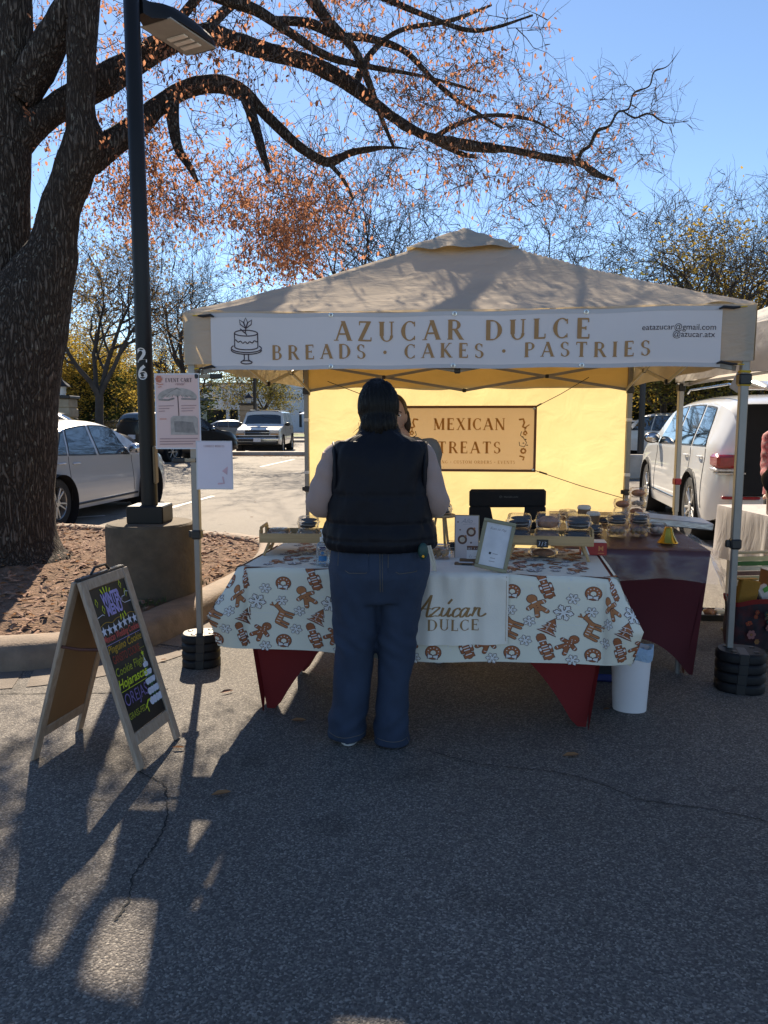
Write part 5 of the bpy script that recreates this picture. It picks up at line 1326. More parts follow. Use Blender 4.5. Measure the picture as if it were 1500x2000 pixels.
for i in range(-3, 9):
    for j in range(-3, 3):
        for (kd, dx, dy, s, ro) in TILE:
            u = u_don + i * tu + dx * k0 + .003 * j; v = .085 + j * tv + dy * k0
            if not (-CA / 2 - .25 < u < TL + CA / 2 + .3): continue
            m_ = s * .58
            if v > DROP - m_ * .55 or v < -.72: continue
            if -m_ < v < m_ * .9 and False: continue
            if abs(v) < m_ * .9: continue
            if v < 0 and not (.06 < u < TL - .06): continue
            icon(pr, kd, u, v, s * .9, ro)
        for _ in range(7):
            u = u_don + i * tu + gg.uniform(0, tu); v = .05 + j * tv + gg.uniform(0, tv)
            if v < .01 or v > DROP - .02 or not (-CA < u < TL + CA): continue
            pr.n = 0; pr.disc(u, v, .004, Gw, 6)
for _o in [pr.obj('gingerbread_print', tc_)]: _o['kind'] = 'stuff'
# sewn crease line pressed in the cloth
pr = Print(clothf, .0008); pr.line([(U0 + .5 + k * .05, .235 + .001 * math.sin(k)) for k in range(int((U1 - U0 - 1) / .05))], .0016, Gw, False); pr.obj('fold_crease', tc_)

# linen runner with the embroidered name
M_lin = pmat('white_linen', (0.84, 0.77, 0.68), .85, .05, 6, .25, 260, stretch=(1, 1, 1))
ux = lambda px: (px - 470) / (1193 - 470) * TL
ru0, ru1, RD = ux(800), ux(975), .335
rn = thing('linen_runner', 'white linen runner embroidered Azúcar DULCE hanging over the table front', 'table runner', FM @ Vector((ru0, 0, 0)), FRZ)
RO = Matrix.Translation(Vector((-ru0, 0, 0)))
def runf(u, v, h=0):
    p = clothf(u, v, 0); p.z += .0035 if v < .012 else 0
    if v < .012: return RO @ (p + Vector((0, 0, h + .001)))
    w_ = .006 * math.sin(u * 55 + 1) * min(1, v / .1) + .005 * math.sin(u * 90) * math.exp(-v * 6) + .004 * noise.noise(Vector((u * 20, v * 4, 3)))
    return RO @ Vector((p.x, p.y - .017 - w_ - h, p.z + .012 * (u - ru0)))
mb = MB().use(M_lin); mb.grid(lambda a, b: runf(ru0 + (ru1 - ru0) * a, -.45 + (RD + .45) * b), 60, 60); mb.obj('linen', rn, smooth=180)
M_thread = pmat('gold_thread', (0.32, 0.17, 0.06), .6, .15, 60)
pr = Print(runf, .0014, .00004); lc = (ru0 + ru1) / 2 - .005
pr2 = Print(lambda a, b, h: runf(a, -b, h), .0014, .00004)
pr2.text('DULCE', lc + .005, -.268, .05, M_thread, sp=.1, wscale=.98, bold=1.1); pr2.obj('embroidered_capitals', rn)['kind'] = 'stuff'
pr2 = Print(lambda a, b, h: runf(a, -b, h), .0014, .00004)
def script(pts_list, x, y, s, w, m):
    for pts in pts_list:
        fine = smoothpath([(p[0], p[1], p[2] if len(p) > 2 else 1) for p in pts], 6)
        Lp = [Vector((x + (p[0] + p[1] * .22) * s, y + p[1] * s)) for p in fine]
        h_ = []
        for i, q_ in enumerate(Lp):
            t = (Lp[min(i + 1, len(Lp) - 1)] - Lp[max(0, i - 1)]); t = t.normalized() if t.length else Vector((1, 0))
            ww = w * (.45 + .85 * abs(t.y)) * fine[i][2]; h_.append((q_ + Vector((-t.y, t.x)) * ww / 2, q_ - Vector((-t.y, t.x)) * ww / 2))
        pr2.n += 1; hh_ = pr2.base + pr2.step * (pr2.n % 60); pr2.mb.use(m)
        k = len(h_); pr2.mb.add([pr2.f(a.x, a.y, hh_) for a, b in h_] + [pr2.f(b.x, b.y, hh_) for a, b in h_], [(i, i + 1, k + i + 1, k + i) for i in range(k - 1)])
SCR = [[(-.25, .12), (-.1, -.02), (.1, .1), (.34, .6), (.48, 1.0), (.5, .98), (.5, .5), (.52, .05), (.6, .0), (.7, .12)], [(.05, .42), (.3, .36), (.62, .4)],
       [(.66, .36), (.78, .44), (.98, .42), (.8, .2), (.66, .0), (.85, .04), (1.02, .02), (1.08, .1)],
       [(1.14, .42), (1.12, .12), (1.2, .0), (1.34, .12), (1.42, .42), (1.4, .1), (1.46, .0), (1.56, .12)], [(1.3, .62), (1.42, .86)],
       [(1.88, .34), (1.8, .44), (1.64, .32), (1.62, .08), (1.74, .0), (1.92, .14)],
       [(2.2, .38), (2.08, .44), (1.94, .28), (1.96, .04), (2.06, .02), (2.2, .3), (2.24, .42), (2.2, .08), (2.28, .0), (2.38, .12)],
       [(2.46, .36), (2.5, .44), (2.48, .2), (2.44, .0)], [(2.48, .2), (2.56, .4), (2.68, .43), (2.68, .32), (2.7, .12), (2.78, .02), (2.9, .06), (3.02, .18)]]
script(SCR, lc - .148, -.205, .092, .0075, M_thread); pr2.obj('embroidered_script', rn)['kind'] = 'stuff'
pr = Print(runf, .001); pr.line([(ru1 - .008, .02 + k * .03) for k in range(11)], .0014, M_thread, False); pr.obj('hem_stitch', rn)

# ============================================================ A-FRAME MENU BOARD
M_oakw = wood_mat('pale_whitewashed_wood', (0.34, 0.24, 0.17), (0.46, 0.35, 0.27), 'Z')
M_hard = pmat('brown_hardboard', (0.25, 0.13, 0.055), .7, .08, 4)
M_chalk = pmat('chalkboard', (0.016, 0.018, 0.018), .5, .3, 6)
ch = {k: pmat('chalk_marker_' + k, c, .8, .12, 60) for k, c in dict(lilac=(.4, .34, .66), lime=(.6, .7, .04), white=(.66, .68, .8), red=(.68, .12, .1), amber=(.55, .33, .04), maroon=(.34, .06, .04), olive=(.35, .38, .04), green=(.04, .12, .05), purple=(.2, .15, .36)).items()}
tn, tf_ = Vector((-1.262, 3.085, .785)), Vector((-1.186, 3.44, .785))
af = thing('menu_board', 'wooden folding A-frame chalkboard listing the winter menu in coloured marker', 'sign', (-1.22, 3.26, 0), 0)
def board(near_foot, far_foot, nm, sgn_, chalk):
    nf, ff = Vector(near_foot), Vector(far_foot); wd = (tf_ - tn); Wd = wd.length; wx = wd.normalized()
    up = ((tn + tf_) / 2 - (nf + ff) / 2); Lh = up.length; up = up.normalized(); nn = wx.cross(up).normalized() * sgn_
    o_ = tn - nn * 0 + nn * .012
    fr = thing_part = None
    def pos(u, v, h=0): return o_ + wx * u - up * v + nn * h
    rot = Matrix((wx, up, nn)).transposed() if sgn_ > 0 else Matrix((wx, -up, nn)).transposed()
    sw = .042
    pc = None
    for u in (sw / 2, Wd - sw / 2):
        mb = MB().use(M_oakw); mb.box(pos(u, Lh / 2), (sw, Lh, .018), .003, rot); mb.obj('stile', af, True)
    for v, hgt in ((.022, .045), (.70, .05)):
        mb = MB().use(M_oakw); mb.box(pos(Wd / 2, v), (Wd - 2 * sw - .001, hgt, .016), .003, rot); mb.obj('rail', af, True)
    mb = MB().use(M_chalk if chalk else M_hard); mb.box(pos(Wd / 2, .36, -.002), (Wd - 2 * sw - .002, .625, .006), 0, rot)
    p = mb.obj('chalk_panel' if chalk else 'back_panel', af, True)
    return pos, Wd, Lh, wx, up, nn, sw, p
pos, Wd, Lh, wx, up_, nn, sw, panel = board((-1.024, 3.036, 0), (-.957, 3.385, 0), 'front', 1, True)
posb = board((-1.495, 3.13, 0), (-1.42, 3.49, 0), 'back', -1, False)
mb = MB().use(M_plast); mb.box((tn + tf_) / 2 + Vector((0, 0, .008)), (.03, .34, .014), .004, Matrix.Rotation(-.21, 3, 'Z')); mb.tube([tn.lerp(tf_, .3) + Vector((0, 0, .015)), tn.lerp(tf_, .38) + Vector((0, 0, .04)), tn.lerp(tf_, .6) + Vector((0, 0, .04)), tn.lerp(tf_, .68) + Vector((0, 0, .015))], .006, 8); mb.obj('hinge_handle', af, True)
M_strap = pmat('brown_strap', (0.09, 0.025, 0.015), .6)
mb = MB().use(M_strap); a = pos(.012, .29, -.012); b = posb[0](.012, .29, .0); mb.tube([a, a.lerp(b, .5) - Vector((0, 0, .006)), b], .007, 8); mb.obj('stay_strap', af, True)
# panel coordinates: a across 0..1, b down 0..1
pw, ph = Wd - 2 * sw, .60
def chf(u, v, h): return pos(sw + u, .047 - v, .0015 + h)       # v is negative downwards
pA = lambda a: a * pw; pB = lambda b: -b * ph
pr = Print(chf, .0005, .00005)
def ct(txt, a0, a1, b, h, m, sh=0.0, wt=.01):
    """text fitted between a0 and a1"""
    before = len(pr.mb.v); pr.font(txt, 0, 0, h, m, 'L', sh, 1.0, wt)
    del_ = pr.mb.v[before:]; nf_ = len(del_)
    # measure then rebuild at the right width
    us = [(Vector(p) - chf(0, 0, 0)).dot(wx) for p in del_]
    wd_ = max(us) - min(us); fsel = [i for i, f in enumerate(pr.mb.f) if f[0] >= before]
    pr.mb.v = pr.mb.v[:before]; k = min(fsel); pr.mb.f = pr.mb.f[:k]; pr.mb.m = pr.mb.m[:k]
    pr.font(txt, pA(a0), pB(b), h, m, 'L', sh, (a1 - a0) * pw / wd_, wt)
ct('WINTER', .25, .75, .135, .05, ch['lilac'], 0, .045); ct('MENU', .3, .72, .215, .045, ch['lilac'], 0, .045)
for (a, b, da, db) in ((.32, .05, -.03, -.03), (.38, .045, -.01, -.035), (.44, .045, .01, -.03), (.5, .05, .03, -.02), (.72, .23, .02, .03), (.66, .24, 0, .035), (.6, .24, -.02, .03)):
    pr.line([(pA(a), pB(b)), (pA(a + da), pB(b + db))], .007, ch['lime'])
for (a, b) in ((.1, .1), (.22, .16), (.82, .03), (.9, .1)): 
    pr.line([(pA(a), pB(b - .03)), (pA(a - .03), pB(b)), (pA(a), pB(b + .03)), (pA(a + .03), pB(b)), (pA(a), pB(b - .03))], .003, ch['lime'])
pr.line([(pA(.02), pB(.2)), (pA(.16), pB(.19)), (pA(.2), pB(.2))], .003, ch['white']); pr.line([(pA(.98), pB(.17)), (pA(.8), pB(.17)), (pA(.74), pB(.15)), (pA(.78), pB(.12)), (pA(.85), pB(.12)), (pA(.9), pB(.09)), (pA(.98), pB(.1))], .003, ch['white'])
pr.line([(pA(k / 20), pB(.27 - .02 * abs(math.sin(k * .47)))) for k in range(21)], .002, ch['amber'])
for k in range(7):
    cx, cy = pA(.07 + k * .143), pB(.305 + .006 * math.sin(k)); st = []
    for j in range(10): r = .021 if j % 2 == 0 else .009; st.append((cx + r * math.sin(j * math.pi / 5), cy + r * 1.15 * math.cos(j * math.pi / 5)))
    pr.poly(st, ch['white'])
ct('Mexican Wedding Cookies', .0, .98, .385, .03, ch['red'], .2, .012); pr.line([(pA(.02), pB(.405)), (pA(.98), pB(.405))], .002, ch['lilac'])
ct('Pinguino Cookie', .02, .96, .465, .034, ch['amber'], .25, .008)
ct('GANSITO COOKIE', .06, .82, .545, .036, ch['maroon'], 0, .004)
ct('Cookie Flight', .03, .86, .635, .036, ch['olive'], .1, .006); pr.line([(pA(.8), pB(.53)), (pA(.95), pB(.53))], .002, ch['olive'])
ct('Hojarascas', .0, .82, .725, .04, ch['lime'], .25, .014); pr.line([(pA(.02), pB(.745)), (pA(.75), pB(.75))], .0025, ch['lime'])
ct('OREJAS', .04, .68, .855, .055, ch['purple'], .05, -.004)
ct('GRASS-FED', .02, .5, .95, .028, ch['olive'], 0, .004); pr.line([(pA(.5), pB(.94)), (pA(.6), pB(.9)), (pA(.66), pB(.9))], .008, ch['lime']); pr.line([(pA(.55), pB(.92)), (pA(.56), pB(.975))], .005, ch['lime'])
for k, (b, w_) in enumerate(((.66, .05), (.72, .09), (.78, .12), (.85, .15), (.92, .17))):
    c_ = .84
    pr.poly([(pA(c_ - w_), pB(b + .03)), (pA(c_ + w_), pB(b + .03)), (pA(c_), pB(b - .05))], ch['green'])
    for j in range(4): pr.disc(pA(c_ - w_ + w_ * 2 * (j + .5) / 4), pB(b), .010 + .002 * k, ch['white'], 10)
    pr.line([(pA(c_ - w_), pB(b - .008)), (pA(c_ + w_), pB(b - .008))], .014 + .001 * k, ch['white'])
pr.poly([(pA(.84), pB(.58)), (pA(.8), pB(.645)), (pA(.88), pB(.645))], ch['white'])
st = [(pA(.84) + (.014 if j % 2 == 0 else .006) * math.sin(j * math.pi / 5), pB(.57) + (.015 if j % 2 == 0 else .006) * math.cos(j * math.pi / 5)) for j in range(10)]; pr.poly(st, ch['lime'])
_o = link('marker_writing', pr.mb.mesh('marker_writing', 0), panel, True); _o['kind'] = 'stuff'

# ============================================================ THINGS ON THE TABLES
M_clear = clear_mat('clear_clamshell', (.98, .98, .99), .95, .05, .6)
M_film = clear_mat('clear_table_film', (.98, .97, .98), .975, .25, .3)
M_choc = pmat('dark_cookie', (0.03, 0.018, 0.013), .8, .4, 60, .6, 90)
M_conch = pmat('orange_sweet_bread', (0.45, 0.2, 0.1), .75, .3, 40, .5, 70)
M_palec = pmat('powdered_cookie', (0.62, 0.52, 0.42), .85, .15, 40, .4, 70)
M_crois = pmat('golden_pastry', (0.5, 0.26, 0.08), .6, .35, 25, .5, 50)
M_bamb = wood_mat('bamboo_tray', (0.42, 0.25, 0.11), (0.56, 0.36, 0.18), 'X')
M_label = pmat('white_label', (0.72, 0.72, 0.75), .6)
def clamshell(nm_lab, loc, w, d, h, content, rz=0.0, grp='clear boxes of pastries', label_top=False, g_=random.Random(3)):
    t = thing('pastry_box', nm_lab, 'pastry box', loc, rz, grp)
    def sq(s, z, e=.5):
        n = 28; o = []
        for k in range(n):
            a = 2 * math.pi * k / n; c_, s_ = math.cos(a), math.sin(a)
            o.append(Vector((abs(c_) ** e * math.copysign(1, c_) * w / 2 * s, abs(s_) ** e * math.copysign(1, s_) * d / 2 * s, z)))
        return o
    mb = MB().use(M_clear); mb.rings([sq(.78, .001), sq(.82, .004), sq(.9, h * .42), sq(.91, h * .47), sq(1.0, h * .48)], cap=False); mb.add(sq(.78, .001), [tuple(range(28))]); mb.obj('base', t)
    mb = MB().use(M_clear); mb.rings([sq(1.01, h * .5), sq(.92, h * .52), sq(.9, h * .56), sq(.84, h * .85), sq(.76, h * .97), sq(.6, h)], cap=False); mb.add(sq(.6, h), [tuple(range(28))]); mb.obj('lid', t)
    r = g_
    if content == 'dark':
        for k in range(3):
            mb = MB().use(M_choc if k else M_choc); mb.ellipsoid((r.uniform(-.006, .006), r.uniform(-.006, .006), h * (.18 + .26 * k)), (w * .36, d * .36, h * .13), 16, 8); mb.obj('cookie', t)
        mb = MB().use(M_palec); mb.ellipsoid((w * .02, -d * .03, h * .32), (w * .34, d * .35, h * .07), 16, 6); mb.obj('filling', t)
    elif content == 'orange':
        mb = MB().use(M_conch); mb.ellipsoid((0, 0, h * .42), (w * .38, d * .38, h * .38), 18, 10); mb.obj('sweet_bread', t)
    elif content == 'pale':
        for k in range(5):
            a = k * 1.257; mb = MB().use(M_palec); mb.ellipsoid((w * .2 * math.cos(a), d * .2 * math.sin(a), h * (.3 + .08 * (k % 2))), (w * .16, d * .16, h * .22), 12, 7); mb.obj('cookie', t)
    elif content == 'croissant':
        for k in range(3):
            mb = MB().use(M_crois); x = (k - 1) * w * .22; mb.tube([(x - w * .05, -d * .3, h * .3), (x, -d * .1, h * .45), (x + .004, d * .1, h * .45), (x - w * .05, d * .3, h * .3)], [.008, w * .13, w * .13, .008], 10); mb.obj('pastry', t)
    if label_top: MB().use(M_label).lathe([(.0001, h + .002), (w * .2, h + .002), (w * .2, h + .001)], 18).obj('label', t)
    return t
BZ = .745
def at_t(px, py, z=BZ): return G(px, py, z)
# right part of the front table: bamboo tray on legs with boxes
def bamboo_tray(lab, c, L, D, rz, ztop, legs=True):
    t = thing('bamboo_tray', lab, 'tray', c, rz, 'bamboo bed trays')
    z = ztop - c[2]
    mb = MB().use(M_bamb); mb.box((0, 0, z), (L, D, .01), .002); mb.obj('tray_bottom', t)
    for sy in (-1, 1): mb = MB().use(M_bamb); mb.box((0, sy * (D / 2 - .005), z + .022), (L, .01, .045), .002); mb.obj('side', t)
    for sx in (-1, 1):
        mb = MB().use(M_bamb)
        mb.box((sx * (L / 2 - .005), 0, z + .014), (.011, D - .022, .028), .002)
        mb.box((sx * (L / 2 - .005), -D * .36, z + .045), (.011, D * .24, .036), .002); mb.box((sx * (L / 2 - .005), D * .36, z + .045), (.011, D * .24, .036), .002); mb.box((sx * (L / 2 - .005), 0, z + .07), (.011, D - .04, .016), .003); mb.obj('end_handle', t)
        for sy in (-1, 1):
            mb = MB().use(M_bamb); mb.bar((sx * (L / 2 - .05), sy * D * .4, z - .004), (sx * (L / 2 - .02), sy * D * .44, .002), .02, .012, .002); mb.obj('leg', t)
        mb = MB().use(M_bamb); mb.bar((sx * (L / 2 - .037), -D * .41, z * .45), (sx * (L / 2 - .037), D * .41, z * .45), .012, .012, .002); mb.obj('cross_bar', t)
    return t
c1 = at_t(1074, 1094); c1 = Vector((c1.x, c1.y + .07, BZ)); TZ = BZ + .085
bamboo_tray('bamboo bed tray holding stacked clear boxes at the right of the gingerbread cloth', c1, .44, .22, FRZ, TZ)
BO = Matrix.Rotation(FRZ, 4, 'Z')
def on_tray(c, x, y, z): v = BO @ Vector((x, y, 0)); return Vector((c.x + v.x, c.y + v.y, z))
for (x, y, k, content, lab) in ((-.15, .0, 0, 'dark', 'clear box of dark cookies, lower of the left stack on the right bamboo tray'), (-.15, .0, 1, 'dark', 'clear box of dark cookies, upper of the left stack on the right bamboo tray'),
                                (-.005, -.01, 0, 'orange', 'clear box of orange bread, lower of the middle stack on the bamboo tray'), (-.005, -.01, 1, 'orange', 'large clear box of orange sweet bread topping the middle stack'),
                                (.145, -.01, 0, 'dark', 'clear box of dark cookies, lower of the right stack on the bamboo tray'), (.145, -.01, 1, 'dark', 'clear box of dark and white cookies topping the right stack')):
    h = .07 if k == 0 else (.085 if content == 'orange' else .075)
    clamshell(lab, on_tray(c1, x + .006 * k, y, TZ + .006 + k * .06), .142, .14, h if k else .06, content, FRZ, 'boxes stacked on the right bamboo tray')
# price tag on the tray
tp = on_tray(c1, -.03, -.117, TZ - .012); t = thing('price_tag', 'tiny black chalk price tag clipped to the front of the right bamboo tray', 'price tag', tp, FRZ)
mb = MB().use(M_chalk); mb.box((0, 0, .018), (.056, .004, .04), .001); mb.obj('tag', t)
pr = Print(flat_on((0, -.003, .018), (1, 0, 0), (0, 0, 1)), .0005); pr.line([(-.018, -.01), (-.012, .01), (-.018, .01)], .002, ch['white']); pr.line([(-.004, -.01), (.002, .01)], .002, ch['white']); pr.line([(.01, .01), (.018, .006), (.01, 0), (.018, -.006), (.01, -.01)], .002, ch['white']); pr.obj('chalk_price', t)['kind'] = 'stuff'
clamshell('low clear box of orange bread under the right bamboo tray', on_tray(c1, -.02, .02, BZ + .002), .15, .14, .05, 'orange', FRZ, 'boxes stacked on the right bamboo tray')
# left tray
c2 = at_t(572, 1086); c2 = Vector((c2.x + .03, c2.y + .1, BZ)); TZ2 = BZ + .075
bamboo_tray('bamboo bed tray with two boxes at the left end of the gingerbread cloth', c2, .40, .22, FRZ + .12, TZ2)
clamshell('flat clear box of pale cookies alone at the left of the left tray', on_tray(c2, -.115, -.01, TZ2 + .006), .13, .13, .05, 'pale', FRZ, 'boxes on the left bamboo tray')
clamshell('clear box of pale cookies, lower of the stack on the left tray', on_tray(c2, .045, .0, TZ2 + .006), .13, .13, .05, 'pale', FRZ, 'boxes on the left bamboo tray')
clamshell('clear box of dark and white cookies, upper of the stack on the left tray', on_tray(c2, .045, .0, TZ2 + .058), .12, .12, .065, 'dark', FRZ, 'boxes on the left bamboo tray')
# sanitizer
M_gel = clear_mat('clear_gel_bottle', (.85, .92, .97), .82, .05); M_blue = pmat('blue_label', (0.02, 0.2, 0.45), .4); M_navy = pmat('navy_label', (0.02, 0.02, 0.12), .4)
t = thing('sanitizer_bottle', 'clear pump bottle of hand sanitizer with a blue label beside the customer', 'bottle', at_t(631, 1104), .0)
MB().use(M_gel).lathe([(.001, 0), (.03, 0), (.034, .004), (.034, .09), (.03, .105), (.014, .118), (.012, .125)], 24, sy=.75).obj('bottle', t)
MB().use(M_white).lathe([(.014, .118), (.015, .138), (.006, .14), (.005, .165), (.012, .168), (.012, .176), (.0001, .178)], 18).obj('pump', t)
mb = MB().use(M_white); mb.bar((0, 0, .172), (-.002, -.034, .168), .008, .008, .002); mb.obj('spout', t)
fl = lambda u, v, h: Vector((math.sin(u / .034) * (.0345 + h), -math.cos(u / .034) * (.0345 + h) * .75, v))
pr = Print(fl, .0008)
for k in range(6): pr.poly([(-.02 + k * .04 / 6, .05), (-.02 + (k + 1) * .04 / 6, .05), (-.02 + (k + 1) * .04 / 6, .022 + .006 * (k % 2)), (-.02 + k * .04 / 6, .026)], M_blue); pr.poly([(-.014 + k * .028 / 6, .095), (-.014 + (k + 1) * .028 / 6, .095), (-.014 + (k + 1) * .028 / 6, .078), (-.014 + k * .028 / 6, .078)], M_navy)
pr.disc(0, .065, .008, M_blue); pr.font('Purell', 0, .082, .008, M_label); pr.line([(-.016, .012), (.012, .012)], .005, M_blue); pr.obj('label', t)['kind'] = 'stuff'
# menu card, card holder, framed sheet
M_cardb = pmat('pale_pink_card', (0.66, 0.57, 0.56), .6, .03); M_brownp = pmat('brown_card_print', (0.16, 0.07, 0.045), .6, .1, 30); M_greyink = pmat('grey_script_ink', (0.36, 0.32, 0.34), .6)
t = thing('menu_card', 'tall pale card with two round cookie pictures and TAKE A CARD behind the frame', 'card', at_t(911, 1092), FRZ)
mb = MB().use(pmat('card_edge_tan', (0.4, 0.3, 0.2), .6)); mb.box((0, .006, .113), (.125, .006, .226), .002); mb.obj('board', t)
pr = Print(flat_on((0, .002, 0), (1, 0, 0), (0, 0, 1)), .0004); pr.poly([(-.058, .004), (.058, .004), (.058, .222), (-.058, .222)], M_cardb)
pr.font('Allo', .0, .185, .024, M_greyink, shear=.5); pr.line([(-.02, .178), (.045, .182)], .0015, M_greyink)
for (x, y) in ((.022, .14), (-.022, .1)): pr.disc(x, y, .024, M_brownp, 20); pr.disc(x, y, .014, M_palec, 14); pr.disc(x + .016, y + .018, .006, M_conch, 8)
pr.disc(-.034, .15, .004, M_brownp, 8); pr.disc(.022, .085, .005, M_brownp, 8); pr.disc(-.045, .19, .004, M_brownp, 6); pr.obj('print', t)['kind'] = 'stuff'
t = thing('card_holder', 'small wooden card holder with business cards in front of the tall menu card', 'card holder', at_t(912, 1105), FRZ)
M_wal = wood_mat('dark_wood', (0.14, 0.07, 0.035), (0.2, 0.11, 0.06), 'X')
mb = MB().use(M_wal); mb.box((0, 0, .008), (.12, .03, .016), .002); mb.box((.018, .022, .016), (.11, .016, .032), .002); mb.obj('block', t)
mb = MB().use(M_plast); mb.box((.0, -.0152, .008), (.05, .002, .008)); mb.obj('slot', t)
mb = MB().use(M_label); mb.box((.035, .018, .05), (.075, .003, .05)); cd = mb.obj('business_card', t)
mb = MB().use(M_brownp); mb.box((.035, .025, .083), (.075, .004, .022)); sg2 = mb.obj('take_a_card_sign', t)
mb = MB().use(M_label); mb.box((-.005, -.001, .0172), (.07, .02, .002)); mb.obj('loose_card', t)
pr = Print(flat_on((.035, .0225, .077), (1, 0, 0), (0, 0, 1)), .0006); pr.text('TAKE A CARD', 0, 0, .0095, M_label, sp=.12, bold=1.1); link('lettering', pr.mb.mesh('l', 0), sg2)['kind'] = 'stuff'
pr = Print(flat_on((.035, .0162, .04), (1, 0, 0), (0, 0, 1)), .0006); pr.line([(-.026, 0), (-.02, .014), (-.014, 0), (-.026, 0)], .0012, M_navy); pr.line([(0, .004), (.022, .004)], .002, M_greyink); link('printed_logo', pr.mb.mesh('l', 0), cd)['kind'] = 'stuff'
M_frame = pmat('greenish_wood_frame', (0.3, 0.27, 0.17), .5, .15, 8)
t = thing('picture_frame', 'tilted pale wooden picture frame holding a white payment sheet on the linen', 'picture frame', at_t(955, 1118), FRZ - .12)
FRm = Matrix.Rotation(R(-14), 3, 'X') @ Matrix.Rotation(R(9), 3, 'Y')
fw, fh = .152, .235
def fpt(x, y, z): return FRm @ Vector((x, y, z)) + Vector((.005, 0, .012))
for (cx, cz, a, b) in ((0, .008, fw, .017), (0, fh - .008, fw, .017), (-fw / 2 + .0085, fh / 2, .017, fh - .034), (fw / 2 - .0085, fh / 2, .017, fh - .034)):
    mb = MB().use(M_frame); mb.box(fpt(cx, 0, cz), (a, .014, b), .002, FRm); mb.obj('frame_side', t)
mb = MB().use(M_label); mb.box(fpt(0, .003, fh / 2), (fw - .03, .003, fh - .03), 0, FRm); pp = mb.obj('sheet', t)
mb = MB().use(M_frame); mb.bar(fpt(0, .01, fh * .6), Vector((.0, .095, .001)), .03, .004); mb.obj('easel_leg', t)
pr = Print(lambda u, v, h: fpt(u, .001 - h, v), .0006); pr.font('Scan to Pay', 0, fh * .8, .012, M_greyink, shear=.4); pr.poly([(-.022, .072), (-.012, .072), (-.012, .082), (-.022, .082)], M_plast)
pr.line([(-.004, .077), (.02, .077)], .003, M_greyink); pr.line([(-.012, .056), (.012, .056)], .003, M_greyink); pr.line([(-.015, .04), (.012, .041)], .003, M_greyink); link('print', pr.mb.mesh('p', 0), pp)['kind'] = 'stuff'
# pastries right of the customer, tiered stand behind
clamshell('clear box of golden pastries with a round white label on the linen', at_t(858, 1092), .13, .12, .075, 'croissant', FRZ, label_top=True)
clamshell('small clear box of dark cookies behind the tall menu card', at_t(886, 1074), .09, .09, .05, 'dark', FRZ)
t = thing('cake_stand', 'wooden three legged stand just right of the customer elbow', 'stand', at_t(862, 1068), .3)
for k in range(3): a = k * 2.094 + .5; mb = MB().use(M_bamb); mb.bar((.06 * math.cos(a), .06 * math.sin(a), 0), (.03 * math.cos(a), .03 * math.sin(a), .17), .012, .012, .002); mb.obj('leg', t)
MB().use(M_bamb).lathe([(.001, .17), (.075, .17), (.078, .176), (.075, .184), (.001, .184)], 24).obj('top', t)
clamshell('clear box of dark pastries on the wooden three legged stand', at_t(862, 1068) + Vector((0, 0, .186)), .12, .12, .06, 'dark', .2)
# red box with M
t = thing('carton', 'small red and white carton marked M at the back right of the gingerbread cloth', 'box', at_t(1160, 1086), FRZ)
M_redb = pmat('red_carton', (0.4, 0.02, 0.02), .45); mb = MB().use(M_redb); mb.box((0, .06, .035), (.13, .1, .066), .002); mb.obj('carton_body', t)
mb = MB().use(M_white); mb.box((0, .06, .0705), (.126, .096, .003)); mb.obj('carton_top', t)
pr = Print(flat_on((0, .0095, 0), (1, 0, 0), (0, 0, 1)), .0006); pr.poly([(-.064, .004), (-.02, .004), (-.045, .064), (-.064, .064)], M_white); M_or = pmat('orange_logo', (0.7, 0.25, 0.08), .5); pr.font('M', .035, .026, .026, M_or, weight=.02); pr.line([(.02, .014), (.052, .014)], .004, M_or); pr.obj('logo', t)['kind'] = 'stuff'

# --- side table: clear film, boxes, cups, bell, silver tray
fm = thing('plastic_table_film', 'clear crinkled plastic sheet over the maroon side table with a corner trailing right', 'plastic sheet', SF + Vector((0, 0, 0)), FRZ)
HZ = .738
def filmf(a, b):
    x = -.03 + a * (SL + .06); L = .17 + SD + .05; s_ = b * L
    w_ = .003 * noise.noise(Vector((a * 9, b * 22, 1))) + .002 * noise.noise(Vector((a * 30, b * 60, 1)))
    if s_ < .17:
        d = .17 - s_; return Vector((x, -.018 - .03 * d / .17 + .02 * noise.noise(Vector((a * 7, d * 6, 3))) - .01, HZ - d - .02 * math.sin(a * 7) * d * 4 + .004))
    return Vector((x, s_ - .17, HZ + .006 + w_ + .003 * abs(math.sin(a * 40 + 5 * noise.noise(Vector((a * 4, b * 9, 0)))))))
mb = MB().use(M_film); mb.grid(filmf, 60, 90)
def trail(a, b):       # the corner hanging over the right end
    top = Vector((SL + .03, -.045 + a * .5, HZ)); low = Vector((SL + .09 + .04 * a, -.07 + a * .3, HZ - .33 + .2 * a))
    p = top.lerp(low, b); p.x += .015 * math.sin(a * 8) * b + .015 * noise.noise(Vector((a * 6, b * 4, 0))); p.z -= .02 * b; return p
mb.grid(trail, 24, 16); mb.obj('film', fm, smooth=60)
STZ = .748
def on_side(px, py): return G(px, py, STZ)
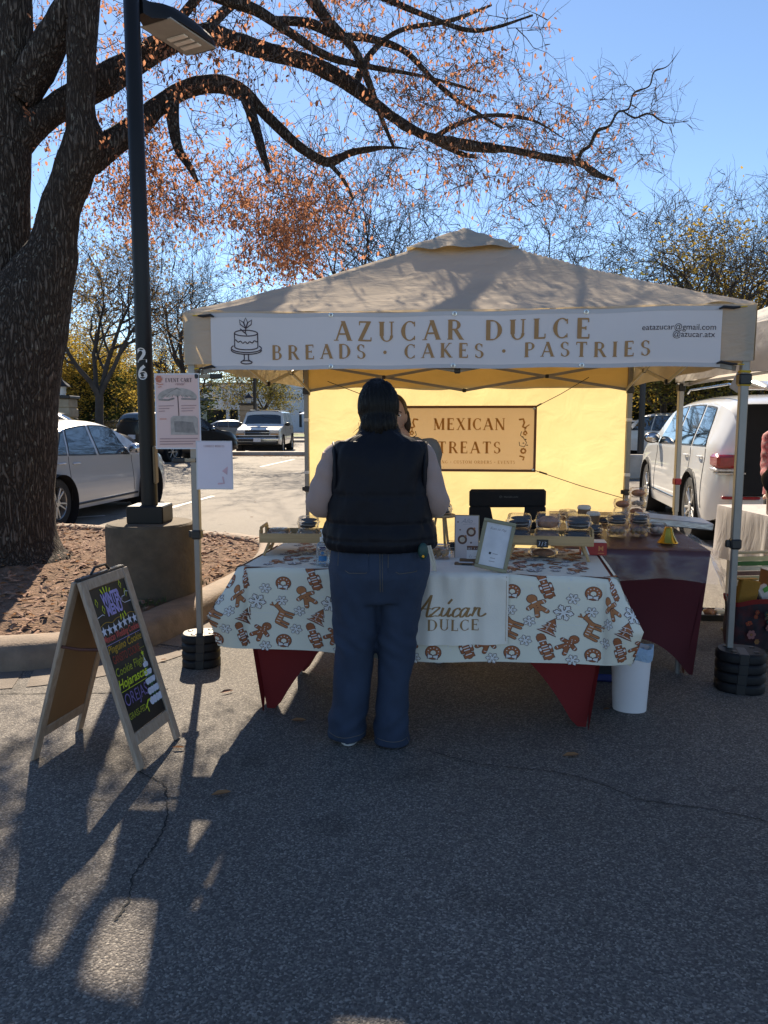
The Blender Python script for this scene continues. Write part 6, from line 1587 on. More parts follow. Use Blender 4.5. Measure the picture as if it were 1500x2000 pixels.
for (px, py, n, cont, w_, labs) in ((1161, 1053, 1, 'dark', .125, ['single clear box of dark cookies below the paper cups']),
    (1208, 1057, 2, 'dark', .13, ['lower clear box of the front left stack on the side table', 'upper clear box of the front left stack on the side table']),
    (1250, 1056, 2, 'dark', .125, ['lower clear box of the front right stack beside the bell', 'upper clear box of the front right stack beside the bell']),
    (1289, 1052, 1, 'pale', .12, ['clear box half hidden behind the gold bell']),
    (1217, 1020, 2, 'pale', .13, ['lower clear box of the back left stack on the side table', 'upper clear box of the back left stack on the side table']),
    (1246, 1016, 3, 'pale', .13, ['bottom clear box of the tallest stack on the side table', 'middle clear box of the tallest stack on the side table', 'top clear box of the tallest stack on the side table'])):
    c = on_side(px, py - 8); hb = .068
    for k in range(n): clamshell(labs[k], Vector((c.x + .004 * k, c.y + .04, STZ + k * (hb + .001))), w_, w_, hb, (cont if (k + px) % 2 else ('croissant' if cont == 'dark' else 'orange')), FRZ + .1 * k, 'boxes on the side table')
for i, (px, py, lab) in enumerate(((1180, 1022, 'low clear box behind the paper cups on the side table'), (1122, 1016, 'crumpled clear box left of the paper cups'), (1108, 1008, 'small clear box at the far left corner of the side table'))):
    c = on_side(px, py); clamshell(lab, Vector((c.x, c.y, STZ)), .13, .11, .05, ('dark', 'pale', 'pale')[i], .3 * i, 'boxes on the side table')
M_kraft = pmat('kraft_paper', (0.3, 0.17, 0.09), .75, .05); M_lid = pmat('white_cup_lid', (0.7, 0.66, 0.6), .4)
for i, (px, py, lab) in enumerate(((1142, 1036, 'taller kraft paper cup with white lid standing behind the other'), (1160, 1040, 'nearer kraft paper cup with white lid on the side table'))):
    c = on_side(px, py); t = thing('paper_cup', lab, 'cup', (c.x, c.y + .03, STZ), 0, 'kraft paper cups'); h = .15 if i == 0 else .12
    MB().use(M_kraft).lathe([(.001, 0), (.029, 0), (.04, h - .012)], 24, cap=False).obj('cup', t)
    MB().use(M_lid).lathe([(.043, h - .014), (.044, h - .006), (.041, h - .002), (.039, h + .006), (.034, h + .008), (.033, h + .003), (.001, h + .003)], 24).obj('lid', t)
c = on_side(1308, 1062); M_brass = pmat('polished_gold', (0.6, 0.38, 0.06), .22, .05, metal=1.0)
t = thing('gold_bell', 'small polished gold cone bell at the front edge of the side table', 'bell', (c.x, c.y + .03, STZ), 0)
MB().use(M_brass).lathe([(.052, 0), (.055, .006), (.045, .02), (.03, .05), (.022, .085), (.018, .092), (.001, .094)], 32).obj('bell_body', t, smooth=60)
MB().use(M_brass).lathe([(.056, .0), (.058, .003), (.054, .007)], 32).obj('rim', t)
M_foil = pmat('silver_tray', (0.5, 0.52, 0.55), .3, .1, 20, .3, 40, metal=.7)
t = thing('silver_box', 'flat silver grey box lying across the right edge of the side table', 'box', (1.81, 5.0, STZ), FRZ)
mb = MB().use(M_foil); mb.box((.08, 0, .045), (.44, .3, .045), .006, Matrix.Rotation(.08, 3, 'Y')); mb.obj('box_body', t); mb = MB().use(M_plast); mb.box((-.08, 0, .012), (.08, .2, .024), .004); mb.obj('dark_underside', t)

# chair behind the table
M_fabblk = pmat('black_chair_fabric', (0.012, 0.012, 0.014), .85, .15, 20, .3, 300)
cc = P(993, 1010, 5.35); ch_ = thing('folding_chair', 'black fabric folding chair with a trapezoid gap in its back behind the table', 'chair', (cc.x, 5.4, 0), .02)
mb = MB().use(M_fabblk)
def rr(x0, z0, x1, z1, r, n=5):
    o = []
    for (cx, cz, a0) in ((x1 - r, z1 - r, 0), (x0 + r, z1 - r, 90), (x0 + r, z0 + r, 180), (x1 - r, z0 + r, 270)):
        for k in range(n + 1): a = R(a0 + 90 * k / n); o.append((cx + r * math.cos(a), cz + r * math.sin(a)))
    return o
zt = .965; w2 = .272
mb.box((0, 0, zt - .065), (w2 * 2, .035, .13), .03); mb.box((-w2 + .075, 0, zt - .2), (.15, .034, .16), .012); mb.box((w2 - .075, 0, zt - .2), (.15, .034, .16), .012); mb.box((0, 0, zt - .32), (w2 * 2 - .02, .035, .1), .02)
for sx in (-1, 1): mb.add([(sx * (w2 - .15), -.016, zt - .13), (sx * (w2 - .11), -.016, zt - .13), (sx * (w2 - .155), -.016, zt - .27), (sx * (w2 - .18), -.016, zt - .27)], [(0, 1, 2, 3)])
mb.obj('backrest', ch_)
mb = MB().use(M_fabblk); mb.box((0, -.22, .45), (.5, .44, .04), .02); mb.obj('seat', ch_)
for sx in (-1, 1):
    for (a, b) in (((sx * .25, .02, .93), (sx * .25, .0, .42)), ((sx * .25, .0, .44), (sx * .25, -.44, .01)), ((sx * .25, -.42, .44), (sx * .25, .05, .01))):
        mb = MB().use(M_plast); mb.tube([a, b], .012, 8); mb.obj('leg', ch_)
pr = Print(flat_on((0, -.0185, zt - .05), (1, 0, 0), (0, 0, 1)), .0006); pr.font('MAGELLAN', .02, -.01, .013, pmat('grey_logo_thread', (0.14, .14, .15), .6), wscale=1.1); pr.line(elli(-.052, -.003, .009, .008, 0, 360, 12), .002, MATS['grey_logo_thread']); pr.line([(-.06, -.003), (-.044, -.003)], .002, MATS['grey_logo_thread']); pr.obj('logo', ch_)['kind'] = 'stuff'

# bin and things under the table
c = G(1229, 1385); bn = thing('waste_bin', 'white oval waste bin with a pale blue liner beside the red table leg', 'bin', (c.x, c.y, 0), -.25)
M_bin = pmat('white_plastic_bin', (0.82, 0.78, 0.8), .4, .03); M_liner = cloth_mat('pale_blue_liner', (0.42, 0.58, 0.74), (.4, .55, .7), .35, 20, .1, folds=1.0, fscale=14)
def ov(s, z, r=.1, r2=.072): return [Vector((r * s * math.cos(2 * math.pi * k / 36), r2 * s * math.sin(2 * math.pi * k / 36), z)) for k in range(36)]
MB().use(M_bin).rings([ov(.8, 0), ov(.82, .004), ov(.98, .31), ov(1.0, .315), ov(1.0, .325), ov(.96, .325), ov(.8, .02)]).obj('bin', bn)
def lin(s, z, amp): return [Vector((.1 * (s + amp * math.sin(k * 2.1)) * math.cos(2 * math.pi * k / 36), .072 * (s + amp * math.sin(k * 2.1)) * math.sin(2 * math.pi * k / 36), z + .008 * math.sin(k * .7 + 1))) for k in range(36)]
MB().use(M_liner).rings([lin(.82, .12, .02), lin(.93, .3, .02), lin(1.0, .335, .01), lin(1.05, .332, .012), lin(1.045, .285, .02), lin(1.03, .27, .015)], cap=False).obj('liner', bn, smooth=180)
c = G(1166, 1334); t = thing('storage_bag', 'dark blue and black storage bag under the right end of the table', 'bag', (c.x, c.y + .12, 0), FRZ)
mb = MB().use(pmat('black_bag_fabric', (0.01, 0.011, 0.018), .6, .2, 15)); mb.box((0, 0, .12), (.3, .22, .2), .03); mb.obj('bag_body', t); mb = MB().use(pmat('blue_bag_fabric', (0.01, 0.02, 0.12), .6, .2, 15)); mb.box((0, 0, .03), (.31, .23, .05), .012); mb.obj('bag_base', t)
for z in (.12, .17): mb = MB().use(M_inkg); mb.box((.06, -.1115, z), (.07, .003, .012)); mb.obj('grey_mark', t)

# ============================================================ NEIGHBOURING STALL AT THE RIGHT EDGE
M_wcanv = cloth_mat('white_canvas', (0.72, 0.7, 0.66), (.74, .68, .6), .4, 3, .05, folds=.6, fscale=5)
NRZ = .12; NO = Vector((2.3, 6.02, 0)); nt = thing('canopy_tent', 'white pop up canopy tent of the next stall cut off by the right edge', 'tent', NO, NRZ); NW = 2.9
# local x runs right, local y towards the viewer (negative) ; posts at the corners
NC = [(0, 0), (NW, 0), (NW, -NW), (0, -NW)]; NE, NV = 2.07, 1.75
M_alul = pmat('pale_steel_leg', (0.42, 0.4, 0.38), .4, .08, 8, metal=.4)
for (x, y) in NC[:3]:
    mb = MB().use(M_alul); mb.box((x, y, 1.33), (.038, .038, 1.2), .003); l = mb.obj('leg', nt); mb = MB().use(M_alul); mb.box((x, y, .37), (.03, .03, .74), .003); mb.obj('lower_tube', l)
    mb = MB().use(pmat('red_latch', (0.45, 0.02, 0.03), .4)); mb.box((x, y, .97 if x == 0 else .76), (.052, .052, .05), .006); mb.obj('latch', l); mb = MB().use(M_plast); mb.box((x, y, 1.7), (.055, .055, .06), .006); mb.obj('top_bracket', l)
def nroof(u, v):
    x, y = -.03 + u * (NW + .06), .03 - v * (NW + .06); m = max(abs(x - NW / 2), abs(y + NW / 2)) / (NW / 2 + .03)
    return Vector((x, y, 2.85 + (NE + .004 - 2.85) * m - .06 * math.sin(math.pi * min(m, 1)) + .01 * noise.noise(Vector((x * 5, y * 5, 2))) + .012 * math.sin(x * 25 + y * 8) * max(0, m - .7)))
mb = MB().use(M_wcanv); mb.grid(nroof, 70, 70); mb.obj('roof_canvas', nt, smooth=180)
for i in range(4):
    A = Vector((*NC[i], 0)); B = Vector((*NC[(i + 1) % 4], 0)); o_ = (A + B) / 2 - Vector((NW / 2, -NW / 2, 0)); o_.normalize()
    mb = MB().use(M_wcanv); mb.grid(lambda u, v: A.lerp(B, -.01 + 1.02 * u) + o_ * (.032 + .02 * noise.noise(Vector((u * 7, v * 2, i))) * (v + .2)) + Vector((0, 0, NE - v * (NE - NV) + .012 * math.sin(u * 11) * v)), 50, 10); mb.obj('valance', nt, smooth=180)
    for (s0, z0, s1, z1) in ((0, 1.93, .5, 1.72), (0, 1.72, .5, 1.93), (.5, 1.93, 1, 1.72), (.5, 1.72, 1, 1.93)):
        mb = MB().use(M_alul); mb.bar(A.lerp(B, s0) - o_ * .03 * (1 + s0) + Vector((0, 0, z0)), A.lerp(B, s1) - o_ * .03 * (1.4 + s0) + Vector((0, 0, z1)), .012, .024); mb.obj('truss_bar', nt)
a = P(1441, 733, 5.1); t = thing('hanging_tag', 'grey hang tag dangling from the white canopy beside the right tent leg', 'tag', a, .3)
mb = MB().use(pmat('grey_tag', (0.4, 0.37, 0.36), .6)); mb.box((0, 0, -.045), (.075, .004, .12), .0015, Matrix.Rotation(.5, 3, 'Y')); mb.obj('tag_body', t); mb = MB().use(M_white); mb.box((.0, -.004, -.04), (.022, .002, .016), 0, Matrix.Rotation(.5, 3, 'Y')); mb.obj('tag_mark', t)
# its table with a white cloth
M_wcl = cloth_mat('white_tablecloth', (0.78, 0.76, 0.78), (.75, .72, .74), .45, 3, .03, folds=.6, fscale=4, fstretch=(2, 2, .6))
nt2 = thing('neighbour_table', 'white cloth covered table of the next stall at the right edge', 'table', (2.79, 5.5, 0), .05)
def ntf(u, v):
    per = [(-.02, .8), (0, 0), (1.6, -.02), (1.62, .8)]; s_ = u * 3.2
    if s_ < .8: p = Vector((0, .8 - s_)); n_ = Vector((-1, 0))
    elif s_ < 2.4: p = Vector((s_ - .8, 0)); n_ = Vector((0, -1))
    else: p = Vector((1.6, s_ - 2.4)); n_ = Vector((1, 0))
    w = .02 * v + .014 * math.sin(s_ * 17) * v
    return Vector((p.x + n_.x * w, p.y + n_.y * w, .755 - v * .42))
mb = MB().use(M_wcl); mb.grid(ntf, 120, 12); mb.grid(lambda u, v: Vector((u * 1.6, v * .8, .756)), 4, 4); mb.obj('tablecloth', nt2, smooth=60)
mb = MB().use(M_plast); mb.box((.8, .4, .73), (1.56, .76, .03), .01); mb.obj('tabletop', nt2)
for (x, y) in ((.08, .08), (1.52, .08), (.08, .72), (1.52, .72)): MB().use(M_alul).tube([(x, y, 0), (x, y, .72)], .015, 8).obj('leg', nt2)
mb = MB().use(M_plast); mb.tube([(.02, -.03, .62), (.018, -.035, .56), (.04, -.035, .54), (.045, -.03, .62)], .006, 6); mb.obj('cloth_clip', nt2)
c = Vector((2.86, 5.62, .758)); t = thing('tumbler', 'tall pinkish grey insulated tumbler with a pale lid on the white cloth', 'tumbler', c, 0); M_tum = pmat('mauve_tumbler', (0.33, 0.25, 0.24), .35, .03, metal=.3)
MB().use(M_tum).lathe([(.001, 0), (.036, 0), (.04, .005), (.042, .12), (.05, .135), (.052, .27)], 28).obj('cup', t); MB().use(M_lid).lathe([(.054, .268), (.054, .285), (.05, .29), (.001, .29)], 28).obj('lid', t); MB().use(M_lid).tube([(.01, 0, .28), (.0, 0, .4)], .005, 8).obj('straw', t)
# striped folding beach chair, tote, tray on the ground
M_st = {'g': pmat('green_stripe', (0.06, 0.17, 0.05), .8), 'y': pmat('yellow_stripe', (0.55, 0.5, 0.28), .8), 'w': pmat('cream_stripe', (0.62, 0.58, 0.46), .8), 'b': pmat('brown_stripe', (0.22, 0.12, 0.09), .8)}
bc = thing('beach_chair', 'green cream and yellow striped folding chair beneath the white clothed table', 'chair', (2.39, 5.02, 0), .15)
seq = 'ygwbywgwybwgyw'
for k, s_ in enumerate(seq):
    z0 = .53 - k * .033; mb = MB().use(M_st[s_]); mb.grid(lambda u, v, z0=z0: Vector((u * .5, .06 + .1 * (z0 - v * .031) - .012 * math.sin(u * math.pi) , z0 - v * .031)), 8, 2); mb.obj('stripe_band', bc)
M_chf = pmat('cream_frame', (0.5, 0.42, 0.28), .4)
MB().use(M_chf).tube([(-.01, .05, .0), (-.012, .1, .3), (-.01, .115, .52), (.03, .12, .555), (.47, .12, .555), (.51, .115, .52), (.51, .05, 0)], .011, 8).obj('back_frame', bc)
mb = MB().use(M_st['g']); mb.grid(lambda u, v: Vector((u * .5, .06 - v * .42, .2 + .04 * v)), 6, 6); mb.obj('seat_sling', bc)
MB().use(M_chf).tube([(-.01, .2, .0), (-.01, -.38, .25), (.51, -.38, .25), (.51, .2, 0)], .011, 8).obj('seat_frame', bc)
M_totes = pmat('dark_floral_tote', (0.03, 0.028, 0.045), .55, .5, 18, dirt=(0.16, 0.02, 0.02), dirt_amt=.8, dirt_scale=11); M_redt = pmat('red_trim', (0.3, 0.015, 0.015), .6)
tb = thing('tote_bag', 'dark floral tote bag with red trim full of packages behind the right weight plates', 'bag', (2.44, 4.86, 0), .1)
def tote(u, z, s=1):
    a = 2 * math.pi * u; c_, s_ = math.cos(a), math.sin(a); e = .45
    return Vector((abs(c_) ** e * math.copysign(1, c_) * .21 * s * (1 + .04 * math.sin(z * 20)), abs(s_) ** e * math.copysign(1, s_) * .1 * s, z + .012 * math.sin(a * 3) * (z / .3)))
mb = MB().use(M_totes); mb.grid(lambda u, v: tote(u, v * .3, 1 + .08 * v), 48, 10); mb.obj('bag_body', tb, smooth=60)
mb = MB().use(M_redt); mb.grid(lambda u, v: tote(u, .285 + v * .03, 1.1), 48, 2); mb.obj('trim', tb)
pr = Print(lambda u, v, h: Vector((u, -.108 - h, v)), .003, .0002)
gg = random.Random(8); fcol = [pmat('flower_coral', (.42, .09, .05), .6), pmat('flower_ochre', (.45, .22, .08), .6), pmat('leaf_teal', (.03, .1, .09), .6), pmat('flower_pink', (.45, .2, .2), .6)]
for k in range(16):
    x, y, r = gg.uniform(-.17, .17), gg.uniform(.05, .25), gg.uniform(.012, .028); m_ = fcol[k % 4]
    for j in range(6): pr.disc(x + r * .7 * math.cos(j * 1.05), y + r * .7 * math.sin(j * 1.05), r * .42, m_, 8)
    pr.disc(x, y, r * .3, fcol[1], 8)
pr.obj('floral_print', tb)['kind'] = 'stuff'
for (nm, lab, m_, c, d, rt) in (('paper_package', 'mustard yellow paper package standing in the tote bag', pmat('mustard_paper', (.42, .22, .03), .7, .1, 10, .6, 20), (-.1, .0, .33), (.13, .05, .2), .2), ('snack_box', 'white and green box leaning in the tote bag', M_white, (.05, .01, .36), (.16, .04, .1), -.5), ('carton', 'small orange tan carton at the top of the tote bag', pmat('orange_tan_card', (.5, .24, .09), .6), (.08, .04, .43), (.12, .1, .11), .1)):
    t = thing(nm, lab, 'package', (2.44 + c[0], 4.86 + c[1], c[2]), .1); mb = MB().use(m_); mb.box((0, 0, 0), d, .006, Matrix.Rotation(rt, 3, 'Y')); mb.obj('pack', t)
    if nm == 'snack_box': mb = MB().use(pmat('green_mark', (.1, .45, .08), .5)); mb.box((-.03, -.022, .01), (.05, .003, .03), 0, Matrix.Rotation(rt, 3, 'Y')); mb.obj('green_patch', t)
    else: mb = MB().use(M_lid if nm == 'carton' else m_); mb.box((0, 0, d[2] / 2 + .004), (d[0] * .96, d[1] * .9, .006), .002); mb.obj('folded_top', t)
t = thing('display_tray', 'black tray of small trinkets on the ground between the side table and tote bag', 'tray', G(1397, 1212) + Vector((0, .1, 0)), -.1)
mb = MB().use(M_plast); mb.box((0, 0, .008), (.28, .22, .014), .003); mb.obj('tray_floor', t)
for (x, y, a, b) in ((0, -.11, .28, .012), (0, .11, .28, .012), (-.14, 0, .012, .22), (.14, 0, .012, .22)): mb = MB().use(M_plast); mb.box((x, y, .022), (a, b, .044), .003); mb.obj('rim', t)
for k, (x, y, s, m_, lab) in enumerate(((-.08, .0, .035, M_white, 'round white trinket at the left of the ground tray'), (.0, .02, .045, pmat('shell_brown', (.25, .12, .07), .3, .4, 30), 'brown and white striped trinket in the middle of the ground tray'), (.08, .02, .042, M_white, 'white paper trinket at the right of the ground tray'), (.04, -.06, .02, M_metal, 'small shiny trinket at the front of the ground tray'))):
    mb = MB().use(m_); c_ = G(1397, 1212) + Vector((x, .1 + y, .016))
    if k in (0, 1): mb.lathe([(.001, 0), (s, 0), (s * 1.05, s * .3), (s * .8, s * .8), (s * .4, s), (s * .35, s * .8), (.001, s * .7)], 18)
    else: mb.box((0, 0, s * .5), (s * 1.6, s * 1.2, s), s * .2)
    solo('trinket', mb, lab, 'trinket', c_, 'trinkets in the ground tray')

# ============================================================ CARS
M_cg = pmat('car_glass', (0.012, 0.02, 0.024), .03, .2, 2, spec=1.0, coat=.6)
M_tyre = pmat('tyre_rubber', (0.018, 0.017, 0.017), .8, .2, 20); M_rim = pmat('alloy_rim', (0.55, 0.54, 0.52), .3, .05, metal=.7)
M_rdl = pmat('red_lamp', (0.3, 0.006, 0.01), .15, .2, 30, coat=1.0); M_wl = pmat('clear_lamp', (0.5, 0.5, 0.5), .12, .3, 40, coat=1.0); M_chr = pmat('chrome', (0.6, 0.6, 0.6), .12, .05, metal=1.0)
M_trim = pmat('black_trim', (0.012, 0.012, 0.013), .4, .1); M_int = pmat('dark_interior', (0.01, 0.01, 0.012), .9)
def paint(nm, c, metal=.0): return pmat(nm, c, .28, .015, 2, metal=metal, coat=1.0)
def interp(prof, x):
    for (x0, a), (x1, b) in zip(prof, prof[1:]):
        if x <= x1: 
            t = (x - x0) / max(1e-6, x1 - x0); t = max(0, min(1, t)); return a + (b - a) * t
    return prof[-1][1]
def sprof(pts):
    f = smoothpath(pts, 6); return [(p[0], p[1]) for p in f]
def make_car(nm, lab, loc, rz, col, L, Wd, top, belt, bot, axles, wr, windows, wsh, rwin, spokes=10, grp=None, detail=1, tumble=.34, fascia='sedan', cat='car', end_round=.13, sides=(-1, 1)):
    """local frame: x forward from the rear bumper, y left, z up"""
    t = thing(nm, lab, cat, loc, rz, grp)
    top = sprof(top); belt = sprof(belt)
    def wv(x):
        e = min(x, L - x); k = min(1, e / .55); return Wd / 2 * (1 - end_round * (1 - k) ** 2.2)
    zt = lambda x: interp(top, x)
    zbelt = lambda x: min(interp(belt, x), zt(x) - .04)
    zb_ = lambda x: interp(bot, x)
    def hw(x, z):
        b = zbelt(x); w = wv(x)
        if z <= b:
            k = (z - zb_(x)) / max(.01, b - zb_(x)); return w * (.965 + .035 * math.sin(math.pi * min(1, k * 1.15) ** .8)) - .012 * max(0, (k - .75)) * 4 * w * .3
        h_ = z - b; return w * .975 - .012 - h_ * tumble * min(1, .75 + h_)
    def sect(x):
        b = zbelt(x); T = zt(x); o = []
        for k in range(9): z = zb_(x) + (b - zb_(x)) * k / 8; o.append((hw(x, z), z))
        gap = T - b
        for k in range(1, 6): z = b + gap * .88 * k / 5; o.append((hw(x, z), z))
        we = hw(x, b + gap * .88)
        for k in range(1, 7):
            a = k / 6; y = we * (1 - a ** 1.6 * 1.0); z = b + gap * (.88 + .12 * math.sin(min(1, a * 1.5) * math.pi / 2)) + (.03 * (1 - (y / max(we, .01)) ** 2) if a > .3 else 0) * min(1, gap * 3)
            o.append((max(y, 0), z))
        return o
    xs = sorted(set([0, .03, .08, .15, .25] + list(np.linspace(.35, L - .35, 44)) + [L - .25, L - .15, L - .08, L - .03, L]))
    rings = []
    for x in xs:
        s_ = sect(x); e = min(x, L - x); sq = 1 - .05 * max(0, 1 - e / .08)
        left = [Vector((x, y * sq, z)) for y, z in s_]; right = [Vector((x, -y * sq, z)) for y, z in reversed(s_[:-1])]
        rings.append(left + right)
    mb = MB().use(col); mb.rings(rings); me = mb.mesh('body', 0); fix_normals(me)
    cut = MB()
    for ax in axles:
        for sd in (-1, 1): cut.lathe([(wr + .055, -.2), (wr + .055, .2)], 36, (ax, sd * (Wd / 2 - .02), wr), axis='Y')
    cm = cut.mesh('cut', 0); fix_normals(cm); cm.materials.append(col); co = bpy.data.objects.new('cut', cm); C.objects.link(co)
    me = evaluated(me, [('BOOLEAN', dict(operation='DIFFERENCE', object=co, solver='EXACT'))]); bpy.data.objects.remove(co)
    me.polygons.foreach_set('use_smooth', [True] * len(me.polygons)); me.set_sharp_from_angle(angle=R(32)); me.name = 'body'
    me.materials.clear(); me.materials.append(col)
    body = link('body', me, t)
    for ax in axles:
        mb = MB().use(M_int)
        for sd in (-1, 1): mb.lathe([(wr + .05, -.17), (wr + .052, .12)], 28, (ax, sd * (Wd / 2 - .1), wr), axis='Y', cap=False)
        mb.box((ax, 0, wr + .02), (wr * 2, Wd - .5, wr * 1.6)); mb.obj('wheel_well', t)
    for ax in axles:
        for sd in (-1, 1):
            c = (ax, sd * (Wd / 2 - .115), wr)
            mb = MB().use(M_tyre); mb.lathe([(wr * .66, -.1), (wr * .93, -.105), (wr * .99, -.08), (wr, -.03), (wr, .03), (wr * .99, .08), (wr * .93, .105), (wr * .68, .1)], 36, c, axis='Y', cap=False); w_ = mb.obj('wheel', t)
            mb = MB().use(M_rim); y0 = sd * .085
            mb.lathe([(wr * .7, sd * .1), (wr * .66, y0), (wr * .62, sd * .0), (wr * .6, sd * -.03)], 32, c, axis='Y', cap=False)
            for k in range(spokes):
                a = 2 * math.pi * k / spokes + (.12 if k % 2 else -.12) * (1 if spokes == 10 else 0)
                p0 = Vector((c[0] + wr * .1 * math.cos(a), c[1] + sd * .07, c[2] + wr * .1 * math.sin(a))); p1 = Vector((c[0] + wr * .64 * math.cos(a), c[1] + sd * .082, c[2] + wr * .64 * math.sin(a)))
                mb.bar(p0, p1, .03, .03, .006, up=Vector((0, 1, 0)))
            mb.lathe([(wr * .16, sd * .09), (wr * .15, sd * .098), (.001, sd * .1)], 16, c, axis='Y', cap=False); link('rim', mb.mesh('rim', 30), w_)
            mb = MB().use(M_int); mb.lathe([(wr * .6, sd * .02), (.001, sd * .02)], 20, c, axis='Y', cap=False); link('brake_shadow', mb.mesh('spoke_shade', 30), w_)  # near-black disc paints the shade behind the spokes
    # side glass
    for sd in sides:
        for (x0, x1, s0, s1, zl, zu) in windows:
            def wf(a, b, lift, grow=0):
                xa, xb = x0 - grow, x1 + grow; hgt = .34
                x = xa + (xb - xa) * a + ((1 - a) * s0 + a * s1) * b * hgt
                lo = zbelt(x) + zl - grow; hi = zt(x) - zu + grow; hi = max(hi, lo + .01); z = lo + (hi - lo) * b
                return Vector((x, sd * (hw(x, z) + lift), z))
            mb = MB().use(M_trim); mb.grid(lambda a, b: wf(a, b, .003, .018), 12, 6); fr = mb.obj('window_frame', t, smooth=60)
            mb = MB().use(M_cg); mb.grid(lambda a, b: wf(a, b, .007), 12, 6); link('pane', mb.mesh('pane', 60), fr)
    def topz(x, y):
        b = zbelt(x); T = zt(x); we = hw(x, b + (T - b) * .88); a = (1 - min(1, abs(y) / max(we, .01))) ** (1 / 1.6)
        return b + (T - b) * (.88 + .12 * math.sin(min(1, a * 1.5) * math.pi / 2)) + (.03 * (1 - (y / max(we, .01)) ** 2) if a > .3 else 0) * min(1, (T - b) * 3)
    for (nm2, rg_) in (('windscreen', wsh), ('rear_window', rwin)):
        if not rg_: continue
        x0, x1, k_ = rg_
        mb = MB().use(M_cg)
        def gf(a, b):
            x = x0 + (x1 - x0) * a; we = hw(x, zbelt(x) + (zt(x) - zbelt(x)) * .85) * k_; y = (b * 2 - 1) * we
            n_ = Vector((-(zt(x + .02) - zt(x - .02)) / .04, 0, 1)).normalized(); return Vector((x, y, topz(x, y))) + n_ * .008
        mb.grid(gf, 10, 12); mb.obj(nm2, t, smooth=60)
    # door seams, handles, mirrors
    if detail:
        for sd in sides:
            for xs_ in sorted({w_[0] - .03 for w_ in windows[:2]} | {windows[-1][1] + .05}):
                mb = MB().use(M_trim); pts = [Vector((xs_, sd * (hw(xs_, z) + .0015), z)) for z in np.linspace(zb_(xs_) + .14, zbelt(xs_), 8)]
                mb.tube(pts, .0035, 4); mb.obj('door_seam', t)
            for (x0, x1, *_r) in windows[:2]:
                xh = x0 + .16; z = zbelt(xh) - .1; mb = MB().use(col if fascia != 'suburban' else M_trim); mb.tube([(xh - .09, sd * (hw(xh, z) + .006), z), (xh - .05, sd * (hw(xh, z) + .03), z + .005), (xh + .06, sd * (hw(xh, z) + .03), z + .005), (xh + .1, sd * (hw(xh, z) + .006), z)], .012, 8); mb.obj('door_handle', t)
        mx = windows[-1][1] - .02 if windows[-1][3] <= 0 else windows[-1][1] - .05
    for sd in (-1, 1):
        xm = windows[-1][1] + .0; z = zbelt(xm) + .11; y = sd * (hw(xm, z) + .13)
        mb = MB().use(M_trim if fascia in ('suv_open', 'suburban') else col); mb.ellipsoid((xm, y, z), (.07, .12, .085), 16, 10); mb.bar((xm, sd * (hw(xm, zbelt(xm))), z - .06), (xm, y, z - .04), .05, .04, .01); m_ = mb.obj('mirror', t)
        mb = MB().use(M_chr); mb.ellipsoid((xm - .045, y, z), (.03, .1, .065), 12, 8); link('mirror_glass', mb.mesh('mg', 60), m_)
    return t, hw, zt, zbelt, zb_, wv
def car_loc(rear_wheel_pt, heading, ax0, side_off):
    """place so that the visible wheel stands on rear_wheel_pt; heading angle of +x"""
    f = Vector((math.cos(heading), math.sin(heading), 0)); l = Vector((-f.y, f.x, 0)); p = Vector((rear_wheel_pt[0], rear_wheel_pt[1], 0))
    return p - f * ax0 - l * side_off
# silver sedan behind the bed: its right side faces us
M_silver = paint('silver_paint', (0.5, 0.5, 0.52), .35)
W_ = 1.82; hd_ = math.atan2(2.8, .37)
sl = car_loc((-4.47, 10.3), hd_, 1.03, -(W_ / 2 - .1))
sed_top = [(0, .78), (.03, .92), (.12, 1.02), (.5, 1.07), (.85, 1.12), (1.35, 1.34), (1.85, 1.415), (2.4, 1.43), (2.85, 1.38), (3.3, 1.2), (3.7, 1.0), (4.1, .94), (4.5, .84), (4.74, .72), (4.82, .6)]
sed_belt = [(0, .72), (.3, .93), (.9, .96), (1.8, .93), (2.8, .9), (3.7, .86), (4.4, .78), (4.82, .55)]
sed_bot = [(0, .34), (.15, .24), (.7, .2), (4.0, .19), (4.6, .22), (4.82, .32)]
ts, hw, zt, zbl, zbt, wv = make_car('parked_car', 'silver sedan parked behind the bed between the oak trunk and the lamp post', sl, hd_, M_silver, 4.82, W_, sed_top, sed_belt, sed_bot, (1.03, 3.85), .335,
    [(1.02, 1.32, 1.0, .35, .03, .085), (1.40, 2.14, .35, -.12, .03, .075), (2.24, 3.22, -.12, -.95, .03, .075)], (2.88, 3.62, .9), (.72, 1.42, .85))
mb = MB().use(M_trim); mb.tube([Vector((x, -(hw(x, .27) + .004), .27)) for x in np.linspace(1.45, 3.4, 10)], .018, 6); mb.obj('sill_strip', ts)
for x0, x1 in ((0, .1),):
    for sd in (-1, 1): mb = MB().use(M_rdl); mb.box((.07, sd * .68, .8), (.16, .32, .14), .04); mb.obj('tail_lamp', ts)
mb = MB().use(M_wl); mb.box((4.62, -.66, .66), (.3, .3, .14), .05); mb.obj('headlight', ts)
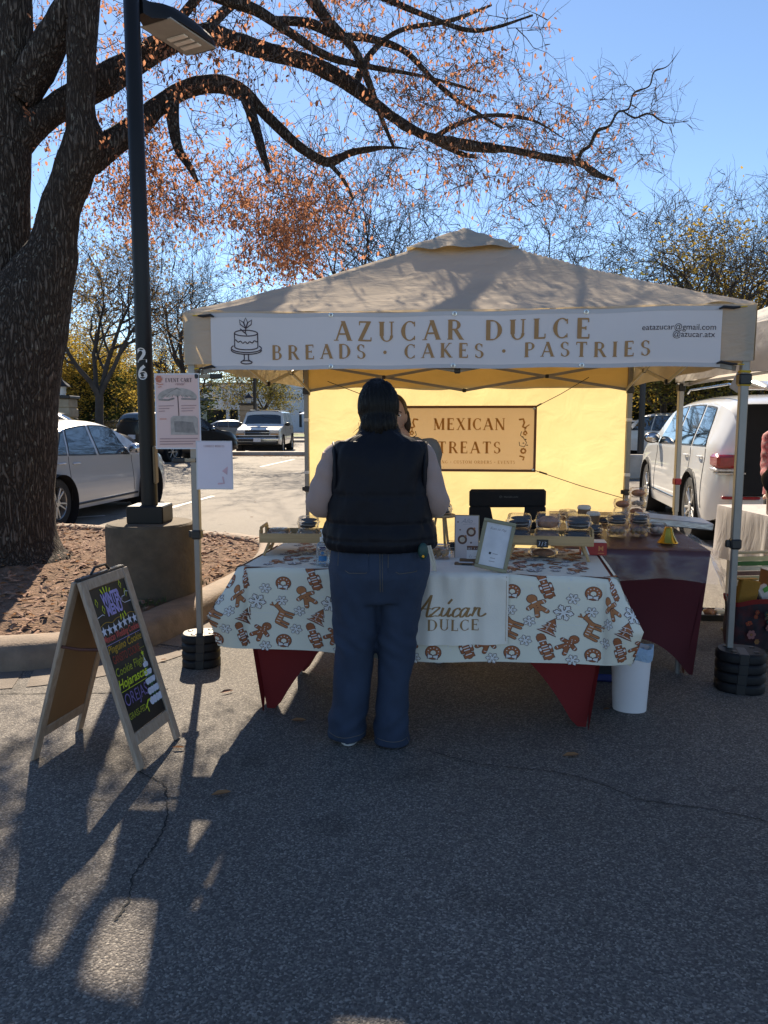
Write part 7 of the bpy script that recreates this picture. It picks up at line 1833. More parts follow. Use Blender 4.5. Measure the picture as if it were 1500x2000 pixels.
# white sport utility with its tailgate raised, right of the tent
M_wht = paint('pearl_white_paint', (0.72, 0.71, 0.68))
Wa = 1.99; hd2 = math.atan2(2.93, .47); al = car_loc((3.86, 9.45), hd2, 1.05, (Wa / 2 - .1))
at_top = [(0, 1.3), (.1, 1.5), (.3, 1.63), (.7, 1.7), (1.2, 1.73), (2.0, 1.735), (2.7, 1.7), (3.2, 1.58), (3.75, 1.22), (4.2, 1.14), (4.7, 1.02), (4.95, .85), (5.04, .7)]
at_belt = [(0, 1.12), (.6, 1.12), (2.0, 1.1), (3.4, 1.07), (4.3, .98), (5.04, .65)]
at_bot = [(0, .42), (.2, .32), (.8, .26), (4.2, .24), (5.04, .35)]
ta, hw, zt, zbl, zbt, wv = make_car('parked_car', 'white sport utility vehicle with its tailgate open behind the right tent leg', al, hd2, M_wht, 5.04, Wa, at_top, at_belt, at_bot, (1.05, 4.03), .385,
    [(.5, 1.12, .55, .15, .04, .12), (1.22, 2.1, .15, 0, .04, .11), (2.2, 3.28, 0, -1.1, .04, .11)], (2.85, 3.7, .88), None, spokes=10, fascia='suv_open', tumble=.36, end_round=.15)
mb = MB().use(M_int); mb.box((-.012, 0, 1.12), (.03, 1.36, 1.0), .03); mb.obj('cargo_shade_panel', ta)  # flat black panel, painted shade in place of the open cargo space
mb = MB().use(M_wht); mb.box((-.42, 0, 1.83), (.9, 1.5, .06), .025, Matrix.Rotation(-.16, 3, 'Y')); tg_ = mb.obj('raised_tailgate', ta)
mb = MB().use(M_cg); mb.box((-.5, 0, 1.79), (.5, 1.3, .02), .008, Matrix.Rotation(-.16, 3, 'Y')); link('tailgate_window', mb.mesh('x', 40), tg_)
mb = MB().use(M_wht); mb.box((.02, 0, 1.8), (.35, 1.4, .05), .02); mb.obj('roof_spoiler', ta)
for sd in (-1, 1):
    mb = MB().use(M_rdl); mb.box((.06, sd * .845, 1.0), (.34, .24, .15), .03); tl = mb.obj('tail_lamp', ta)
    mb = MB().use(M_wl); mb.box((.075, sd * .845, .905), (.3, .235, .035), .01); link('reverse_lamp', mb.mesh('x', 40), tl)
    mb = MB().use(M_chr); mb.box((.02, sd * .8, .87), (.2, .3, .025), .008); mb.obj('chrome_strip', ta)
    mb = MB().use(M_rdl); mb.box((-.012, sd * .68, .6), (.05, .4, .035), .01); mb.obj('reflector', ta)
    mb = MB().use(M_chr); mb.box((-.005, sd * .55, .4), (.06, .34, .09), .03); ex = mb.obj('exhaust_trim', ta)
    mb = MB().use(M_int); mb.box((-.02, sd * .55, .4), (.06, .26, .05), .02); link('exhaust_hole', mb.mesh('x', 40), ex)
    mb = MB().use(M_chr); mb.tube([(.45, sd * .68, 1.83), (.6, sd * .7, 1.86), (2.4, sd * .72, 1.86), (2.6, sd * .71, 1.82)], .014, 8); mb.obj('roof_rail', ta)
    mb = MB().use(pmat('grey_arch_trim', (0.1, 0.1, 0.1), .7))
    for ax in (1.05, 4.03):
        for k in range(14):
            a0, a1 = math.pi * k / 14, math.pi * (k + 1) / 14; r_ = .46
            p = lambda a: Vector((ax + r_ * math.cos(a), sd * (hw(ax + r_ * math.cos(a), .385 + r_ * math.sin(a)) + .003), .385 + r_ * math.sin(a)))
            mb.bar(p(a0), p(a1), .045, .012, .003, up=Vector((0, 1, 0)))
    mb.obj('arch_trim', ta)
    mb = MB().use(M_chr); mb.tube([Vector((x, sd * (hw(x, .42) + .003), .42)) for x in np.linspace(1.5, 3.5, 8)], .012, 6); mb.obj('door_strip', ta)
mb = MB().use(M_int); mb.box((.25, 0, .3), (.5, 1.6, .14), .03); mb.obj('underbody', ta)
# white suburban facing us
Ws = 2.0; ss = Vector((P(503, 880, 33.5).x, 33.5 + 5.5, 0))
M_wht2 = paint('white_paint_old', (0.68, 0.68, 0.66))
su_top = [(0, 1.5), (.06, 1.78), (.3, 1.87), (3.1, 1.87), (3.35, 1.76), (3.9, 1.24), (4.3, 1.16), (5.1, 1.08), (5.38, .98), (5.5, .8)]
tw2, hw, zt, zbl, zbt, wv = make_car('parked_car', 'white full size sport utility vehicle facing the viewer in front of the shop', ss, -math.pi / 2, M_wht2, 5.5, Ws, su_top, [(0, 1.15), (2, 1.15), (4.2, 1.1), (5.5, .78)], [(0, .45), (.5, .35), (5, .35), (5.5, .45)], (1.15, 4.45), .385,
    [(.35, 1.35, .2, .05, .05, .14), (1.5, 2.4, 0, 0, .05, .14), (2.5, 3.4, 0, -.9, .05, .14)], (3.36, 3.87, .88), None, spokes=6, fascia='suburban', tumble=.22)
for sd in (-1, 1):
    mb = MB().use(M_wl); mb.box((5.46, sd * .74, .93), (.12, .36, .16), .03); mb.obj('headlight', tw2)
    mb = MB().use(pmat('amber_lamp', (.5, .2, .02), .3)); mb.box((5.46, sd * .74, .83), (.1, .36, .04), .01); mb.obj('indicator', tw2)
for z in (.96, .84): mb = MB().use(M_trim); mb.box((5.49, 0, z), (.05, 1.06, .1), .02); mb.obj('grille', tw2)
mb = MB().use(M_chr); mb.box((5.5, 0, .9), (.05, 1.06, .03), .01); mb.obj('grille_bar', tw2)
mb = MB().use(M_trim); mb.box((5.44, 0, .72), (.16, 1.86, .09), .03); mb.box((5.44, 0, .46), (.14, 1.8, .12), .03); mb.obj('bumper_trim', tw2)
mb = MB().use(M_chr); mb.box((5.5, 0, .6), (.16, 1.9, .15), .04); mb.obj('bumper', tw2)
mb = MB().use(M_label); mb.box((5.59, 0, .58), (.01, .32, .16)); mb.obj('number_plate', tw2)
for y in (-.7, .7): mb = MB().use(M_trim); mb.tube([(.4, y, 1.9), (3.2, y, 1.9)], .02, 6); mb.obj('roof_rail', tw2)
# dark cars
M_blkp = pmat('black_car_paint', (0.008, 0.009, 0.012), .3, .02, 2, coat=.25, spec=.3); M_nav = paint('dark_blue_car_paint', (0.02, 0.03, 0.06)); M_gryp = paint('grey_car_paint', (0.2, 0.21, 0.22), .3)
def simple_car(lab, px, Y, hdg, col, kind='sedan', grp='parked cars across the far lot'):
    base = Vector((P(px, 850, Y).x, Y, 0)); f = Vector((math.cos(hdg), math.sin(hdg), 0)); L = 4.8
    tp, bl, bo = (sed_top, sed_belt, sed_bot) if kind == 'sedan' else ([(0, 1.2), (.06, 1.5), (.25, 1.66), (1.0, 1.7), (2.4, 1.68), (2.9, 1.52), (3.5, 1.12), (4.2, 1.03), (4.6, .9), (4.8, .7)], [(0, 1.0), (2, 1.02), (3.5, .98), (4.8, .6)], [(0, .4), (.4, .28), (4.3, .26), (4.8, .36)])
    wn_ = [(1.02, 1.32, 1.0, .35, .03, .085), (1.40, 2.14, .35, -.12, .03, .075), (2.24, 3.22, -.12, -.95, .03, .075)] if kind == 'sedan' else [(.5, 1.1, .4, .1, .04, .12), (1.2, 2.0, .1, 0, .04, .11), (2.1, 3.1, 0, -1.0, .04, .11)]
    c_, *_x = make_car('parked_car', lab, base - f * L / 2, hdg, col, L, 1.85, tp, bl, bo, (.98, 3.8), .34, wn_, (2.9, 3.6, .88) if kind == 'sedan' else (2.75, 3.45, .86), (.72, 1.42, .85) if kind == 'sedan' else (.02, .2, .8), grp=grp, detail=1, spokes=6)
    zl = .86 if kind == 'sedan' else .95
    for sd in (-1, 1):
        mb = MB().use(M_rdl); mb.box((.05, sd * .68, zl), (.16, .36, .13), .03); mb.obj('tail_lamp', c_); mb = MB().use(M_wl); mb.box((4.64, sd * .66, .68), (.26, .3, .13), .04); mb.obj('headlight', c_)
    mb = MB().use(M_label); mb.box((-.01, 0, zl - .08), (.02, .32, .15)); mb.obj('number_plate', c_)
    mb = MB().use(M_trim); mb.box((.02, 0, .42), (.1, 1.5, .12), .02); mb.obj('bumper_trim', c_)
    return c_
simple_car('black sport utility vehicle mostly hidden behind the two posters', 352, 28.5, 1.1, M_blkp, 'suv')
simple_car('dark sedan seen from behind with red tail lamps between oak and lamp post', 246, 33, 1.35, M_blkp)
simple_car('dark blue car roof showing over the silver sedan beside the oak trunk', 105, 24, .2, M_nav, 'suv')
simple_car('pale pickup sized car behind the thin oak at the left', 205, 44, .3, M_wht2, 'suv')
simple_car('light blue green car beside the white sport utility front, far away', 455, 55, .1, M_gryp)
simple_car('small white sport utility far away behind the mirror of the nearer white one', 1292, 30, 2.0, M_wht, 'suv')
simple_car('grey car far away behind the tent back leg at the right', 1244, 34, 2.9, M_gryp)
mb = MB().use(M_concf); mb.box((0, 0, .3), (3.2, .3, .6), .03); solo('low_wall', mb, 'low concrete wall between the tent back leg and the white vehicle', 'wall', (P(1262, 900, 19).x, 19, 0))
t = thing('cafe_umbrella', 'blue umbrella outside the shop glass right of the white vehicle', 'umbrella', (P(607, 840, 78).x, 78, .14)); MB().use(pmat('blue_umbrella', (.05, .14, .35), .7)).lathe([(1.2, 1.9), (.1, 2.35), (.001, 2.4)], 8, cap=False).obj('canopy', t); MB().use(M_black).tube([(0, 0, 0), (0, 0, 2.3)], .04, 6).obj('pole', t)

# ============================================================ PEOPLE
M_skin = pmat('skin', (0.42, 0.24, 0.17), .55, .08, 12); M_skinb = pmat('skin_warm', (0.5, 0.28, 0.2), .5, .08, 12)
def hair_mat(nm, c): return pmat(nm, c, .38, .35, 30, .5, 60, stretch=(9, 9, .5), spec=.22)
M_hairb = hair_mat('black_hair', (0.004, 0.0035, 0.0035)); M_hairbr = hair_mat('brown_hair', (0.05, 0.025, 0.015))
def vr(cx, cy, z, rx, ry, n=40, e=.9, rot=0.0):
    o = []
    for k in range(n):
        a = 2 * math.pi * k / n; c_, s_ = math.cos(a), math.sin(a)
        x = abs(c_) ** e * math.copysign(1, c_) * rx; y = abs(s_) ** e * math.copysign(1, s_) * ry
        o.append(Vector((cx + x * math.cos(rot) - y * math.sin(rot), cy + x * math.sin(rot) + y * math.cos(rot), z)))
    return o
def hand(mb, wrist, d, palm_n, s=1.0, curl=.5):
    """palm with four fingers and a thumb; d points along the hand"""
    d = Vector(d).normalized(); n_ = Vector(palm_n).normalized(); sdv = d.cross(n_).normalized(); w = Vector(wrist)
    mb.ellipsoid(w + d * .045 * s, (.042 * s, .017 * s, .05 * s), 14, 8, Matrix((sdv, n_, d)).transposed())
    for k, (o_, L) in enumerate(((-.028, .066), (-.01, .075), (.009, .07), (.027, .055))):
        p = w + d * .08 * s + sdv * o_ * s; pts = [w + d * .05 * s + sdv * o_ * s, p]
        dd = d.copy()
        for j in range(3): dd = (dd + n_ * curl * .6).normalized(); p = p + dd * L * s / 3; pts.append(p)
        mb.tube(pts, [.0095 * s, .0092 * s, .0088 * s, .008 * s, .006 * s], 8)
    p = w + d * .025 * s - sdv * .035 * s; mb.tube([w + d * .012 * s - sdv * .015 * s, p, p + (d - sdv * .8 + n_ * .3).normalized() * .03 * s, p + (d * 1.4 - sdv * .6 + n_ * .7).normalized() * .055 * s], [.013 * s, .012 * s, .0105 * s, .008 * s], 8)
def make_body(t, mat, y0, head_c, joints, foot, s=1.0, hands=True, hr=(.075, .092, .112), face_dir=-1):
    """one continuous skin surface: head, neck, torso, arms with hands, legs and feet. face_dir: -1 faces -y"""
    mb = MB().use(mat); hx, hy, hz = head_c; fd = face_dir
    mb.ellipsoid((hx, hy, hz), hr, 24, 16)
    mb.ellipsoid((hx, hy + fd * .028, hz - .055), (.052, .06, .062), 18, 10)                # jaw
    mb.ellipsoid((hx, hy + fd * .095, hz - .018), (.013, .018, .026), 10, 8)                # nose
    mb.ellipsoid((hx, hy + fd * .085, hz - .062), (.026, .012, .009), 10, 6)                # lips
    for sx in (-1, 1):
        mb.ellipsoid((hx + sx * hr[0], hy, hz - .012), (.012, .024, .033), 10, 8)           # ears
    mb.tube([(hx, hy - fd * .015, hz - .08), (hx * .5 + joints['neck'][0] * .5, y0, joints['neck'][2]), (joints['neck'][0], y0, joints['neck'][2] - .12)], [.056, .06, .08], 16)
    N_ = joints['neck']; sh = joints['shoulder_w']; hp = joints['hip']
    mb.rings([vr(N_[0], y0, N_[2] - .03, sh * .45, .07), vr(N_[0], y0, N_[2] - .09, sh * .9, .09), vr(N_[0], y0, N_[2] - .25, sh * .9, .11), vr(hp[0], y0, hp[2] + .15, sh * .8, .11), vr(hp[0], y0, hp[2], joints['hip_w'], .125), vr(hp[0], y0, hp[2] - .1, joints['hip_w'] * .9, .12)])
    for a in joints['arms']:
        S, E, Wt = [Vector(p) for p in a[:3]]; mb.tube([S, S.lerp(E, .5), E, E.lerp(Wt, .5), Wt], [.052, .047, .041, .037, .028], 12)
        if hands: hand(mb, Wt, a[3], a[4], 1.0, a[5] if len(a) > 5 else .5)
    for (Hp, K, A, ft) in joints['legs']:
        Hp, K, A = Vector(Hp), Vector(K), Vector(A); mb.tube([Hp, Hp.lerp(K, .5), K, K.lerp(A, .4), A], [.085, .075, .055, .055, .038], 14)
        f = Vector(ft); mb.tube([A + Vector((0, 0, -.01)) - f * .03, A + f * .05 - Vector((0, 0, .035)), A + f * .15 - Vector((0, 0, .05))], [.036, .036, .022], 10)
    me = remeshed(mb, .0095, 2)
    b = link('body', me, t); return b
def face(t, head_c, hr, fd, mat_lip, brow):
    hx, hy, hz = head_c
    for sx in (-1, 1):
        mb = MB().use(M_white); mb.ellipsoid((hx + sx * .03, hy + fd * (hr[1] - .012), hz + .002), (.0135, .008, .008), 12, 8); e = mb.obj('eye', t)
        mb = MB().use(M_hairbr); mb.ellipsoid((hx + sx * .03, hy + fd * (hr[1] - .004), hz + .002), (.006, .003, .006), 10, 6); link('iris', mb.mesh('i', 60), e)
        mb = MB().use(brow); mb.tube([(hx + sx * .016, hy + fd * (hr[1] - .006), hz + .02), (hx + sx * .03, hy + fd * (hr[1] - .006), hz + .026), (hx + sx * .046, hy + fd * (hr[1] - .016), hz + .02)], .003, 6); mb.obj('eyebrow', t)
    mb = MB().use(mat_lip); mb.tube([(hx - .022, hy + fd * (hr[1] - .0), hz - .062), (hx, hy + fd * (hr[1] + .005), hz - .06), (hx + .022, hy + fd * (hr[1] - .0), hz - .062)], .004, 6); mb.obj('lips', t)

# --- the customer, seen from behind
CY = 3.37
cu = thing('person', 'customer seen from behind in a black padded vest, beige sleeves and blue wide leg jeans', 'person', (-.03, CY, 0), 0)
Q = lambda x, z: Vector((x + .0, 0, z))
M_shirt = pmat('beige_knit_sleeve', (0.36, 0.25, 0.22), .9, .06, 8, .25, 160, sheen=.2)
M_vest = pmat('black_padded_nylon', (0.0055, 0.0065, 0.011), .6, .12, 5, .25, 26, spec=.2)
M_denim = pmat('dark_blue_denim', (0.022, 0.04, 0.078), .85, .16, 7, .35, 380, dirt=(0.012, 0.02, 0.042), dirt_amt=.6, dirt_scale=5)
M_stitch = pmat('denim_stitch', (0.14, 0.12, 0.09), .8); M_sole = pmat('white_sole', (0.6, 0.6, 0.6), .6)
J = dict(neck=(.01, 0, 1.40), shoulder_w=.19, hip=(.01, 0, .86), hip_w=.17,
         arms=[((-.19, 0, 1.3), (-.252, -.02, 1.075), (-.12, .2, 1.1), (.5, .6, .1), (0, 0, 1), .6), ((.2, 0, 1.3), (.258, -.02, 1.075), (.13, .2, 1.1), (-.5, .6, .1), (0, 0, 1), .6)],
         legs=[((-.08, 0, .82), (-.11, .0, .45), (-.13, -.0, .09), (0, 1, 0)), ((.1, 0, .82), (.085, .0, .45), (.07, -.02, .09), (0, 1, 0))])
make_body(cu, M_skin, 0, (.005, .02, 1.50), J, 0, face_dir=1)
# jeans
mb = MB().use(M_denim)
mb.rings([vr(.008, 0, .985, .205, .14), vr(.008, 0, .92, .213, .152), vr(.012, -.008, .84, .216, .165), vr(.014, -.01, .78, .216, .165), vr(.012, 0, .71, .209, .15), vr(.01, 0, .66, .195, .135)])
def leg_tube(pts, rs, sy=1.15):
    fine = smoothpath([(*p, r) for p, r in zip(pts, rs)], 6); rg = []
    for k, f in enumerate(fine):
        w_ = 1; rg.append(vr(f[0], f[1], f[2], f[3] * w_, f[3] * sy * w_, e=.95))
    mb.rings(rg)
leg_tube([(-.095, -.01, .8), (-.098, -.008, .66), (-.103, .0, .5), (-.108, .005, .36), (-.118, .0, .2), (-.132, -.005, .1), (-.135, -.005, .018)], [.115, .107, .095, .087, .084, .087, .092])
leg_tube([(.115, -.01, .8), (.105, -.008, .66), (.09, .0, .5), (.082, .0, .36), (.07, -.02, .2), (.062, -.03, .1), (.064, -.035, .005)], [.109, .099, .087, .079, .075, .08, .087])
me = remeshed(mb, .010, 3, 'jeans')
def jw(c):
    x, y, z = float(c[0]), float(c[1]), float(c[2])
    a = .011 * noise.noise(Vector((x * 5, y * 5, z * 3.2))) + .009 * noise.noise(Vector((x * 12 + z * 3, y * 8, z * 8 + x * 9))) + .003 * abs(noise.noise(Vector((x * 26, y * 10, z * 12 - x * 14))))
    k = math.exp(-((z - .47) / .07) ** 2); a += .0035 * k * math.sin(z * 80 + x * 60)
    k = math.exp(-((z - .1) / .07) ** 2); a += .004 * k * math.sin(z * 70 - x * 50 + 2)
    return a
displace(me, jw); jeans = link('jeans', me, cu)
bvh = BVHTree.FromPolygons([v.co.copy() for v in me.vertices], [tuple(p.vertices) for p in me.polygons])
def on_back(x, z, lift=.0):
    h = bvh.ray_cast(Vector((x, -1, z)), Vector((0, 1, 0))); return (h[0] + Vector((0, -lift, 0))) if h[0] else Vector((x, -.15, z))
def stitch(pts, r=.0013, nm='stitching', m=M_stitch, n=14):
    full = []
    for a, b in zip(pts, pts[1:]):
        for k in range(n): full.append(on_back(a[0] + (b[0] - a[0]) * k / n, a[1] + (b[1] - a[1]) * k / n, .0012))
    full.append(on_back(*pts[-1], .0012)); MB().use(m).tube(full, r, 5).obj(nm, cu)
for (cx, k) in ((-.1, 1), (.115, 1)):
    p = [(cx - .065, .93), (cx - .068, .83), (cx - .02, .8), (cx + .055, .805), (cx + .07, .93), (cx - .065, .93)]
    mb = MB().use(M_denim); mb.grid(lambda u, v: on_back(cx - .066 + .13 * u, .81 + .118 * v, .0035), 12, 12); mb.obj('back_pocket', cu, smooth=180); 
    stitch(p)
stitch([(.012, .94), (.014, .72)]); stitch([(.022, .94), (.024, .72)], .001); stitch([(-.2, .915), (.0, .905), (.2, .915)], .001)
stitch([(-.22, .05), (-.05, .05)], .0012, 'hem_stitch'); stitch([(-.02, .04), (.145, .04)], .0012, 'hem_stitch')
for (x, z0, z1) in ((-.198, .9, .1), (.2, .9, .5)): pass
# shoes
for (x, y) in ((-.13, .02), (.066, .0)):
    mb = MB().use(M_sole); mb.rings([vr(x, y + .03, .0, .047, .13), vr(x, y + .03, .028, .05, .135), vr(x, y + .03, .032, .045, .12)]); sh_ = mb.obj('shoe', cu)
    mb = MB().use(M_fabblk); mb.rings([vr(x, y + .03, .03, .047, .128), vr(x, y + .02, .07, .042, .1), vr(x, y - .02, .11, .036, .05)]); link('shoe_upper', mb.mesh('u', 60), sh_)
# sleeves
def sleeve(parent, S, E, Wt, rs, mat, seed):
    S = Vector(S); sx_ = math.copysign(1, S.x); fine = smoothpath([(S.x - sx_ * .07, S.y, S.z + .012, rs[0] * .8), (*S, rs[0]), (*Vector(S).lerp(Vector(E), .5), rs[1]), (*E, rs[2]), (*Vector(E).lerp(Vector(Wt), .5), rs[3]), (*Wt, rs[4])], 8)
    mb = MB().use(mat); mb.tube([Vector(f[:3]) for f in fine], [f[3] for f in fine], 28); me = mb.mesh('sleeve', 180)
    displace(me, lambda c: .006 * noise.noise(Vector((float(c[0]) * 11 + seed, float(c[1]) * 11, float(c[2]) * 14))) + .003 * math.sin(float(c[2]) * 70 + float(c[0]) * 40))
    o = link('sleeve', me, parent)
sleeve(cu, (-.178, 0, 1.3), (-.252, -.025, 1.085), (-.13, .19, 1.1), (.052, .062, .058, .054, .042), M_shirt, 1)
sleeve(cu, (.195, 0, 1.3), (.258, -.02, 1.085), (.14, .19, 1.1), (.052, .06, .058, .054, .042), M_shirt, 5)
# padded vest
vz = [(.885, .20, .15), (.895, .235, .185), (.93, .25, .198), (.97, .246, .19), (1.0, .238, .18), (1.05, .232, .176), (1.12, .222, .17), (1.2, .215, .162), (1.27, .214, .152), (1.32, .212, .135), (1.355, .195, .115), (1.385, .15, .1), (1.405, .105, .09), (1.42, .085, .085)]
fz = smoothpath(vz, 7); rg = []
seams = (.94, 1.01, 1.13)
for f in fz:
    z = f[0]; pad = 0
    for s_ in seams: pad -= .006 * math.exp(-((z - s_) / .009) ** 2)
    rr_ = []
    for k in range(96):
        a = 2 * math.pi * k / 96; c_, s_ = math.cos(a), math.sin(a); e = .86
        x = abs(c_) ** e * math.copysign(1, c_); y = abs(s_) ** e * math.copysign(1, s_)
        puck = .0035 * math.sin(k * 1.9 + z * 30) * sum(math.exp(-((z - q_) / .025) ** 2) for q_ in seams) + .012 * noise.noise(Vector((x * 2.4 + z * 3, y * 3, z * 9 - x * 4))) + .004 * noise.noise(Vector((x * 7 + z * 6, y * 7, z * 18)))
        if z < .93: puck += .006 * math.sin(k * 2.3)
        k_ = 1 + (pad + puck) / f[1]
        droop = -.02 * (abs(x) ** 2) if z > 1.36 else 0
        rr_.append(Vector((.012 + x * f[1] * k_, -.005 + y * f[2] * k_, z + droop)))
    rg.append(rr_)
mb = MB().use(M_vest); mb.rings(rg); mb.obj('padded_vest', cu, smooth=80)
for sx in (-1, 1):      # armhole edge
    pts = [Vector((.012 + sx * (.208 + .012 * math.cos(a)), .095 * math.cos(a) - .005, 1.215 + .135 * math.sin(a))) for a in np.linspace(0, 2 * math.pi, 26)]
    MB().use(M_vest).tube([Vector(p) - Vector((sx * .006, 0, 0)) for p in pts], .007, 8).obj('armhole_binding', cu)
mb = MB().use(M_vest); mb.rings([vr(.012, .0, 1.37, .115, .1), vr(.01, .0, 1.4, .093, .088), vr(.008, .008, 1.44, .08, .082), vr(.008, .01, 1.462, .074, .078), vr(.008, .01, 1.46, .064, .068), vr(.01, .005, 1.40, .06, .06)]); mb.obj('collar', cu)
# hair with a low tail tucked at the collar
mb = MB().use(M_hairb); mb.ellipsoid((.005, .012, 1.512), (.09, .108, .116), 32, 20); mb.ellipsoid((.007, -.032, 1.43), (.078, .074, .085), 28, 16)
me = remeshed(mb, .008, 8, 'hair')
def hj(c):
    x, y, z = float(c[0]), float(c[1]), float(c[2]); a = math.atan2(y - .01, x)
    cut_ = -.035 if (y > .06 and z < 1.53) else 0
    return .0035 * math.sin(a * 34 + z * 22 + 3 * noise.noise(Vector((x * 12, y * 12, z * 5)))) + .009 * noise.noise(Vector((x * 14, y * 14, z * 5))) + cut_
displace(me, hj); link('hair', me, cu)
mb = MB().use(M_hairb); gh = random.Random(4)
for k in range(60):
    a = gh.uniform(-2.9, -.3); p = Vector((.005 + .088 * math.cos(a), .0 + .1 * math.sin(a), gh.uniform(1.38, 1.45))); mb.tube([p, p + Vector((gh.gauss(0, .008), gh.gauss(0, .006), -.02)), p + Vector((gh.gauss(0, .016) + .01 * math.cos(a), gh.gauss(0, .01), -.045))], [.0012, .001, .0006], 3)
mb.obj('stray_hair', cu)['kind'] = 'stuff'
# what hangs at the back pocket
gp = thing('pouch', 'small dark green pouch hanging out of the right back pocket of the jeans', 'pouch', (.165, CY - .17, .9)); mb = MB().use(pmat('green_pouch', (0.008, 0.05, 0.045), .5)); mb.ellipsoid((0, 0, 0), (.022, .014, .036), 16, 10); mb.obj('pouch_body', gp); MB().use(M_brass).lathe([(.006, 0), (.005, .003), (.001, .004)], 8, (0, -.015, -.02), axis='Y').obj('stud', gp)
sp_ = thing('cloth_strap', 'cream fabric strap loop hanging beside the green pouch', 'strap', (.195, CY - .15, .87)); mb = MB().use(pmat('cream_strap', (0.5, 0.45, 0.36), .8)); mb.tube([(-.01, 0, .05), (.004, -.008, .0), (.016, -.008, -.055), (.024, -.004, -.06), (.02, .002, -.02), (.0, .006, .05)], .006, 8, flat=.4); mb.obj('strap_loop', sp_)

# --- the stall keeper behind the table, mostly hidden
SYk = 4.78; kp = thing('person', 'brown haired stall keeper in grey standing behind the table, half hidden by the customer', 'person', (.13, SYk, 0), 0)
Jk = dict(neck=(0, 0, 1.36), shoulder_w=.17, hip=(0, 0, .86), hip_w=.15, arms=[((-.17, 0, 1.27), (-.2, -.04, 1.02), (-.1, -.2, .95), (.3, -.8, -.1), (0, 0, -1)), ((.17, 0, 1.27), (.17, -.06, 1.02), (.05, -.22, .98), (-.3, -.8, -.1), (0, 0, -1))],
          legs=[((-.08, 0, .82), (-.08, -.02, .46), (-.08, .0, .09), (0, -1, 0)), ((.1, 0, .82), (.15, -.05, .46), (.2, -.12, .09), (0, -1, 0))])
make_body(kp, M_skinb, 0, (-.07, -.02, 1.475), Jk, 0)
face(kp, (-.07, -.02, 1.475), (.075, .092, .112), -1, pmat('lip_rose', (.4, .12, .1), .4), M_hairbr)
M_grey = pmat('grey_sweater', (0.2, 0.19, 0.18), .9, .08, 10, .2, 120)
mb = MB().use(M_grey); mb.rings([vr(0, 0, .84, .18, .14), vr(0, 0, 1.0, .172, .125), vr(0, 0, 1.15, .178, .125), vr(0, 0, 1.26, .185, .12), vr(0, 0, 1.31, .15, .1), vr(0, 0, 1.345, .08, .075)]); mb.obj('sweater', kp)
sleeve(kp, (-.165, 0, 1.27), (-.2, -.04, 1.03), (-.11, -.18, .96), (.06, .056, .05, .046, .036), M_grey, 2); sleeve(kp, (.165, 0, 1.27), (.17, -.06, 1.03), (.07, -.19, .98), (.06, .056, .05, .046, .036), M_grey, 3)
M_dkt = pmat('dark_trousers', (0.02, 0.02, 0.025), .8, .1, 10)
mb = MB().use(M_dkt); mb.rings([vr(0, 0, .94, .16, .12), vr(0, 0, .78, .175, .13), vr(.01, 0, .7, .165, .12)])
for pts in ([(-.08, 0, .78), (-.08, -.02, .46), (-.08, 0, .08)], [(.1, 0, .78), (.15, -.05, .46), (.2, -.12, .08)]): mb.tube(pts, [.1, .075, .062], 20)
link('trousers', remeshed(mb, .012, 2, 'trousers'), kp)
for (x, y) in ((-.08, -.04), (.2, -.17)):
    mb = MB().use(M_sole); mb.rings([vr(x, y - .02, 0, .045, .125), vr(x, y - .02, .03, .048, .13), vr(x, y - .01, .07, .04, .09), vr(x, y + .03, .1, .035, .05)]); mb.obj('shoe', kp)
mb = MB().use(M_hairbr); mb.ellipsoid((-.07, .012, 1.49), (.088, .098, .122), 28, 18); mb.tube([(-.147, .0, 1.5), (-.155, -.01, 1.42), (-.15, 0, 1.33)], [.02, .024, .012], 10); mb.tube([(.007, .0, 1.5), (.017, -.01, 1.42), (.011, 0, 1.33)], [.02, .024, .012], 10)
me = remeshed(mb, .008, 2, 'hair'); displace(me, lambda c: .004 * noise.noise(Vector((float(c[0]) * 30, float(c[1]) * 30, float(c[2]) * 8)))); link('hair', me, kp)

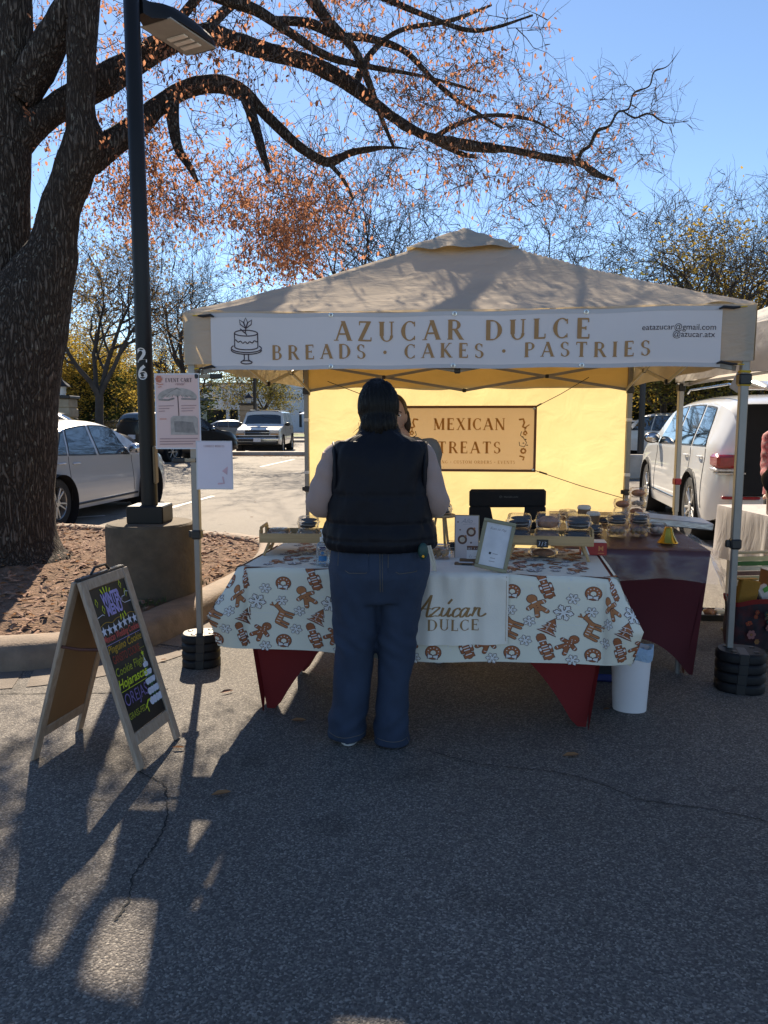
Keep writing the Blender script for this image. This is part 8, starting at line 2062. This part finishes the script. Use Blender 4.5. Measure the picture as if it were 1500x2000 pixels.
# --- two people of the next stall, cut by the right edge
def neighbour(lab, loc, rz, top_m, leg_m, arms, seed, hair_m, hc=(0, 0, 1.5)):
    p = thing('person', lab, 'person', loc, rz)
    Jn = dict(neck=(0, 0, 1.38), shoulder_w=.18, hip=(0, 0, .88), hip_w=.16, arms=arms, legs=[((-.09, 0, .84), (-.1, -.01, .46), (-.11, 0, .09), (0, -1, 0)), ((.09, 0, .84), (.1, -.01, .46), (.11, 0, .09), (0, -1, 0))])
    make_body(p, M_skinb, 0, hc, Jn, 0); face(p, hc, (.075, .092, .112), -1, MATS['lip_rose'], M_hairbr)
    mb = MB().use(top_m); mb.rings([vr(0, 0, .82, .19, .15), vr(0, 0, 1.0, .182, .135), vr(0, 0, 1.15, .188, .135), vr(0, 0, 1.27, .195, .125), vr(0, 0, 1.33, .15, .1), vr(0, 0, 1.37, .08, .075)]); mb.obj('top', p)
    for a in arms: sleeve(p, a[0], a[1], Vector(a[1]).lerp(Vector(a[2]), .75), (.062, .058, .05, .046, .042), top_m, seed)
    mb = MB().use(leg_m); mb.rings([vr(0, 0, .95, .17, .13), vr(0, 0, .8, .18, .135), vr(0, 0, .7, .17, .125)])
    for sx in (-1, 1): mb.tube([(sx * .09, 0, .78), (sx * .1, -.01, .46), (sx * .11, 0, .06)], [.1, .085, .08], 20)
    link('trousers', remeshed(mb, .012, 2, 'trousers'), p)
    for sx in (-1, 1): mb = MB().use(M_fabblk); mb.rings([vr(sx * .11, -.05, 0, .045, .125), vr(sx * .11, -.05, .03, .048, .13), vr(sx * .11, -.04, .07, .04, .09), vr(sx * .11, 0, .1, .035, .05)]); mb.obj('shoe', p)
    mb = MB().use(hair_m); mb.ellipsoid((hc[0], hc[1] + .03, hc[2] + .015), (.088, .098, .122), 28, 18); link('hair', remeshed(mb, .009, 2, 'hair'), p)
neighbour('vendor in a red patterned top behind the white table at the right edge', (3.42, 6.5, 0), .1, pmat('red_patterned_cloth', (0.3, 0.05, 0.06), .8, .6, 26, dirt=(.5, .35, .35), dirt_amt=.7, dirt_scale=30), M_dkt,
          [((-.17, 0, 1.3), (-.25, -.1, 1.05), (-.36, -.34, .86), (-.4, -.8, -.3), (0, 0, -1)), ((.17, 0, 1.3), (.22, -.1, 1.05), (.1, -.3, .9), (-.3, -.8, -.1), (0, 0, -1))], 7, M_hairb)
neighbour('shopper in tan trousers standing at the right edge beside the tote bag', (2.47, 4.42, 0), .3, pmat('black_jacket', (0.012, .012, .014), .7), pmat('tan_trousers', (0.3, 0.2, 0.13), .85, .08, 10),
          [((-.17, 0, 1.3), (-.16, .14, 1.1), (-.05, .2, .98), (.6, .3, -.2), (0, 0, -1)), ((.17, 0, 1.3), (.22, -.02, 1.04), (.22, -.08, .8), (0, -.2, -1), (0, -1, 0))], 9, M_hairbr)
